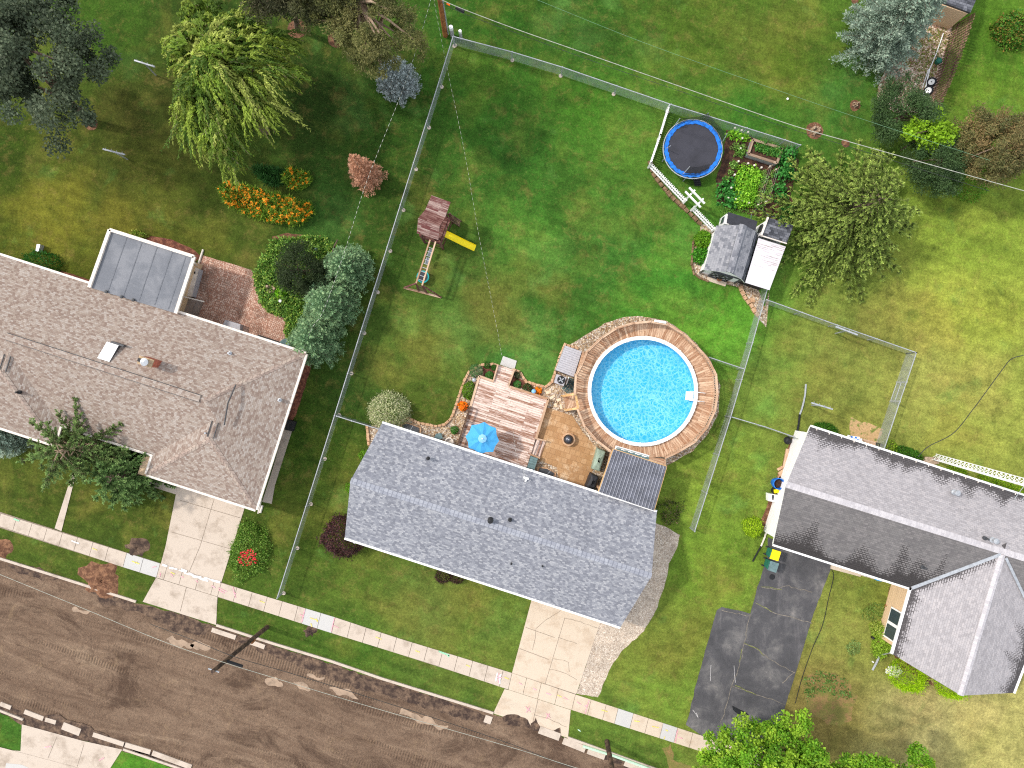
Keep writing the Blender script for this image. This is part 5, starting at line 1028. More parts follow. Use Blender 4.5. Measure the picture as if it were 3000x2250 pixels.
for t in (0, .33, .66, 1): p = W(1378,1193,1.0).lerp(W(1336,1316,1.0), t); m.box(Vector((p.x, p.y, .5)), (.09,.09,1.0), GA)
m.beam(W(1378,1193,.6), W(1336,1316,.6), .05, .14); m.build('side_railing', MAT['wood_grey'], dk)
m = MB(); m.px([(1474,1043),(1514,1057),(1507,1083),(1465,1068)], .06, 0); m.build('step_slab', MAT['conc_new'], None, label='square pale concrete slab at the foot of the deck steps', cat='slab')
ub = thing('patio_umbrella', 'open bright blue eight sided patio umbrella on the wooden deck', 'umbrella', W(1420,1270,ZK)); ap = W(1413,1285,2.85); OC = [W(x, y, 2.4) for x, y in ((1419,1236),(1453,1254),(1462,1292),(1445,1324),(1407,1330),(1373,1312),(1364,1279),(1382,1245))]
m = MB()
for a, b in zip(OC, OC[1:]+OC[:1]):
    e = (a+b)/2; e = e+(Vector((ap.x, ap.y, e.z))-e)*.06; f1, f2, f3 = a.lerp(ap, .45)-Vector((0,0,.0)), e.lerp(ap, .45)-Vector((0,0,.05)), b.lerp(ap, .45)
    for q in ([a, f1, f2, e], [e, f2, f3, b], [f1, ap, f2], [f2, ap, f3]): m.face(q if (q[1]-q[0]).cross(q[2]-q[0]).z > 0 else q[::-1])
cn = m.build('canopy', MAT['umb'], ub); m = MB(); m.lathe(ap+Vector((0,0,-.02)), [(.28,-.06),(.0,.03)], 8); m.build('vent_cap', MAT['umb_l'], cn); m = MB(); m.lathe(ap, [(.03,.0),(.04,.08),(0,.1)], 8); m.build('finial', MAT['white'], cn)
m = MB(); m.tube([Vector((ap.x, ap.y, ZK)), ap], .025, 8); m.build('pole', MAT['metal_w'], ub); m = MB(); m.lathe(Vector((ap.x, ap.y, ZK)), [(.28,0),(.28,.06),(.06,.1),(.06,.3),(0,.3)], 16); m.build('base', MAT['black'], ub)
m = MB()
for a in OC: m.tube([Vector((ap.x, ap.y, 2.2)).lerp(ap, .5)-Vector((0,0,.02)), a-Vector((0,0,.03))], .012, 4)
m.each('rib', MAT['metal_w'], ub)
fp = thing('fire_pit', 'round tan fire pit with domed grey steel lid on the patio', 'fire pit', W(1664,1286)); c = W(1664,1286); m = MB(); m.lathe(c, [(.42,.02),(.43,.38),(.33,.4),(.32,.3)], 32); m.build('bowl', MAT['stone'], fp); m = MB(); m.lathe(c, [(.30,.40),(.28,.5),(.2,.6),(.1,.65),(0,.66)], 28); m.build('lid', MAT['dome'], fp, smooth=True); m = MB(); m.lathe(c, [(.03,.66),(.04,.7),(0,.72)], 8); m.build('handle', MAT['metal_w'], fp)
def cover(name, pts, z, mat, label, cat, z2=None, slope=.93):
    m = MB(); P = [W(x, y, z) for x, y in pts]; c = sum(P, Vector())/len(P); n = len(P); T = []; Bm = []
    for i in range(n):
        a, b = P[i], P[(i+1) % n]
        for k in range(5): p = a.lerp(b, k/5); T.append(p); Bm.append(p)
    rows = []
    for s, zz in ((1.05, .02), (1.03, z*.45), (1.0, z*.93), (.93, z), (.55, z+.05), (.2, z+.06)):
        rows.append([m.add(Vector((c.x+(p.x-c.x)*s+.02*mnoise.noise(p*3+Vector((0,0,zz*3))), c.y+(p.y-c.y)*s+.02*mnoise.noise(p*3+Vector((5,0,zz*3))), zz+(.03*mnoise.noise(p*4+Vector((0,s*4,0))) if zz > .1 else 0)))) for p in T])
    for a, b in zip(rows, rows[1:]):
        for k in range(len(a)): j = (k+1) % len(a); m.f.append([a[k], b[k], b[j], a[j]]); m.m.append(0); m.a.append(None)
    m.f.append(rows[-1]); m.m.append(0); m.a.append(None); return m.build(name, MAT[mat], None, smooth=True, label=label, cat=cat)
cover('covered_sofa', [(1751,1315),(1775,1323),(1757,1382),(1735,1374)], .8, 'sage', 'long sage green furniture cover on the patio edge near the porch', 'covered furniture'); cover('covered_grill', [(1733,1389),(1753,1398),(1743,1436),(1718,1428)], 1.1, 'char', 'black covered barbecue grill between the patio and the porch roof', 'grill')
bx = thing('deck_box', 'teal grey ribbed deck box between the deck steps and the house', 'deck box', W(1560,1360)); m = MB(); m.px([(1555,1336),(1576,1343),(1563,1384),(1542,1376)], .6, 0); m.build('body', MAT['tealgrey'], bx); m = MB()
for i in range(6):
    A = lambda t: (1555-12.5*t, 1336+40*t); B = lambda t: (1576-13*t, 1343+41*t); m.px([A((i+.05)/6), B((i+.05)/6), B((i+.92)/6), A((i+.92)/6)], .66, .605)
m.build('lid', MAT['tealgrey'], bx)
for pts, lb in ((((1581,1372),(1602,1374),(1623,1386),(1620,1402),(1576,1388)), 'dark window well cover by the house at the tan patio'), (((1180,1245),(1192,1241),(1227,1253),(1226,1270),(1176,1256)), 'dark window well cover by the house near the variegated shrub')):
    t = thing('window_well', lb, 'window well', W(*pts[0])); m = MB(); q = [pts[0], pts[1], pts[2], pts[3], pts[4]]; c = (sum(p[0] for p in q)/5, sum(p[1] for p in q)/5); m.px(rough([(c[0]+(x-c[0])*1.28, c[1]+(y-c[1])*1.35) for x, y in q], .5, 8, 3), .12, 0); m.build('block_ring', MAT['stone'], t); m = MB(); m.px(q, .22, .12); m.build('cover', MAT['metal_d'], t); m = MB(); a, b = W(q[0][0], q[0][1], .225), W(q[3][0], q[3][1], .225); mm = W((q[1][0]+q[2][0])/2, (q[1][1]+q[2][1])/2, .225); nn_ = W((q[3][0]+q[4][0])/2, (q[3][1]+q[4][1])/2, .225); m.beam(mm, nn_, .03, .02); m.build('cover_bar', MAT['metal_w'], t)
m = MB(); m.px([(1277,1271),(1292,1269),(1297,1284),(1284,1289),(1272,1283)], .25, .02); m.build('landscape_rock', MAT['tealgrey'], None, label='flat grey rock shaped cover on gravel near the house eave', cat='rock')
m = MB(); m.lathe(W(1317,1294), [(.22,.02),(.27,.3),(.30,.42),(.24,.42),(.2,.2),(0,.18)], 20); m.build('flower_pot', MAT['offwhite'], None, label='round white pot on gravel tight against the grey house eave', cat='pot')
for x, y, mt, lb in ((1390,1113,'metal_w','grey gazing globe at the upper left corner of the deck'),(1563,1146,'umb_l','pale blue gazing globe beside orange flowers at the deck edge')):
    t = thing('gazing_globe', lb, 'garden globe', W(x, y)); m = MB(); m.lathe(W(x, y), [(.09,0),(.05,.1),(.06,.35)], 10); m.build('stand', MAT['metal_d'], t); m = MB(); m.lathe(W(x, y)+Vector((0,0,.48)), [(.15*math.cos(k), .15*math.sin(k)) for k in (-1.5,-1,-.5,0,.5,1,1.5)], 16); m.build('globe', MAT[mt], t, smooth=True)
for i, (pts) in enumerate([[(1597,1145),(1614,1143),(1616,1152),(1600,1154)],[(1610,1164),(1625,1155),(1627,1161),(1614,1172)],[(1628,1170),(1642,1166),(1644,1174),(1634,1178)],[(1621,1184),(1630,1181),(1634,1190),(1626,1194)],[(1640,1184),(1646,1184),(1648,1198),(1641,1199)]]):
    m = MB(); m.px(rough(pts, .6, 5, i), .05, .0); m.build('stepping_stone', MAT['flag'], None, label='flat cream stepping stone in the gravel between deck and pool landing', cat='stepping stone', group='stepping stones beside the deck')
# ---------------------------------------------------------------- fences
def chain_fence(label, pts, h=1.2, gap=3.0, foot=False, ends=True):
    P = [W(x, y, h) for x, y in pts]; P = [Vector((p.x, p.y, 0)) for p in P]; t = thing('chain_link_fence', label, 'fence', P[0])
    m = MB(); r_ = MB()
    for a, b in zip(P, P[1:]): m.face([a+Vector((0,0,.03)), b+Vector((0,0,.03)), b+Vector((0,0,h-.02)), a+Vector((0,0,h-.02))])
    m.build('mesh_panel', MAT['chain'], t); r_.tube([p+Vector((0,0,h)) for p in P], .032, 6); r_.build('top_rail', MAT['metal_w'], t)
    for a, b in zip(P, P[1:]):
        n = max(1, round((b-a).length/gap))
        for k in range(n+(1 if b is P[-1] else 0)):
            p = a.lerp(b, k/n); m = MB(); m.tube([p, p+Vector((0,0,h+.05))], .04, 8); po = m.build('post', MAT['metal_w'], t)
            if foot: m = MB(); o = Vector((random.uniform(-.04,.04), random.uniform(-.05,.02), 0)); m.lathe(p+o, [(.13,0),(.12,.05),(0,.06)], 12); m.build('footing', MAT['conc'], po)
    return t
chain_fence('long chain link fence from the pavement to the corner utility pole', [(1327,108),(980,1217),(812,1752)], foot=True)
chain_fence('rear chain link fence with rusty top rail running behind the trampoline', [(1329,107),(1500,152),(1648,197),(1966,306),(2300,410),(2345,425)], foot=True)
chain_fence('long chain link fence between the pool and the right hand lawns', [(2259,807),(2205,1003),(2141,1221),(2035,1557)])
chain_fence('chain link fence crossing the grass below the big spruce', [(2246,878),(2452,952),(2685,1033)])
chain_fence('chain link fence from its far corner down to the small gate', [(2685,1033),(2656,1119)])
chain_fence('chain link fence from the small gate to the streaked roof', [(2636,1177),(2590,1316)])
chain_fence('short chain link fence between the pool deck and the long fence', [(2079,1047),(2177,1080)])
chain_fence('chain link fence from the long fence to the white gable wall', [(2142,1221),(2240,1250),(2330,1281)])
chain_fence('short chain link fence beside the variegated shrub', [(986,1219),(1030,1233),(1116,1259)])
gt = thing('chain_link_gate', 'small chain link gate with framed panel in the right lawn fence', 'gate', W(2640,1150)); a, b = W(2656,1119,1.2), W(2636,1177,1.2); m = MB(); m.tube([a, b], .03); m.tube([Vector((a.x,a.y,.1)), Vector((b.x,b.y,.1))], .025); m.tube([Vector((a.x,a.y,.6)), Vector((b.x,b.y,.6))], .025)
for p in (a.lerp(b, .04), a.lerp(b, .96)): m.tube([Vector((p.x,p.y,.1)), p], .025)
m.build('frame', MAT['metal_w'], gt); m = MB(); m.face([Vector((a.x,a.y,.1)), Vector((b.x,b.y,.1)), b, a]); m.build('mesh_panel', MAT['chain'], gt)
def picket(label, pts, h=.95, gap=.145):
    P = [W(x, y, h) for x, y in pts]; P = [Vector((p.x, p.y, 0)) for p in P]; t = thing('picket_fence', label, 'fence', P[0])
    for a, b in zip(P, P[1:]):
        d = (b-a).normalized(); rz = math.atan2(d.y, d.x); nn = Vector((-d.y, d.x, 0)); m = MB(); n = int((b-a).length/gap)
        for k in range(n+1): m.box(a+d*(k*gap)+Vector((0,0,h/2))+nn*.04, (.085,.025,h*random.uniform(.97,1.03)), rz)
        m.build('picket_panel', MAT['white'], t); m = MB()
        for z in (h*.3, h*.78): m.beam(a+Vector((0,0,z)), b+Vector((0,0,z)), .05, .09)
        m.each('rail', MAT['white'], t)
        n = max(1, int((b-a).length/2.2))
        for k in range(n+1): m = MB(); p = a.lerp(b, k/n); m.box(Vector((p.x,p.y,h*.53)), (.1,.1,h*1.08), rz); m.build('post', MAT['white'], t)
    return t
picket('white picket fence with broad pickets from the rear fence past the trampoline', [(1961,309),(1935,395),(1907,478)]); picket('white picket fence running diagonally from its corner to the garden arch', [(1907,478),(2011,586)]); picket('white picket fence running diagonally from the garden arch to the shed', [(2034,606),(2096,670)])
ab = thing('garden_arch', 'white wooden garden arch above the gap in the picket fence', 'arch', W(2025,590)); A1, A2 = W(2012,582,.1), W(2036,606,.1); B1, B2 = W(2027,558,2.1), W(2056,588,2.1)
for a, b in ((A1, B1), (A2, B2)):
    for o in (Vector((0,0,0)), (A2-A1).cross(Vector((0,0,1))).normalized()*.5): m = MB(); q = Vector((a.x,a.y,0))+o*.7; m.box(q+Vector((0,0,1.02)), (.1,.1,2.05), -.78); m.build('post', MAT['white'], ab)
u = (B2-B1).normalized(); nn = Vector((-u.y, u.x, 0)); m = MB()
for o in (0, -.35): m.beam(B1-u*.25+nn*o, B2+u*.25+nn*o, .1, .13)
m.each('top_beam', MAT['white'], ab)
for a, b in ((A1, B1), (A2, B2)): m = MB(); m.beam(Vector((a.x,a.y,2.0)), Vector((b.x,b.y,2.05)), .07, .1); m.beam(Vector((a.x,a.y,1.0)), Vector((a.x,a.y,1.02))+nn*-.3, .05, .08); m.build('brace', MAT['white'], ab)
wf = thing('board_fence', 'brown weathered board fence leaning beside the gravel yard at top right', 'fence', W(2745,190))
BP = [(2791,75),(2772,135),(2748,205),(2728,260),(2703,315),(2690,350)]
for i, (a, b) in enumerate(zip(BP, BP[1:])):
    m = MB(); A, B = W(*a), W(*b); d = B-A; n = int(d.length/.19); o = Vector((.50, .10, 0))
    for k in range(n):
        p = A+d*((k+.5)/n); h = 1.55*random.uniform(.96,1.04); sd = d.normalized()*.062; t_ = p+Vector((0,0,h))+o+d.normalized()*.0; th_ = Vector((.02,0,0))
        m.face([p-sd, p+sd, t_+sd, t_-sd]); m.face([p-sd+th_, t_-sd+th_, t_+sd+th_, p+sd+th_]); m.face([t_-sd, t_+sd, t_+sd+th_, t_-sd+th_]); m.face([p-sd, t_-sd, t_-sd+th_, p-sd+th_]); m.face([p+sd+th_, t_+sd+th_, t_+sd, p+sd])
    m.build('board_panel', MAT['wood_grey'], wf); m = MB()
    for z in (.35, 1.2): m.beam(A+Vector((0,0,z))+o*z/1.55+Vector((.06,0,0)), B+Vector((0,0,z))+o*z/1.55+Vector((.06,0,0)), .06, .09)
    m.each('rail', MAT['wood_grey'], wf)

# ---------------------------------------------------------------- poles and wires
def pole(label, b, t, zt, r=.16, mat='pole'):
    th = thing('utility_pole', label, 'utility pole', W(*b)); m = MB(); B, T = W(*b), W(*t, zt); m.tube([B, B.lerp(T, .5), T], [r, r*.88, r*.75], 12); m.build('shaft', MAT[mat], th); return th, B, T
p1, B, T = pole('dark leaning utility pole beside the dirt road below the pale driveway', (783,1837), (623,1967), 7.9, .15)
m = MB(); q = B.lerp(T, .33); m.box(q+Vector((.1,-.1,0)), (.12,.12,.5), 0); m.build('conduit_box', MAT['rust'], p1); m = MB(); q = B.lerp(T, .8); m.tube([q+Vector((.1,0,0)), q+Vector((1.0,-.3,.0))], .09); m.build('splice_case', MAT['black'], p1); m = MB(); m.beam(T-Vector((.3,-.1,.15)), T+Vector((.3,-.1,-.15)), .06, .06); m.build('wire_bracket', MAT['metal_w'], p1)
p2, B, T = pole('orange brown utility pole at the rear fence corner', (1305,104), (1273,-95), 7.6, .17, 'pole_orange'); m = MB(); m.tube([B+Vector((.19,.02,.1)), T+Vector((.16,.02,0))], .06); m.build('conduit', MAT['metal_w'], p2)
p3, B, T = pole('grey utility pole cut by the bottom edge beside a green pipe', (1778,2172), (1830,2440), 8.5, .17, 'pole')
def cable(name, label, pts, r, mat, sag=0.0, group=None):
    P = [W(*p) for p in pts]; m = MB(); Q = smoothpath(P, 8); m.tube(Q, r, 5); return m.build(name, MAT[mat], None, label=label, cat='cable', group=group)
MAT['wire_l'] = plain('pale_wire', (170, 172, 160), .5); MAT['wire_d'] = plain('dark_wire', (52, 54, 54), .6); MAT['wire_g'] = plain('green_wire', (110, 150, 116), .6)
def striped():
    m = M('twisted_cable', .6); w = m.n('TexWave', {'Vector': m.pos, 'Scale': 1.1}, bands_direction='Y').outputs['Fac']; return m.set(m.ramp(w, [(.42, (66, 70, 60)), (.5, (206, 206, 196))]))
MAT['wire_s'] = striped()
cable('overhead_cable', 'thick pale overhead cable along the rear fence from pole to big spruce', [(1275,-10,7.2),(1340,20,6.9),(1500,81,6.3),(1740,165,6.0),(1966,244,5.9),(2300,360,6.1),(2480,413,6.2),(2660,464,6.3),(2975,552,6.6),(3300,640,7.2)], .020, 'wire_l')
cable('overhead_cable', 'thin dark overhead cable just below the thick pale one', [(1275,-6,6.6),(1345,34,6.4),(1500,92,5.9),(1740,180,5.6),(1966,258,5.5),(2300,372,5.7),(2450,418,5.8),(2900,560,6.2)], .012, 'wire_d')
m = MB(); m.tube([W(1335,22,6.2), W(1360,35,6.15)], .09); m.build('splice_case', MAT['black'], p2); m = MB(); m.tube([W(1309,10,6.9), W(1318,15,6.9)], .05); m.build('orange_tag', MAT['orange'], p2)
cable('overhead_cable', 'thin green overhead wire across the far lawn', [(1480,-40,8.2),(1575,0,8.0),(1900,130,7.6),(2300,272,7.5),(2560,360,7.6),(2900,470,8.0)], .008, 'wire_g')
cable('service_cable', 'twisted pale overhead cable over the blue spruce and the dead tree', [(1275,-60,7.4),(1262,0,7.2),(1190,235,6.4),(1075,530,5.4),(1010,735,4.8),(950,905,4.2),(915,960,3.9),(884,1034,3.0)], .010, 'wire_s')
cable('service_cable', 'thin dashed overhead cable over the play tower lawn', [(1275,-60,7.4),(1272,0,7.2),(1310,200,6.2),(1360,440,5.3),(1403,690,4.6),(1450,930,3.7),(1471,1045,3.2),(1490,1130,3.0),(1512,1330,2.8),(1541,1396,3.05)], .006, 'wire_s')
cable('street_cable', 'pale overhead cable along the upper side of the dirt road', [(-300,1560,6.8),(0,1683,6.9),(250,1785,7.1),(480,1880,7.3),(660,1942,7.5),(800,1985,7.2),(1100,2075,6.8),(1500,2190,6.6),(1700,2253,6.5),(2200,2400,7)], .014, 'wire_l')
cable('street_cable', 'dark overhead cable along the dirt road past the leaning pole', [(440,1828,6.0),(560,1873,6.3),(690,1925,6.6),(850,1972,6.1),(1100,2049,5.8),(1300,2113,5.8),(1500,2181,5.9),(1700,2258,6.1),(2100,2390,7)], .017, 'wire_d')
cable('service_cable', 'curved black service cable sagging across the dry right hand lawn', [(2690,1338,2.9),(2720,1308,3.1),(2793,1269,3.4),(2850,1200,3.8),(2891,1145,4.1),(2940,1078,4.5),(2963,1052,4.7),(3000,1040,4.9),(3120,1010,5.4)], .024, 'wire_d')
cable('garden_hose', 'dark hose lying on the lawn right of the asphalt driveway', [(2436,1668,.03),(2442,1690,.03),(2428,1750,.03),(2410,1830,.03),(2380,1900,.03),(2350,1985,.03),(2330,2060,.03)], .02, 'black')
m = MB(); m.tube([W(1708,2186,.14), W(1800,2215,.14), W(1910,2255,.14), W(1960,2275,.14)], .085, 8); m.build('drain_pipe', MAT['green_pipe'], None, label='long pale green plastic pipe lying along the kerb by the cut pole', cat='pipe')
for (x, y, z, mt, lb) in ((1325,104,1.1,'metal_w','wider white topped utility pedestal beside the orange pole'),(1351,113,1.0,'metal_w','slim white utility post just behind the rear fence')):
    t = thing('utility_pedestal', lb, 'utility post', W(x, y)); m = MB(); r = .13 if x == 1325 else .1; m.lathe(W(x, y), [(r,0),(r,z*.75)], 10); m.build('body', MAT['grey_pl'], t); m = MB(); m.lathe(W(x, y), [(r*1.1,z*.75),(r*1.1,z),(0,z+.03)], 10); m.build('cap', MAT['white'], t)
def clothesline(label, base, a, b, z=1.95, lean=False):
    t = thing('clothesline_post', label, 'clothesline post', W(*base)); A, B = W(*a, z), W(*b, z); m = MB(); m.beam(A, B, .09, .09); m.build('cross_bar', MAT['metal_w'], t); m = MB(); m.tube([W(*base), (A+B)/2], .045, 8); m.build('post', MAT['metal_w'], t)
    m = MB()
    for k in range(4): p = A.lerp(B, .12+.25*k); m.tube([p, p+Vector((.02,.12,.03))], .015, 5)
    m.build('hook', MAT['metal_w'], t)
clothesline('white T shaped clothesline post between the dark tree and the willow', (457,221), (394,177), (454,196)); clothesline('white T shaped clothesline post on lawn above the flat roofed room', (374,467), (302,437), (366,453)); clothesline('white T shaped clothesline post tight against the fence below the big spruce', (2447,977), (2448,957), (2512,981)); clothesline('white T shaped clothesline post on lawn above the streaked roof', (2378,1187), (2377,1180), (2439,1199))
at = thing('antenna_tower', 'tall white lattice antenna tower rising beside the streaked roof house', 'antenna tower', W(2735,1340)); B = [W(x, y) for x, y in ((2726,1344),(2742,1330),(2750,1347))]; k = CAM_H; HT = 11.5
Tt = W(3180,1466,HT); off = Vector((Tt.x, Tt.y, 0))-(B[0]+B[1]+B[2])/3; rails = [(b, b+Vector((off.x, off.y, HT))) for b in B]
m = MB()
for a, b in rails: m.tube([a, b], .028, 6)
m.each('leg_tube', MAT['white'], at); m = MB(); n = 34
for i in range(n):
    for j in range(3): a, b = rails[j], rails[(j+1) % 3]; m.tube([a[0].lerp(a[1], i/n), b[0].lerp(b[1], (i+.5)/n)], .014, 4); m.tube([b[0].lerp(b[1], (i+.5)/n), a[0].lerp(a[1], (i+1)/n)], .014, 4)
m.build('lattice', MAT['white'], at); m = MB(); q = rails[0][0].lerp(rails[0][1], .68)
for k in range(4): p = q+Vector((.05+k*.4, -.08*k, .1)); m.tube([p+Vector((-.55,-.75,0)), p+Vector((.6,.8,0))], .018, 5)
m.tube([q, q+Vector((1.6,-.4,.1))], .02, 5); m.each('antenna_element', MAT['metal_w'], at)
m = MB(); m.px(rough([(2712,1338),(2750,1341),(2752,1358),(2735,1362),(2706,1352)], 1, 8, 2), .15, 0); m.build('base_slab', MAT['rock'], None, label='rough concrete pad under the foot of the antenna tower', cat='slab')

# ---------------------------------------------------------------- play tower
ps = thing('play_tower', 'weathered reddish wooden play tower with peaked plank roof and climbing bars', 'playset', W(1262,690))
A = [W(x, y, z) for x, y, z in ((1264,572,2.9),(1320,592,2.9),(1304,637,3.6),(1246,614,3.6))]; Bq = [W(x, y, z) for x, y, z in ((1246,614,3.6),(1304,637,3.6),(1288,663,3.15),(1225,639,3.15))]; Cq = [W(x, y, z) for x, y, z in ((1225,639,3.15),(1288,663,3.15),(1284,703,2.35),(1221,683,2.35))]
for q, mt, nm in ((A, 'wood_red', 'rear_roof'), (Bq, 'wood_redb', 'front_roof'), (Cq, 'wood_red', 'lower_roof')):
    m = MB(); q = q if (q[1]-q[0]).cross(q[2]-q[0]).z > 0 else q[::-1]; m.prism(q, [p.z-.06 for p in q], bottom=True); m.build(nm, MAT[mt], ps)
FT = [(1232,690),(1288,709),(1318,628),(1264,607)]; ftz = [W(x, y, 2.3) for x, y in FT]
for p in ftz: m = MB(); m.box(Vector((p.x, p.y, 1.25)), (.11,.11,2.5), GA); m.build('post', MAT['wood_redb'], ps)
m = MB(); m.prism([Vector((p.x, p.y, 1.3)) for p in ftz], 1.2, bottom=True); m.build('floor', MAT['wood_redb'], ps)
for i, j in ((0, 1), (1, 2), (3, 0), (2, 3)):
    m = MB(); a, b = ftz[i], ftz[j]; d = b-a
    for k in range(7):
        p = a+d*((k+.5)/7)
        if (i, j) == (1, 2) and k in (1, 2, 5): continue
        m.box(Vector((p.x, p.y, 1.75)), (.10,.03,.9), math.atan2(d.y, d.x))
    m.beam(Vector((a.x,a.y,2.15)), Vector((b.x,b.y,2.15)), .05, .1); m.beam(Vector((a.x,a.y,.5)), Vector((b.x,b.y,.5)), .05, .12); m.build('side_slats', MAT['wood_redb'], ps)
m = MB(); a, b = W(1297,682,1.25), W(1392,728,.12); d = (b-a).normalized(); s = Vector((-d.y, d.x, 0)).normalized()
pts = [a, a.lerp(b, .3)+Vector((0,0,.05)), a.lerp(b, .65)-Vector((0,0,.05)), b+Vector((0,0,.02))]; pr_ = [(-.22,.14),(-.19,.0),(.19,.0),(.22,.14)]
for p, q in zip(pts, pts[1:]):
    for (o, z), (o2, z2) in zip(pr_, pr_[1:]):
        f = [p+s*o+Vector((0,0,z)), q+s*o+Vector((0,0,z)), q+s*o2+Vector((0,0,z2)), p+s*o2+Vector((0,0,z2))]; m.face(f[::-1]); m.face([x-Vector((0,0,.02)) for x in f])
sl_ = m.build('slide', MAT['yellow'], ps)
m = MB(); a0, a1, b0, b1 = W(1320,629,1.25), W(1317,643,1.25), W(1351,648,.02), W(1347,664,.02); m.beam(a0, b0, .05, .1); m.beam(a1, b1, .05, .1)
for k in range(5): t = .12+.19*k; m.beam(a0.lerp(b0, t), a1.lerp(b1, t), .12, .03)
m.build('ladder', MAT['wood_grey'], ps)
R0a, R0b, R1a, R1b = W(1261,700,2.1), W(1219,830,2.1), W(1277,706,2.1), W(1237,836,2.1); m = MB(); m.beam(R0a, R0b, .09, .13); m.beam(R1a, R1b, .09, .13); m.each('monkey_bar_rail', MAT['wood_pale'], ps); m = MB()
for k in range(9): t = .18+.09*k; m.tube([R0a.lerp(R0b, t), R1a.lerp(R1b, t)], .022, 6)
m.each('rung', MAT['metal_w'], ps)
f0, f1 = W(1184,843,.06), W(1292,871,.06); m = MB(); m.beam(f0, f1, .13, .1); m.build('base_beam', MAT['wood_pale'], ps); m = MB(); m.beam(R0b, f0, .09, .09); m.beam(R1b, f1, .09, .09); m.beam(R0b, W(1227,853,.05), .09, .09); m.beam(R1b, W(1251,859,.05), .09, .09); m.each('leg', MAT['wood_redb'], ps); m = MB()
for k in range(5): t = .25+.15*k; m.beam(R0b.lerp(W(1227,853,.05), t), R1b.lerp(W(1251,859,.05), t), .04, .04)
m.each('net_rung', MAT['wood_grey'], ps)
for x, y in ((1261,740),(1253,764)):
    m = MB(); c = W(x, y, .55); m.box(c, (.16,.42,.03), GA); m.box(c+Vector((-.1,0,.1)), (.03,.42,.2), GA); sw = m.build('swing_seat', MAT['metal_w'], ps); m = MB()
    for o in (-.2, .2): m.tube([c+Vector((0,o,0)), c+Vector((.0,o,1.5))], .01, 4)
    m.each('rope', MAT['wire_l'], sw)
t = thing('saucer_swing', 'round teal rimmed saucer with dark webbing under the climbing bars', 'swing', W(1243,808)); c = W(1239,811,.4); m = MB(); m.lathe(c, [(.32,0),(.33,.07),(.41,.07),(.42,0),(.32,0)], 28); m.build('rim', MAT['teal'], t); m = MB(); m.face([c+Vector((math.cos(k*.25)*.33, math.sin(k*.25)*.33, .03)) for k in range(25)]); m.build('seat', MAT['mat'], t); m = MB()
for k in range(3): m.tube([c+Vector((.3*math.cos(2.1*k), .3*math.sin(2.1*k), -.4)), c+Vector((.3*math.cos(2.1*k), .3*math.sin(2.1*k), .05))], .02, 5)
m.each('leg', MAT['metal_d'], t)

# ---------------------------------------------------------------- trampoline and vegetable garden
tp = thing('trampoline', 'large round trampoline with black mat and torn blue safety pad', 'trampoline', W(2030,440)); c = W(2030,436,.9); c.z = 0; m = MB(); m.face([c+Vector((math.cos(k*.1309)*1.66, math.sin(k*.1309)*1.66, .88)) for k in range(48)]); m.build('jump_mat', MAT['mat'], tp)
m = MB(); ri = [(1.62+.03*math.sin(k*3.1)+.02*math.sin(k*7.7), 1.86+.03*math.sin(k*2.3)+(.05 if k % 9 == 0 else 0)) for k in range(64)]
for k in range(64):
    a, b = 6.2832*k/64, 6.2832*(k+1)/64; (i0, o0), (i1, o1) = ri[k], ri[(k+1) % 64]; P = lambda r, t, z: c+Vector((r*math.cos(t), r*math.sin(t), z))
    m.face([P(i0,a,.92), P(o0,a,.93), P(o1,b,.93), P(i1,b,.92)]); m.face([P(o0,a,.87), P(o1,b,.87), P(o1,b,.93), P(o0,a,.93)])
m.build('safety_pad', MAT['blue'], tp); m = MB(); m.tube([c+Vector((math.cos(k*.1309)*1.93, math.sin(k*.1309)*1.93, .86)) for k in range(49)], .035, 6); m.build('frame', MAT['metal_w'], tp)
for k in range(6): a = 1.047*k+.3; m = MB(); m.tube([c+Vector((math.cos(a)*1.9, math.sin(a)*1.9, .86)), c+Vector((math.cos(a)*1.9, math.sin(a)*1.9, 0))], .03, 6); m.each('leg', MAT['metal_w'], tp)
for (x0, y0, x1, y1) in ((2059,352,2075,331),(1974,372,1992,347),(1947,442,1965,427),(1996,516,2021,488),(2112,420,2130,391)):
    m = MB(); b = W(x0, y0, .5); tpx = W(x1, y1, 1.75); m.tube([Vector((b.x, b.y, .2)), Vector((b.x, b.y, 1.0)), tpx], .022, 6); m.build('net_pole', MAT['metal_w'], tp)
m = MB(); q = [W(x, y, z) for x, y, z in ((1992,348,1.7),(2020,344,1.2),(2052,341,1.5),(2075,331,1.75),(2096,358,1.3),(2115,378,1.3),(2130,391,1.75))]; lo = [W(x, y, 1.0) for x, y in ((1983,372),(2010,358),(2035,354),(2058,352),(2082,366),(2100,388),(2112,416))]
for a, b, d, e in zip(q, q[1:], lo[1:], lo): m.face([a, b, d, e])
m.build('safety_net', MAT['net'], tp); m = MB(); q = [W(x, y, z) for x, y, z in ((2021,488,1.75),(2045,489,1.2),(2080,480,1.1))]; lo = [W(x, y, .97) for x, y in ((2005,512),(2040,515),(2075,500))]
for a, b, d, e in zip(q, q[1:], lo[1:], lo): m.face([a, b, d, e])
m.build('safety_net', MAT['net'], tp); m = MB(); a, b = W(2040,520,.85), W(2045,545,.0); m.beam(a-Vector((.2,0,0)), b-Vector((.2,0,0)), .04, .04); m.beam(a+Vector((.2,0,0)), b+Vector((.2,0,0)), .04, .04)
for k in range(4): p = a.lerp(b, .2+.22*k); m.beam(p-Vector((.2,0,0)), p+Vector((.2,0,0)), .12, .03)
m.build('ladder', MAT['black'], tp)
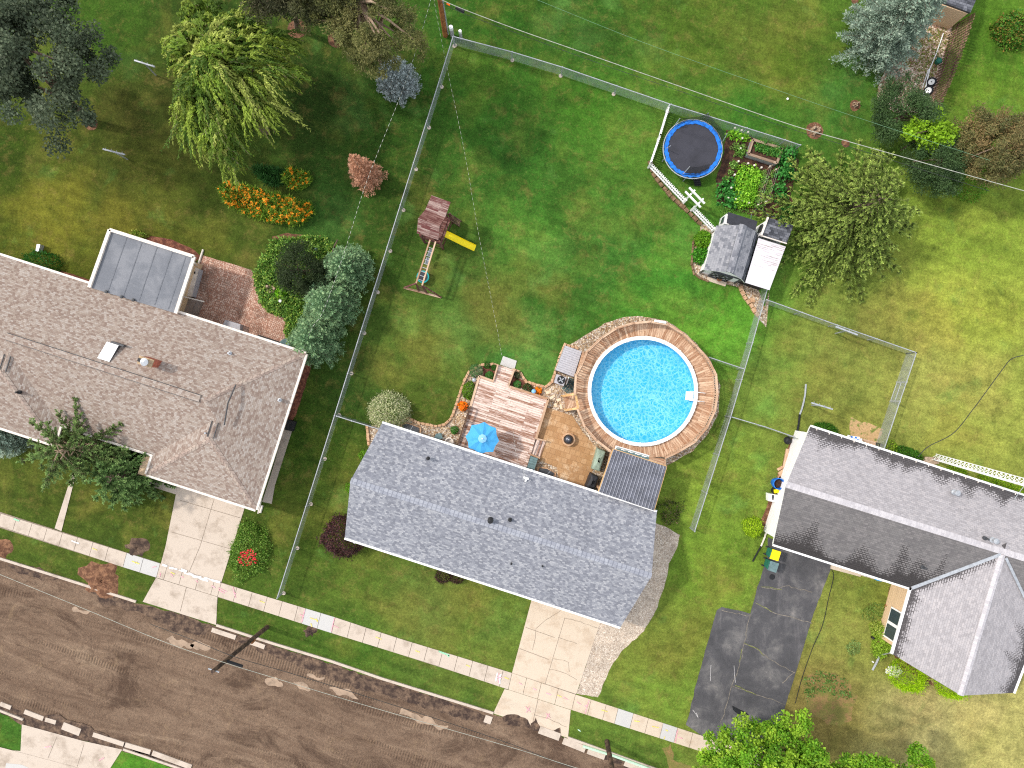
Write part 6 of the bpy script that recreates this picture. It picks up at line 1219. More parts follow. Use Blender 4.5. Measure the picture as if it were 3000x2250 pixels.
rb = thing('raised_bed', 'raised garden bed with timber rim and grey metal sides', 'planter', W(2235,445)); RBp = [(2206,409),(2291,435),(2276,478),(2192,451)]; m = MB(); P = [W(x, y, .62) for x, y in RBp]
for a, b in zip(P, P[1:]+P[:1]): m.beam(a, b, .16, .07)
m.each('rim', MAT['timber'], rb); m = MB()
cq = sum(P, Vector())/4
for a, b in zip(P, P[1:]+P[:1]): m.beam(Vector((a.x,a.y,.3)), Vector((b.x,b.y,.3)), .05, .58)
m.each('side_panel', MAT['metal_w'], rb); m = MB(); m.prism([Vector((p.x, p.y, .5)) for p in P], .1); m.build('soil', MAT['soil'], rb)
BEAN = [(120,180,40),(150,206,56),(92,156,32),(170,220,70)]; SQ = [(66,140,58),(92,168,78),(52,118,44)]; DKG = [(40,84,30),(60,110,40),(30,66,24)]; HERB = [(110,158,62),(84,136,52),(140,180,84)]
_k = [0]
def veg(pts, tones, R, label, name='vegetable_plant', group=None, h=.4, leaf=.13, n=110):
    """one plant of the kind, then copies"""
    first = None
    for i, (x, y) in enumerate(pts):
        if first is None or i % 5 == 0:
            first = shrub(name, label, (x, y), R, tones, n, leaf, .75, group, z=h, cat='plant', spiky=.3, bump=.3)
        else: first = dup(first, W(x+random.uniform(-2,2), y+random.uniform(-2,2)), random.uniform(0,6), random.uniform(.8,1.25))
def row(a, b, n): return [(a[0]+(b[0]-a[0])*k/(n-1), a[1]+(b[1]-a[1])*k/(n-1)) for k in range(n)]
veg([p for a, b in (((2175,492),(2150,592)),((2190,498),(2165,596)),((2205,504),(2180,598)),((2217,512),(2196,596))) for p in row(a, b, 9)], BEAN, .28, 'bright green bean plant in the dense vegetable rows left of the trellises', 'bean_plant', 'bean plants in the dense vegetable rows')
veg([(2118,545),(2138,540),(2112,568),(2134,565),(2118,588),(2140,590),(2128,555),(2148,575),(2145,605)], SQ, .34, 'broad leaved squash plant at the left end of the vegetable garden', 'squash_plant', 'squash plants by the shed', leaf=.2, n=70)
veg(row((2238,505),(2212,610), 8)+row((2262,505),(2232,605), 8), HERB, .17, 'thin climbing plant along the wire trellises in dark soil', 'climbing_plant', 'climbing plants on the trellises', h=.6, leaf=.09, n=60)
veg([(2155,430),(2165,440),(2175,432),(2160,450),(2172,450),(2152,478),(2145,490),(2138,510),(2125,525)], HERB, .24, 'leafy tomato plant between the trampoline and the raised bed', 'tomato_plant', 'tomato plants beside the trampoline', leaf=.1, n=90)
veg([(2142,393),(2152,397),(2165,400),(2175,404),(2184,408)], BEAN, .26, 'tall leafy plant against the rear fence above the garden soil', 'leafy_plant', 'leafy plants at the rear fence', leaf=.2, n=50)
veg([(2285,460),(2300,470),(2312,455),(2295,490),(2290,515),(2310,500),(2325,520),(2305,640),(2295,625),(2310,618),(2285,550),(2280,580)], SQ, .42, 'large leafy bush between the garden soil and the big spruce', 'garden_bush', 'leafy bushes at the spruce', h=.7, leaf=.16, n=160)
patch('lettuce_patch', 'mixed green seedlings filling the raised timber bed', [(2212,416),(2286,439),(2273,471),(2200,449)], HERB+SQ, 1500, .12, .22, 'plants', .6)
for o in bpy.data.objects:
    if o.name == 'lettuce_patch': o.location.z += .5
patch('ground_weeds', 'low weeds scattered over the garden soil edge above the black lean-to', [(2098,590),(2130,600),(2190,615),(2200,625),(2150,622),(2125,640),(2110,620)], HERB, 700, .09, .12, 'weeds', .5, kind='stuff')
for i, (a, b) in enumerate((((2243,500),(2212,608)),((2263,506),(2236,600)))):
    t = thing('wire_trellis', ('wire trellis nearest the bean rows' if i == 0 else 'wire trellis on the spruce side of the garden soil'), 'trellis', W(*a)); m = MB(); A_, B_ = W(*a), W(*b)
    for z in (.3, .7, 1.1): m.tube([A_+Vector((0,0,z)), B_+Vector((0,0,z))], .005, 4)
    m.each('wire', MAT['wire_l'], t)
    for k in (0, .5, 1): m = MB(); p = A_.lerp(B_, k); m.tube([p, p+Vector((0,0,1.2))], .02, 5); m.build('stake', MAT['wood_pale'], t)
cup = None
for x, y in ((2149,380),(2168,387),(2187,392),(2170,410),(2165,439),(2159,477),(2187,483),(2205,489),(2226,495),(2251,492),(2268,501),(2148,516),(2138,554),(2129,584),(2151,587),(2170,593),(2190,598),(2217,604),(2239,595)):
    if cup is None: m = MB(); m.lathe(W(x, y), [(.03,0),(.04,.3),(.075,.32),(.06,.37),(0,.38)], 8); cup = m.build('plant_marker', MAT['offwhite'], None, label='small pale capped stake in the vegetable garden', cat='garden stake', group='pale stakes in the vegetable garden')
    else: dup(cup, W(x, y))
m = MB(); m.tube(smoothpath([W(2200,640,.03), W(2204,622,.03), W(2222,612,.03), W(2238,618,.03), W(2250,630,.04), W(2270,636,.03), W(2290,640,.03)], 5), .02, 5); m.build('garden_hose', MAT['tealgrey'], None, label='pale green hose looping on the soil behind the small shed', cat='hose')

# ---------------------------------------------------------------- edging blocks, small things
def blocks(pts, size, mat, label, group, name='edging_block', gap=1.0, jit=.2):
    P = [W(x, y) for x, y in pts]; src = None; carry = 0.0; L = size[0]*gap
    for a, b in zip(P, P[1:]):
        d = (b-a); n = d.length; d.normalize(); s = carry
        while s < n:
            p = a+d*s; rz = math.atan2(d.y, d.x)+random.uniform(-jit, jit)
            if src is None:
                m = MB(); c = Vector((0, 0, 0)); x, y, z = size[0]*.46, size[1]*.5, size[2]; e = .02
                m.prism([Vector((i*(x-e), j*(y-e), z)) for i, j in ((-1,-1),(1,-1),(1,1),(-1,1))], z-.001); lo = [Vector((i*x, j*y, z-e)) for i, j in ((-1,-1),(1,-1),(1,1),(-1,1))]; hi = [Vector((i*(x-e), j*(y-e), z)) for i, j in ((-1,-1),(1,-1),(1,1),(-1,1))]
                for k in range(4): m.face([lo[k], lo[(k+1) % 4], hi[(k+1) % 4], hi[k]]); q = lo[k], lo[(k+1) % 4]; m.face([Vector((q[0].x*1.03, q[0].y*1.03, 0)), Vector((q[1].x*1.03, q[1].y*1.03, 0)), q[1], q[0]])
                src = m.build(name, MAT[mat], None, label=label, cat='edging block', group=group, loc=(0, 0, 0)); src.location = p; src.rotation_euler = (0, 0, rz)
            else: o = dup(src, p, rz, random.uniform(.88, 1.1))
            s += L
        carry = s-n
blocks([(1905,480),(1912,508),(1935,540),(1965,575),(2000,607),(2030,635),(2050,655),(2054,668)], (.40,.26,.16), 'stone_b', 'chunky brown edging block in the row along the white picket fence', 'edging blocks along the picket fence')
blocks([(2170,845),(2180,870),(2200,895),(2213,918),(2218,922)], (.34,.26,.16), 'stone', 'tan edging block on the triangular gravel bed below the shed', 'edging blocks below the shed')
blocks([(2031,710),(2026,770),(2032,800),(2050,815),(2074,824)], (.34,.12,.10), 'stone_b', 'thin brown edging block curving round the shed gravel', 'edging blocks round the shed gravel')
blocks([(1194,1224),(1228,1239),(1279,1249),(1304,1243),(1322,1225),(1332,1200),(1344,1163),(1362,1112),(1374,1090),(1409,1069),(1441,1067),(1458,1070)], (.28,.17,.14), 'stone', 'tan edging block of the gravel bed left of the wooden deck', 'edging blocks left of the deck')
blocks([(1507,1084),(1522,1089),(1541,1117),(1573,1128),(1598,1133),(1616,1120),(1627,1088),(1640,1045),(1655,1010),(1690,1020)], (.28,.17,.14), 'stone', 'tan edging block of the bed right of the deck steps', 'edging blocks right of the deck steps')
blocks([(1076,1250),(1079,1280),(1081,1310)], (.28,.17,.14), 'stone', 'tan edging block beside the left corner of the grey roof', 'edging blocks at the grey roof corner')
m = MB(); m.px([(2074,810),(2129,828),(2125,839),(2072,822)], .08, 0); m.build('shed_step', MAT['conc_warm'], None, label='concrete step slab in front of the shed double doors', cat='slab'); m = MB(); m.lathe(W(2106,818), [(.16,.08),(.17,.2),(.13,.22),(0,.2)], 14); m.build('clay_pot', MAT['rust'], None, label='small brown pot by the shed doors', cat='pot')
m = MB(); m.px(rough([(2207,852),(2226,858),(2222,868),(2205,862)], 1, 5, 3), .12, 0); m.build('flat_rock', MAT['rock'], None, label='flat pinkish rock on the gravel below the white lean-to', cat='rock'); m = MB(); m.px(rough([(2198,872),(2212,873),(2212,886),(2199,886)], .8, 5, 4), .1, 0); m.build('flat_rock', MAT['stone'], None, label='round tan paver on the triangular gravel bed', cat='rock')
def cinder(x, y, rz, label):
    m = MB(); c = W(x, y); m.box(c+Vector((0,0,.1)), (.4,.2,.2), rz); o = m.build('cinder_block', MAT['tan_block'], None, label=label, cat='cinder block'); m = MB()
    for k in (-.12, 0, .12): m.box(c+Vector((math.cos(rz)*k, math.sin(rz)*k, .2)), (.08,.11,.006), rz)
    m.build('hole', MAT['black'], o)
cinder(2677,143,-.2,'tan cinder block on the gravel yard, upper of the pair by the blue spruce'); cinder(2667,153,-.1,'tan cinder block on the gravel yard, lower of the pair by the blue spruce'); cinder(2620,252,.9,'tan cinder block beside rocks on the pale gravel near the dark yew'); cinder(2689,272,.3,'tan cinder block beside the white pipes near the dark yew'); cinder(2777,106,.4,'tan cinder block at the foot of the board fence')
for x, y, s, mt, lb in ((2597,247,.28,'rock','brown rock next to the cinder block on the gravel'),(2611,241,.24,'stone','tan rock behind the pale brick on the gravel'),(2643,228,.22,'rock','single brown rock in the middle of the gravel yard')):
    m = MB(); m.px(rough([(x+s*50*math.cos(k)*.8, y+s*40*math.sin(k)*.8) for k in (0,.8,1.6,2.4,3.2,4,4.8,5.6)], 1.5, 5, x), .2, 0); m.build('rock', MAT[mt], None, label=lb, cat='rock')
m = MB(); m.box(W(2606,246)+Vector((0,0,.12)), (.1,.42,.12), .6); m.build('pale_brick', MAT['grey_pl'], None, label='pale grey brick lying between two rocks on the gravel', cat='brick')
for p, q, w_, lb in (((2764,97),(2742,160),.035,'upper white plastic pipe lying along the board fence'),((2742,160),(2722,206),.035,'middle white plastic pipe by the green watering can'),((2720,203),(2686,308),.03,'thin white pipe crossing the weeds beside the wheels'),((2723,205),(2701,302),.045,'thick white pipe beside the two wheels')):
    m = MB(); m.tube([W(*p, .08), W(*q, .08)], w_, 6); m.build('plastic_pipe', MAT['white'], None, label=lb, cat='pipe')
t = thing('watering_can', 'green watering can beside the board fence', 'watering can', W(2744,182)); m = MB(); m.lathe(W(2744,183), [(.17,0),(.2,.3),(.16,.34),(.12,.30)], 16); m.build('body', MAT['green_pl'], t); m = MB(); m.tube([W(2744,175,.3), W(2747,166,.5), W(2746,168,.3)], .025); m.build('handle', MAT['green_pl'], t)
for x, y, lb in ((2729,240,'upper white hubbed wheel leaning on the board fence'),(2720,265,'lower white hubbed wheel leaning on the board fence')):
    t = thing('spare_wheel', lb, 'wheel', W(x, y)); c = W(x, y, .22); m = MB(); n = 28; ax = Vector((-.55,-.1,.83)).normalized(); u_ = ax.cross(Vector((0,0,1))).normalized(); v_ = ax.cross(u_)
    P_ = lambda r, k, h: c+(u_*math.cos(6.2832*k/n)+v_*math.sin(6.2832*k/n)*1.0)*r+ax*h
    rr = [(.18,.02),(.24,.07),(.29,.04),(.30,0),(.27,-.06)]
    for (r0, h0), (r1, h1) in zip(rr, rr[1:]):
        for k in range(n): m.face([P_(r0,k,h0), P_(r1,k,h1), P_(r1,k+1,h1), P_(r0,k+1,h0)][::-1])
    m.build('tyre', MAT['rubber'], t); m = MB(); m.face([P_(.19,k,.035) for k in range(n)]); m.build('rim', MAT['white'], t); m = MB(); m.face([P_(.035,k,.05) for k in range(n)]); m.build('hub', MAT['black'], t)
def stump(x, y, r, label):
    t = thing('tree_stump', label, 'stump', W(x, y)); m = MB()
    for k in range(7): a = k*.9; p = W(x, y)+Vector((math.cos(a)*r*.55, math.sin(a)*r*.55, 0)); m.tube([p, p+Vector((random.uniform(-.1,.1), random.uniform(-.1,.1), random.uniform(.15,.4)))], [r*.34, r*.2], 6)
    m.build('wood', MAT['bark_l'], t); m = MB()
    for k in range(6): a = k*1.05+.4; m.tube([W(x, y)+Vector((0,0,.12)), W(x, y)+Vector((math.cos(a)*r*1.2, math.sin(a)*r*1.2, .0))], [r*.2, .03], 5)
    m.build('root', MAT['bark'], t)
stump(2387,383,.36,'large grey stump in an orange mulch ring behind the raised bed'); stump(2505,308,.2,'small stump in an orange mulch ring on the far right lawn'); stump(795,848,.45,'hollow grey stump among plants beside the brick patio')
# bins and clutter by the right house
def bin_(x, y, body, lid, label, s=1.0):
    t = thing('wheelie_bin', label, 'bin', W(x-10, y)); c = W(x, y, 1.0); m = MB(); q = [(-.27,-.3),(.27,-.3),(.27,.3),(-.27,.3)]; P = [Vector((c.x, c.y, .98))+eu*a-ev*b for a, b in q]; lo = [Vector((c.x, c.y, .05))+eu*a*.82-ev*b*.82 for a, b in q]
    for i in range(4): j = (i+1) % 4; m.face([lo[i], lo[j], P[j], P[i]])
    m.face(lo[::-1]); m.build('body', MAT[body], t); m = MB(); m.prism([p+Vector((0,0,.08))+(p-Vector((c.x,c.y,p.z)))*.06 for p in P], .97, bottom=True); m.build('lid', MAT[lid], t); m = MB(); e = P[0].lerp(P[3], .5)-eu*.06; m.beam(e-ev*.25+Vector((0,0,.03)), e+ev*.25+Vector((0,0,.03)), .05, .05); m.build('handle', MAT[body], t)
    for k in (-.25, .25): m = MB(); p = Vector((c.x, c.y, .1))-eu*.28+ev*k; m.tube([p-ev*.04, p+ev*.04], .1, 12); m.build('wheel', MAT['rubber'], t)
bin_(2271,1626,'green_pl','yellow','green wheelie bin with yellow lid at the top of the asphalt driveway'); bin_(2265,1660,'green_pl','tealgrey','green wheelie bin with grey lid below the yellow lidded one')
t = thing('blue_barrel', 'open blue barrel beside the white gable wall', 'barrel', W(2272,1413)); m = MB(); m.lathe(W(2270,1413), [(.28,0),(.35,.3),(.38,.75),(.33,.75),(.3,.3)], 22); m.build('body', MAT['blue'], t); m = MB(); m.face([W(2270,1413)+Vector((math.cos(k*.3)*.28, math.sin(k*.3)*.28, .5)) for k in range(21)]); m.build('soil_fill', MAT['soil'], t)
t = thing('black_bucket', 'black bucket holding a yellow item below the blue barrel', 'bucket', W(2270,1436)); m = MB(); m.lathe(W(2268,1436), [(.22,0),(.27,.45),(.23,.45),(.2,.2),(0,.2)], 18); m.build('body', MAT['black'], t); m = MB(); m.box(W(2273,1438,.4), (.3,.24,.25), .2); m.build('yellow_item', MAT['yellow'], t)
t = thing('white_cooler', 'white cooler box with dark handle below the black bucket', 'cooler', W(2264,1458)); m = MB(); m.px([(2252,1446),(2278,1450),(2276,1472),(2252,1468)], .5, 0); m.build('body', MAT['white'], t); m = MB(); m.px([(2262,1450),(2268,1451),(2266,1465),(2262,1464)], .54, .5); m.build('handle', MAT['metal_d'], t)
m = MB(); m.lathe(W(2306,1290), [(.25,0),(.27,.12),(.18,.26),(.06,.32),(0,.4)], 9); m.build('black_bag', MAT['black'], None, label='black bag slumped by the upper corner of the white gable', cat='bag')
for i, (x, y) in enumerate(((2285,1372),(2287,1383),(2286,1394),(2283,1404))): m = MB(); m.box(W(x, y, .06), (.4,.16,.1), .5+.2*i); m.build('paving_brick', MAT['stone'], None, label='loose tan brick on the ground above the blue barrel', cat='brick', group='loose bricks by the white gable')
m = MB(); m.beam(W(2307,1315,.08), W(2297,1370,.08), .2, .1); m.build('timber', MAT['wood_pale'], None, label='pale timber lying along the white gable wall', cat='timber')
t = thing('patio_chair', 'patio chair draped with a blue and white towel behind the streaked roof', 'chair', W(2500,1288)); m = MB(); m.px([(2484,1274),(2489,1275),(2487,1300),(2482,1298)], .75, .7); m.px([(2522,1284),(2526,1286),(2524,1308),(2520,1306)], .75, .7); m.each('armrest', MAT['white'], t); m = MB(); m.px([(2490,1276),(2519,1280),(2519,1308),(2490,1300)], .55, .5); m.build('seat', MAT['white'], t)
m = MB()
for x, y in ((2486,1276),(2524,1286),(2522,1306),(2485,1298)): m.tube([W(x, y), W(x, y, .75)], .02, 5)
m.each('leg', MAT['white'], t); m = MB()
for i in range(4):
    for j in range(3):
        if (i+j) % 2 == 0: x, y = 2493+i*6, 1277+j*6+i; m.px([(x, y), (x+5, y+1), (x+5, y+6), (x, y+5)], .575, .556)
m.build('towel_pattern', MAT['blue'], t)
m = MB(); m.px([(2525,1284),(2568,1296),(2566,1315),(2522,1305)], .18, 0); m.build('back_step', MAT['wood_pale'], None, label='pale wooden step right of the towel draped chair', cat='step')
t = thing('metal_cart', 'small black wire cart at the eave near the lawn fence', 'cart', W(2575,1303)); m = MB()
for k in range(4): m.beam(W(2567+k*5,1297+k*1.3,.6), W(2566+k*5,1310+k*1.3,.6), .03, .03)
m.beam(W(2566,1297,.6), W(2584,1301,.6), .04, .04); m.beam(W(2565,1310,.6), W(2582,1314,.6), .04, .04); m.build('frame', MAT['black'], t); m = MB()
for x, y in ((2567,1297),(2583,1301),(2566,1310),(2582,1314)): m.tube([W(x, y), W(x, y, .6)], .02, 5)
m.each('leg', MAT['black'], t)
# front of the right house
for pts, z, lb in (([(2607,1687),(2668,1706),(2664,1727),(2603,1706)], .16, 'pale concrete slab at the inner porch corner by the small bicycle'), ([(2437,1653),(2525,1675),(2521,1690),(2435,1667)], .14, 'long pale concrete slab under the eave right of the asphalt'), ([(2525,1677),(2590,1698),(2588,1705),(2522,1686)], .12, 'thin pale slab below the folded blue paddling pool')):
    m = MB(); m.px(pts, z, 0); m.build('porch_slab', MAT['conc_warm'], None, label=lb, cat='slab')
sheet('porch_path', [(2640,1715),(2668,1722),(2652,1780),(2622,1860),(2606,1856),(2630,1780)], 'flag', .012)
t = thing('kids_bike', 'small bicycle with grey and pink parts at the porch corner', 'bicycle', W(2646,1723)); 
for x, y in ((2638,1718),(2655,1726)): m = MB(); c = W(x, y, .2); m.tube([c+Vector((math.cos(k*.5)*.2*.95, math.sin(k*.5)*.2*.3, math.sin(k*.5)*.2)) for k in range(14)], .025, 5); m.build('wheel', MAT['rubber'], t)
m = MB(); a, b = W(2638,1718,.2), W(2655,1726,.2); m.tube([a, (a+b)/2+Vector((0,0,.25)), b], .02, 5); m.tube([a, a+Vector((.05,0,.45)), (a+b)/2+Vector((0,0,.25))], .02, 5); m.tube([a+Vector((.05,-.2,.47)), a+Vector((.05,.2,.47))], .018, 5); m.build('frame', MAT['grey_pl'], t); m = MB(); m.box(b+Vector((-.05,.03,.3)), (.22,.12,.05), GA); m.build('saddle', MAT['pink'], t)
t = thing('paddling_pool', 'bright blue folded paddling pool under the front eave', 'paddling pool', W(2572,1693)); m = MB(); m.px(rough([(2552,1686),(2570,1689),(2584,1697),(2582,1703),(2565,1699)], 1, 5, 3), .25, .12); m.build('body', MAT['umb'], t)
t = thing('grey_toy', 'pale metal toy frame beside the folded blue pool', 'toy', W(2540,1686)); m = MB(); m.tube([W(2525,1682,.5), W(2535,1688,.6), W(2548,1690,.5)], .03); m.tube([W(2525,1682,0.1), W(2525,1682,.5)], .02); m.tube([W(2548,1690,.1), W(2548,1690,.5)], .02); m.tube([W(2530,1680,.4), W(2545,1684,.4)], .03); m.build('frame', MAT['metal_w'], t)
m = MB(); m.lathe(W(2556,1938), [(.05,0),(.05,.12),(0,.14)], 8); m.build('path_light', MAT['white'], None, label='tiny white garden light by the front downspout', cat='garden light'); m = MB(); m.lathe(W(2553,1866), [(.07,0),(.06,.25),(.09,.27),(0,.32)], 8); m.build('path_light', MAT['black'], None, label='small dark garden lamp left of the front hedge', cat='garden light')
m = MB(); m.lathe(W(2262,1690), [(.19,.0),(.19,.012),(0,.012)], 14); [setattr(p, 'z', p.z+.014) for p in m.v]; m.build('manhole_cover', MAT['black'], None, label='small round dark cover in the asphalt below the bins', cat='cover')
sheet('tar_patch', [(2145,2067),(2165,2078),(2182,2084),(2195,2095),(2180,2098),(2160,2092),(2148,2080)], 'black', .018, (1, 8, 4))
# small clutter left
m = MB(); m.px([(108,715),(118,716),(112,737),(104,735)], .5, .1); m.build('lawn_light', MAT['metal_w'], None, label='small grey and white lamp head behind the green bush by the brown roof', cat='garden light')
m = MB(); m.px(rough([(880,700),(890,702),(890,712),(882,712)], .5, 4, 1), .25, 0); m.build('garden_rock', MAT['stone'], None, label='smooth tan rock at the top edge of the planted bed', cat='rock')
t = thing('bird_statue', 'small grey bird statue near the top of the planted bed', 'statue', W(931,732)); m = MB(); m.lathe(W(931,733), [(.08,0),(.14,.12),(.12,.3),(.06,.42),(.07,.5),(0,.56)], 10); m.build('body', MAT['tealgrey'], t, smooth=True)
m = MB(); m.tube([W(972,742,.3), W(980,720,.7), W(989,703,1.0)], .05, 6); m.build('driftwood_post', MAT['bark'], None, label='crooked grey post sticking up beside the upper juniper', cat='post')
m = MB(); m.lathe(W(827,884), [(.05,0),(.05,.35),(.1,.37),(.1,.45),(0,.48)], 8); m.build('path_light', MAT['white'], None, label='white capped garden light in the planted bed', cat='garden light')
m = MB(); m.lathe(W(2306,291), [(.05,.02),(.08,.1),(0,.12)], 8); m.build('ball', MAT['white'], None, label='small white ball on the far lawn', cat='ball')
m = MB(); m.px([(1692,2136),(1699,2139),(1702,2144),(1695,2141)], .05, .01); m.build('litter_scrap', MAT['green_pipe'], None, label='pale green scrap on the verge beside the warm concrete apron', cat='litter')
# ---------------------------------------------------------------- trees and shrubs
DK = [(62,74,54),(86,100,76),(108,120,94),(72,84,62)]
broad_tree('maple_tree', 'big dark grey green maple in the upper left corner', (80,165), 7.0, (4.1,4.3,3.4), 10, DK, K=120, per=330, leaf=.16, wid=.7, base=(268,360), r=.3, rc=.72, lobes=.5, shell=.45)
# willow: long hanging shoots
def willow(label, cxy, zc, R, tones, base, n=620):
    c = np.array(W(*cxy, zc)); b = W(*base); th = thing('willow_tree', label, 'tree', b); P = []; D = []; N = []; L = []; C = []; T = np.array([lin(t) for t in tones]); br = MB()
    for bi in range(n//7):
        a = random.uniform(0, 6.283); f = random.random()**.7; rg = 1+.22*math.sin(3*a+1)+.14*math.sin(7*a)
        o0 = c+np.array([math.cos(a)*R[0]*f*.74*rg, math.sin(a)*R[1]*f*.74*rg, R[2]*(1-f*f*.8)*random.uniform(.1, 1.0)])
        out = np.array([math.cos(a)*R[0], math.sin(a)*R[1], 0]); out /= np.linalg.norm(out); sw = np.array([-out[1], out[0], 0])
        hb = out*random.uniform(.3, 1.1)+sw*random.uniform(-.7, .7)+np.array([.05, -.20, 0]); tone = T[random.randrange(len(T))]*random.uniform(.72, 1.3); lb = random.uniform(.8, 2.0)
        for i in range(8):
            o = o0+RNG.standard_normal(3)*np.array([.22, .22, .15]); hd = hb+RNG.standard_normal(3)*np.array([.28, .28, 0]); ln = lb*random.uniform(.6, 1.25); ns = int(ln/.085); pts = []
            for k in range(ns):
                t = k/ns; q = o+hd*(ln*.66*t)+np.array([0, 0, .34*ln*t-.95*ln*t*t]); pts.append(q); dv = hd*.62+np.array([0, 0, .34-1.9*t])
                for rep in range(3):
                    P.append(q); D.append(dv/np.linalg.norm(dv)+rdir(1)[0]*.6); N.append(np.array([0, 0, .8])+rdir(1)[0]*.6); L.append(random.uniform(.13, .27)); C.append(tone*random.uniform(.75, 1.25)*(1.15-.2*t))
            if i % 4 == 0: br.tube([Vector(p) for p in pts[::max(1, ns//5)]], .014, 4)
    L = np.array(L); leaves('crown', np.array(P), np.array(D), np.array(N), L, L*.30, np.array(C), MAT['leaf'], th)
    tr = limbs(th, b, Vector((c[0], c[1], zc+R[2]*.5)), [Vector(c+np.array([math.cos(k)*R[0]*.5, math.sin(k)*R[1]*.5, R[2]*.4])) for k in range(9)], .28, MAT['bark']); br.build('shoot', MAT['bark_l'], tr); return th
willow('tall bright yellow green willow with drooping shoots above the orange lilies', (668,225), 5.2, (3.9,5.4,2.9), [(142,162,62),(116,142,50),(170,182,88),(88,116,42)], (780,385), 2300)
PN = [(92,98,52),(122,124,70),(146,140,86),(76,84,46)]
broad_tree('pine_tree', 'spreading olive pine with bare grey branches at the top edge', (1055,25), 8.0, (3.3,3.0,2.2), 11, PN, K=260, per=170, leaf=.15, wid=.3, bark='bark_l', r=.24, rc=.40, show=60, lobes=.35, shell=.4)
broad_tree('pine_tree', 'dark shaded pine between the willow and the olive pine', (845,-70), 8.0, (3.0,2.6,2.6), 11, [(52,58,36),(72,76,48),(88,86,58)], K=160, per=200, leaf=.16, wid=.3, base=(872,86), r=.2, rc=.5, show=40, lobes=.35)
broad_tree('pine_tree', 'slim shaded pine trunk behind the olive pine', (975,-60), 9.0, (2.2,2.0,2.0), 11, [(66,70,44),(92,94,58)], K=80, per=170, leaf=.15, wid=.3, base=(985,116), r=.2, rc=.45, show=25)
BL = [(124,138,138),(152,166,166),(102,114,114)]; BT = [(182,194,194),(200,208,208)]
spruce('blue_spruce', 'small silvery blue spruce under the olive pine', (1172,255), 3.4, 1.28, BL, BT, levels=16, nb=20, step=.08, tw=.26, needle=.11, droop=.1, lift=.25, p=.6, up=.5)
spruce('dead_spruce', 'small dead brown spruce beside the dashed cable', (1082,525), 3.6, 1.0, [(166,112,82),(190,138,108),(140,92,70)], [(202,150,122),(214,168,140)], levels=16, nb=13, step=.08, tw=.34, needle=.14, dead=True, droop=.15, lift=.1, bark='bark_l', lean=(-.35,.3))
G1 = [(78,116,74),(94,134,88),(66,102,66)]; G1T = [(146,178,128),(164,190,140),(126,160,120)]
for (x, y, H, R, lb) in ((1030,797,3.6,1.55,'grey green spruce at the upper right of the planted bed'),(985,900,4.2,1.75,'widest grey green spruce in the middle of the planted bed'),(940,1000,4.0,1.7,'grey green spruce at the corner of the brown roof')):
    spruce('spruce_tree', lb, (x, y), H, R, G1, G1T, levels=17, nb=16, step=.10, tw=.42, needle=.14, droop=.08, lift=.25, p=.62, up=.4)
broad_tree('juniper_tree', 'dark bushy juniper in the middle of the planted bed', (880,793), 1.8, (1.55,1.5,1.3), 3, [(50,64,36),(64,80,44),(40,54,30)], K=70, per=220, leaf=.11, wid=.35, r=.1, rc=.45)
broad_tree('juniper_tree', 'smaller dark juniper pressed against the upper spruce', (945,825), 1.4, (.8,.8,1.0), 2, [(44,62,34),(58,78,44)], K=30, per=160, leaf=.11, wid=.35, r=.08, rc=.35)
BG = [(104,128,110),(130,152,134),(88,110,96)]; BGT = [(172,190,170),(156,178,160),(186,200,180)]
spruce('blue_spruce', 'tall pale blue green spruce beside the corner shed', (2549,134), 7.6, 2.55, BG, BGT, levels=20, nb=16, step=.11, tw=.5, needle=.16, droop=.18, lift=.2, p=.55, up=.35)
SG = [(62,82,30),(80,100,40),(50,66,26)]; ST = [(152,168,72),(174,184,92),(134,152,62)]
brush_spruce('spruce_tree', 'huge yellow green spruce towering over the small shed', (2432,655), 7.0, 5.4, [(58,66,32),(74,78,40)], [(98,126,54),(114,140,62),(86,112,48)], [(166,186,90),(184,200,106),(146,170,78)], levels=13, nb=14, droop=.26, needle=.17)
YW = [(58,84,46),(76,104,58),(90,116,70),(46,68,40)]
broad_tree('yew_tree', 'dark green bushy yew at the lower end of the gravel yard', (2650,335), 2.0, (2.0,1.8,1.8), 4, YW, K=110, per=200, leaf=.12, wid=.4, r=.14, rc=.5, lobes=.3)
broad_tree('yew_tree', 'dark green bushy yew under the pale overhead cable', (2745,478), 2.2, (1.9,1.6,1.7), 4, YW, K=100, per=200, leaf=.12, wid=.4, r=.14, rc=.5, lobes=.3)
broad_tree('young_maple', 'bright yellow green sapling between the two dark yews', (2725,388), 3.2, (1.25,.95,.9), 4, [(134,176,34),(160,200,52),(112,150,30)], K=40, per=70, leaf=.17, wid=.75, r=.06, rc=.4, shell=.3)
broad_tree('pine_tree', 'sparse olive brown pine with bare grey branches at the right edge', (2930,430), 3.4, (2.4,2.3,2.2), 6, [(104,108,62),(132,128,80),(86,92,56),(160,130,88)], K=220, per=190, leaf=.15, wid=.3, bark='bark_l', r=.16, rc=.42, show=34, lobes=.35, shell=.35)
shrub('rust_shrub', 'rust coloured low shrub between the dark yew and the olive brown pine', (2830,430), .9, [(130,64,36),(160,84,50),(110,70,40)], 1500, .10, group=None)
m = MB(); m.px(rough([(2780,425),(2795,418),(2802,430),(2795,442),(2780,440),(2774,432)], 1.5, 5, 8), .35, 0); m.build('pale_boulder', MAT['conc_new'], None, label='pale grey boulder between the dark yew and the olive brown pine', cat='rock')
shrub('green_shrub', 'bright green low shrub beneath the olive brown pine', (2850,530), 1.2, [(92,150,36),(70,124,30),(120,170,48)], 2000, .11)
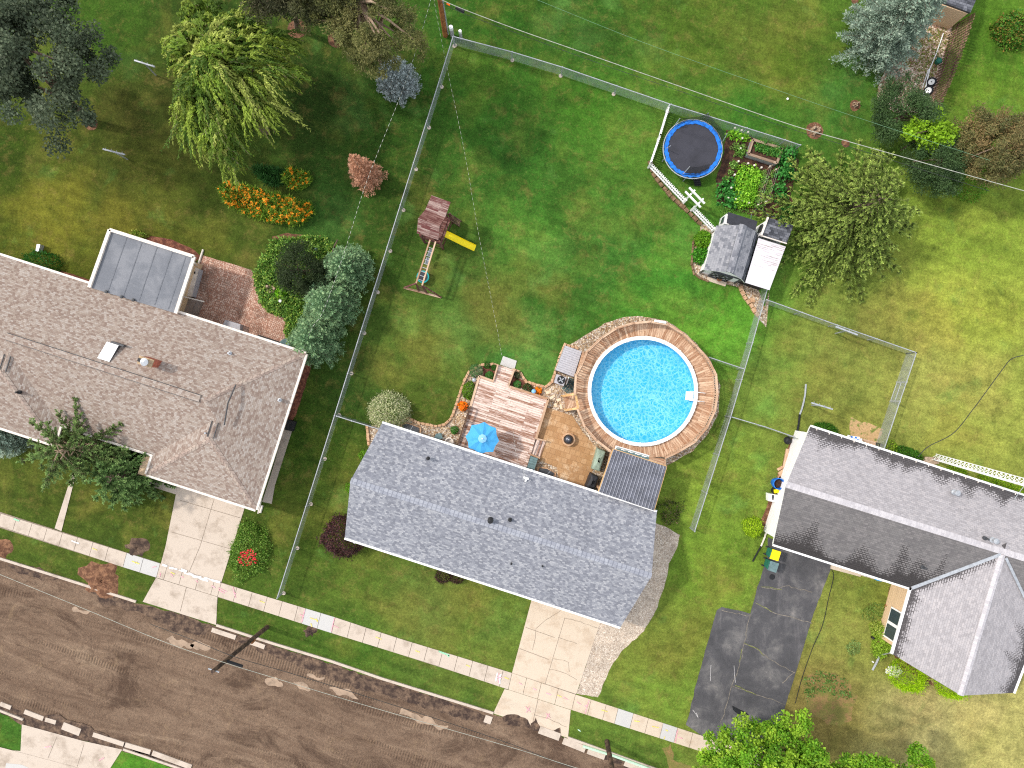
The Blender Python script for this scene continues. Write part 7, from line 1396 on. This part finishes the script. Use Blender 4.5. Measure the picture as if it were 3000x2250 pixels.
shrub('green_shrub', 'green and brown leafed shrub at the top right edge', (2975,82), 1.15, [(76,130,40),(104,150,48),(150,120,60),(60,110,36)], 3400, .13, z=1.2, wid=.7)
MP = [(100,154,34),(134,180,46),(178,208,66),(74,120,28),(114,164,40)]
broad_tree('maple_tree', 'bright green maple covering the end of the asphalt driveway', (2262,2262), 5.0, (3.9,3.4,2.3), 8, MP, K=230, per=210, leaf=.15, wid=.7, r=.2, rc=.5, lobes=.4, shell=.35, show=20)
broad_tree('maple_tree', 'bright green tree top at the bottom edge, nearer of the two right of the maple', (2560,2290), 5.5, (1.9,1.5,1.5), 8, MP, K=70, per=180, leaf=.15, wid=.7, base=(2590,2420), r=.16, rc=.5, lobes=.4, show=8)
broad_tree('maple_tree', 'small bright green tree top at the bottom edge below the prow roof', (2700,2280), 5.5, (1.0,1.3,1.3), 7, MP, K=40, per=150, leaf=.15, wid=.7, base=(2740,2420), r=.12, rc=.4, lobes=.4, show=6)
AS = [(74,112,54),(98,138,70),(122,158,88),(58,94,46)]
brush_spruce('ash_tree', 'open feathery green tree with bare pinkish limbs in front of the brown roof', (318,1300), 6.0, 3.5, [(92,80,60),(84,98,60)], [(88,118,60),(104,134,72)], [(132,158,92),(112,142,76),(150,172,104)], levels=8, nb=12, p=.3, droop=.10, lift=.22, needle=.20, bark='bark_l')
brush_spruce('ash_tree', 'fuller feathery green tree beside the brown roof corner and garden path', (418,1380), 4.6, 2.6, [(64,86,46),(76,98,54)], [(84,118,62),(98,134,72)], [(134,164,98),(116,148,84),(148,176,108)], levels=8, nb=12, p=.4, droop=.22, lift=.16, needle=.20)
spruce('blue_spruce', 'pale blue spruce at the left edge below the brown roof', (58,1275), 3.4, 1.25, BG, BGT, levels=15, nb=16, step=.10, tw=.36, needle=.13, droop=.1, lift=.25, p=.6, up=.4)
shrub('green_shrub', 'bright green bush beside the brown house gutter', (115,768), 1.15, [(52,110,34),(70,134,44),(40,88,28)], 3000, .10, ry=.7, ang=GA, z=1.2)
shrub('willow_shrub', 'round cream and green variegated shrub at the grey roof corner', (1136,1203), 1.38, [(204,204,160),(176,186,132),(134,156,92),(218,214,178)], 7000, .12, .35, z=1.7, bump=.06, ry=.85)
shrub('barberry_shrub', 'dark purple shrub at the lower left corner of the grey roof', (1000,1576), 1.35, [(66,42,46),(90,56,58),(50,36,40),(110,70,68)], 6000, .11, .55, z=1.7, bump=.12)
shrub('barberry_shrub', 'left small dark purple ball shrub under the front eave', (1296,1690), .48, [(66,40,42),(88,54,50),(50,34,36)], 1100, .08, z=.7); shrub('barberry_shrub', 'right small dark purple ball shrub under the front eave', (1338,1692), .45, [(66,40,42),(88,54,50),(60,44,36)], 1000, .08, z=.7)
for x, y, r, lb in ((1066,1335,.35,'upper light green bush peeping out from the grey gable end'),(1026,1430,.35,'lower light green bush peeping out from the grey gable end')): shrub('green_shrub', lb, (x, y), r, [(120,170,40),(96,146,36)], 700, .08)
shrub('flower_shrub', 'light green shrub bed with red flowers beside the pale driveway', (728,1618), 1.3, [(96,142,44),(130,166,66),(72,118,38),(150,176,84)], 6500, .11, .5, z=.8, ry=1.45, ang=GA+.1, bump=.14, flowers=([(226,40,56),(240,70,84)], .16, .08, (736,1625), .52, .14))
shrub('lime_shrub', 'round lime green ball shrub left of the white gable', (2210,1547), .62, [(156,192,28),(180,208,46),(128,166,24)], 2400, .09, z=1.0)
AV = [(166,206,20),(186,220,36),(142,190,12)]
shrub('arborvitae', 'large bright green rounded arborvitae left under the prow roof edge', (2672,1987), 1.05, AV, 6500, .11, .3, z=1.9, bump=.04, spiky=.8); shrub('arborvitae', 'bright green rounded arborvitae partly hidden under the prow roof tip', (2806,2008), 1.05, AV, 6500, .11, .3, z=1.7, bump=.04, spiky=.8)
shrub('hedge', 'light green clipped hedge along the front window wall', (2590,1880), .58, [(150,186,52),(172,204,74),(124,162,42)], 4200, .10, .45, ry=2.0, ang=GA+.2, z=1.0, bump=.12)
shrub('variegated_shrub', 'yellow green leafy shrub at the top of the front hedge', (2572,1842), .42, [(168,184,70),(196,206,110),(120,150,50)], 1000, .10, z=.6); shrub('variegated_shrub', 'small cream edged plant by the white front window', (2601,1825), .26, [(200,206,140),(150,180,80),(226,226,190)], 420, .12, z=.35)
t = shrub('flower_pot', 'pot of bright red flowers by the beige front wall', (2617,1781), .32, [(60,110,40),(90,140,50)], 500, .10, z=.45, flowers=([(236,34,26),(250,60,44)], .55, .03, ), cat='flowers'); shrub('flower_pot', 'tiny orange flower left of the red flower pot', (2596,1777), .1, [(240,80,40),(90,140,50)], 60, .08, z=.2, cat='flowers')
shrub('flower_clump', 'clump of white daisies at the foot of the large arborvitae', (2625,1966), .34, [(96,140,50),(120,160,60)], 500, .10, z=.3, flowers=([(248,248,244),(250,240,200)], .6, .03), cat='flowers'); shrub('flower_clump', 'white and yellow flower clump left of the daisies', (2609,1966), .26, [(110,160,50),(240,220,60)], 300, .09, z=.28, flowers=([(250,250,246)], .5, .03), cat='flowers')
patch('clover_patch', 'pale clover patch in the right front lawn, rounder and smaller one', [(2478,1890),(2500,1870),(2520,1885),(2518,1912),(2495,1920),(2480,1910)], [(150,170,100),(120,150,80)], 420, .10, .05, 'clover', .6, kind='stuff'); patch('clover_patch', 'long pale clover patch near the front porch', [(2520,1790),(2560,1765),(2590,1770),(2590,1805),(2560,1820),(2525,1812)], [(124,150,70),(110,140,60)], 500, .10, .05, 'clover', .6, kind='stuff')
patch('weed_patch', 'low green weeds over the red bare soil by the maple', [(2350,1990),(2400,1960),(2480,1990),(2500,2050),(2440,2040),(2400,2020),(2365,2060)], [(90,130,56),(120,156,80),(80,116,50)], 500, .14, .10, 'weeds', .6, kind='stuff')
LIL = [(134,168,52),(110,148,44),(158,188,72),(84,120,38)]; OR = [(255,158,24),(252,136,14),(255,178,50)]
patch('lily_bed', 'long bed of orange daylilies below the willow', rough([(652,550),(680,540),(740,552),(800,572),(870,590),(915,605),(918,630),(895,655),(860,662),(800,650),(730,632),(680,605),(655,575)], 3, 10, 5), LIL, 9000, .34, .75, 'flower bed', .16, flowers=(OR, .045, .22, 4, .15), up=.9)
patch('lily_bed', 'small clump of orange daylilies right of the long bed', rough([(838,510),(860,500),(895,508),(918,530),(905,552),(870,558),(840,540)], 3, 8, 6), LIL, 2200, .34, .7, 'flower bed', .16, flowers=(OR, .022, .2, 5, .15), up=.9)
patch('fern_bed', 'dark green fern bed in the willow shade above the lilies', rough([(745,495),(790,492),(835,505),(840,540),(800,548),(760,520)], 3, 8, 7), [(54,100,44),(70,118,54),(42,84,36)], 2200, .30, .5, 'ferns', .2, up=.8)
GC = [(126,172,72),(154,194,90),(186,206,96),(102,148,62),(88,132,58)]
patch('planted_bed', 'green leafy ground cover filling the bed between patio and spruces', rough([(800,704),(840,696),(890,690),(950,694),(990,720),(1000,760),(960,860),(930,930),(880,990),(850,1015),(838,1000),(836,932),(795,918),(766,892),(758,862),(745,800),(770,760),(790,730)], 4, 12, 8), GC, 16000, .16, .5, 'ground cover', .55, kind='stuff')
patch('planted_bed', 'green and brown groundcover under the flat roofed room', [(390,680),(405,676),(440,690),(420,705),(395,698)], [(120,160,50),(150,150,70)], 350, .14, .4, 'ground cover', .5, kind='stuff')
shrub('lime_plant', 'lime green leafy plant right of the hollow stump', (822,858), .36, [(140,200,40),(110,176,34)], 500, .13, .7, z=.5)
# deck plants
for x, y, r, tn, lb in ((1394,1086,.44,[(86,132,72),(110,152,92),(66,108,60)],'round grey green ball shrub at the top left of the deck bed'),(1427,1070,.22,[(50,96,30),(70,120,40)],'small dark green shrub nearest the top of the deck bed'),(1448,1076,.2,[(54,100,34),(74,124,44)],'tiny green shrub beside the deck step rail'),(1434,1100,.27,[(70,128,52),(92,150,70)],'small bright green shrub in red mulch by the deck corner'),
    (1515,1126,.25,[(76,140,60),(98,160,78)],'ball shaped green shrub right of the deck steps'),(1331,1260,.25,[(66,130,44),(90,152,60)],'lone small green ball shrub on gravel near the umbrella')):
    shrub('ball_shrub', lb, (x, y), r, tn, int(3800*r), .06, .5, z=r*1.5, bump=.06)
shrub('green_shrub', 'oval yellow green shrub along the left deck edge', (1373,1144), .42, [(96,136,26),(120,160,40),(76,116,24)], 2200, .08, ry=1.4, z=.65, ang=-.1)
shrub('flower_clump', 'orange flower clump on gravel left of the deck', (1356,1190), .26, [(70,110,36),(96,140,44)], 500, .10, z=.45, flowers=([(252,140,10),(248,112,6)], .5, .04, ), cat='flowers'); shrub('flower_clump', 'orange flower clump beside the pale blue globe', (1576,1145), .2, [(96,140,40),(120,150,40)], 380, .09, z=.35, flowers=([(252,150,20),(248,120,6)], .5, .03), cat='flowers')
shrub('low_plant', 'dark low plant just right of the deck steps', (1518,1098), .24, [(70,92,50),(50,70,40)], 300, .09, z=.25); shrub('low_plant', 'dark low plant between ball shrub and blue globe', (1545,1138), .3, [(56,84,40),(76,104,52)], 450, .09, z=.28)
shrub('hosta', 'upper leafy yellow green shrub on the shed gravel', (2063,702), .55, [(104,156,30),(130,180,44),(84,134,28)], 1300, .16, .5, z=.7, spiky=.5); shrub('hosta', 'lower leafy green shrub on the shed gravel', (2056,748), .5, [(70,140,34),(92,164,44),(54,116,28)], 1200, .16, .5, z=.7, spiky=.5)
shrub('weedy_shrub', 'thin weedy shrub where the gravel strip meets the grey roof', (1965,1500), .75, [(76,100,40),(110,124,60),(140,120,90),(56,84,32)], 900, .12, z=.6, bump=.3)
shrub('green_shrub', 'dark green bush under the back eave near the lawn fence', (2426,1257), .75, [(62,112,24),(80,132,32),(48,92,20)], 2400, .09, ry=.45, ang=GA, z=.9); shrub('green_shrub', 'dark green bush under the back eave near the antenna pad', (2665,1332), .9, [(60,108,24),(78,130,30),(46,90,20)], 2600, .10, ry=.5, ang=GA, z=.9)
shrub('lime_plant', 'light yellow plants at the eave between the two dark bushes', (2610,1312), .5, [(150,180,50),(120,156,40)], 600, .10, z=.4)
for x, y, lb in ((2810,1380,'first small yellow green bush behind the streaked roof near the tower foot'),(2900,1405,'second yellow green bush behind the streaked roof under the tower'),(2950,1420,'larger green bush behind the streaked roof under the tower'),(2990,1440,'last bright green bush behind the streaked roof at the right edge')): shrub('yellow_bush', lb, (x, y), .6, [(130,166,30),(156,186,44),(100,146,26)], 1300, .09, ry=.6, ang=GA, z=.6)
patch('weeds_yard', 'green weeds growing through the gravel yard', [(2630,140),(2700,90),(2770,80),(2775,120),(2750,190),(2720,260),(2690,240),(2680,200),(2640,190)], [(130,146,50),(104,128,40),(150,160,66)], 2200, .10, .08, 'weeds', .5, kind='stuff')
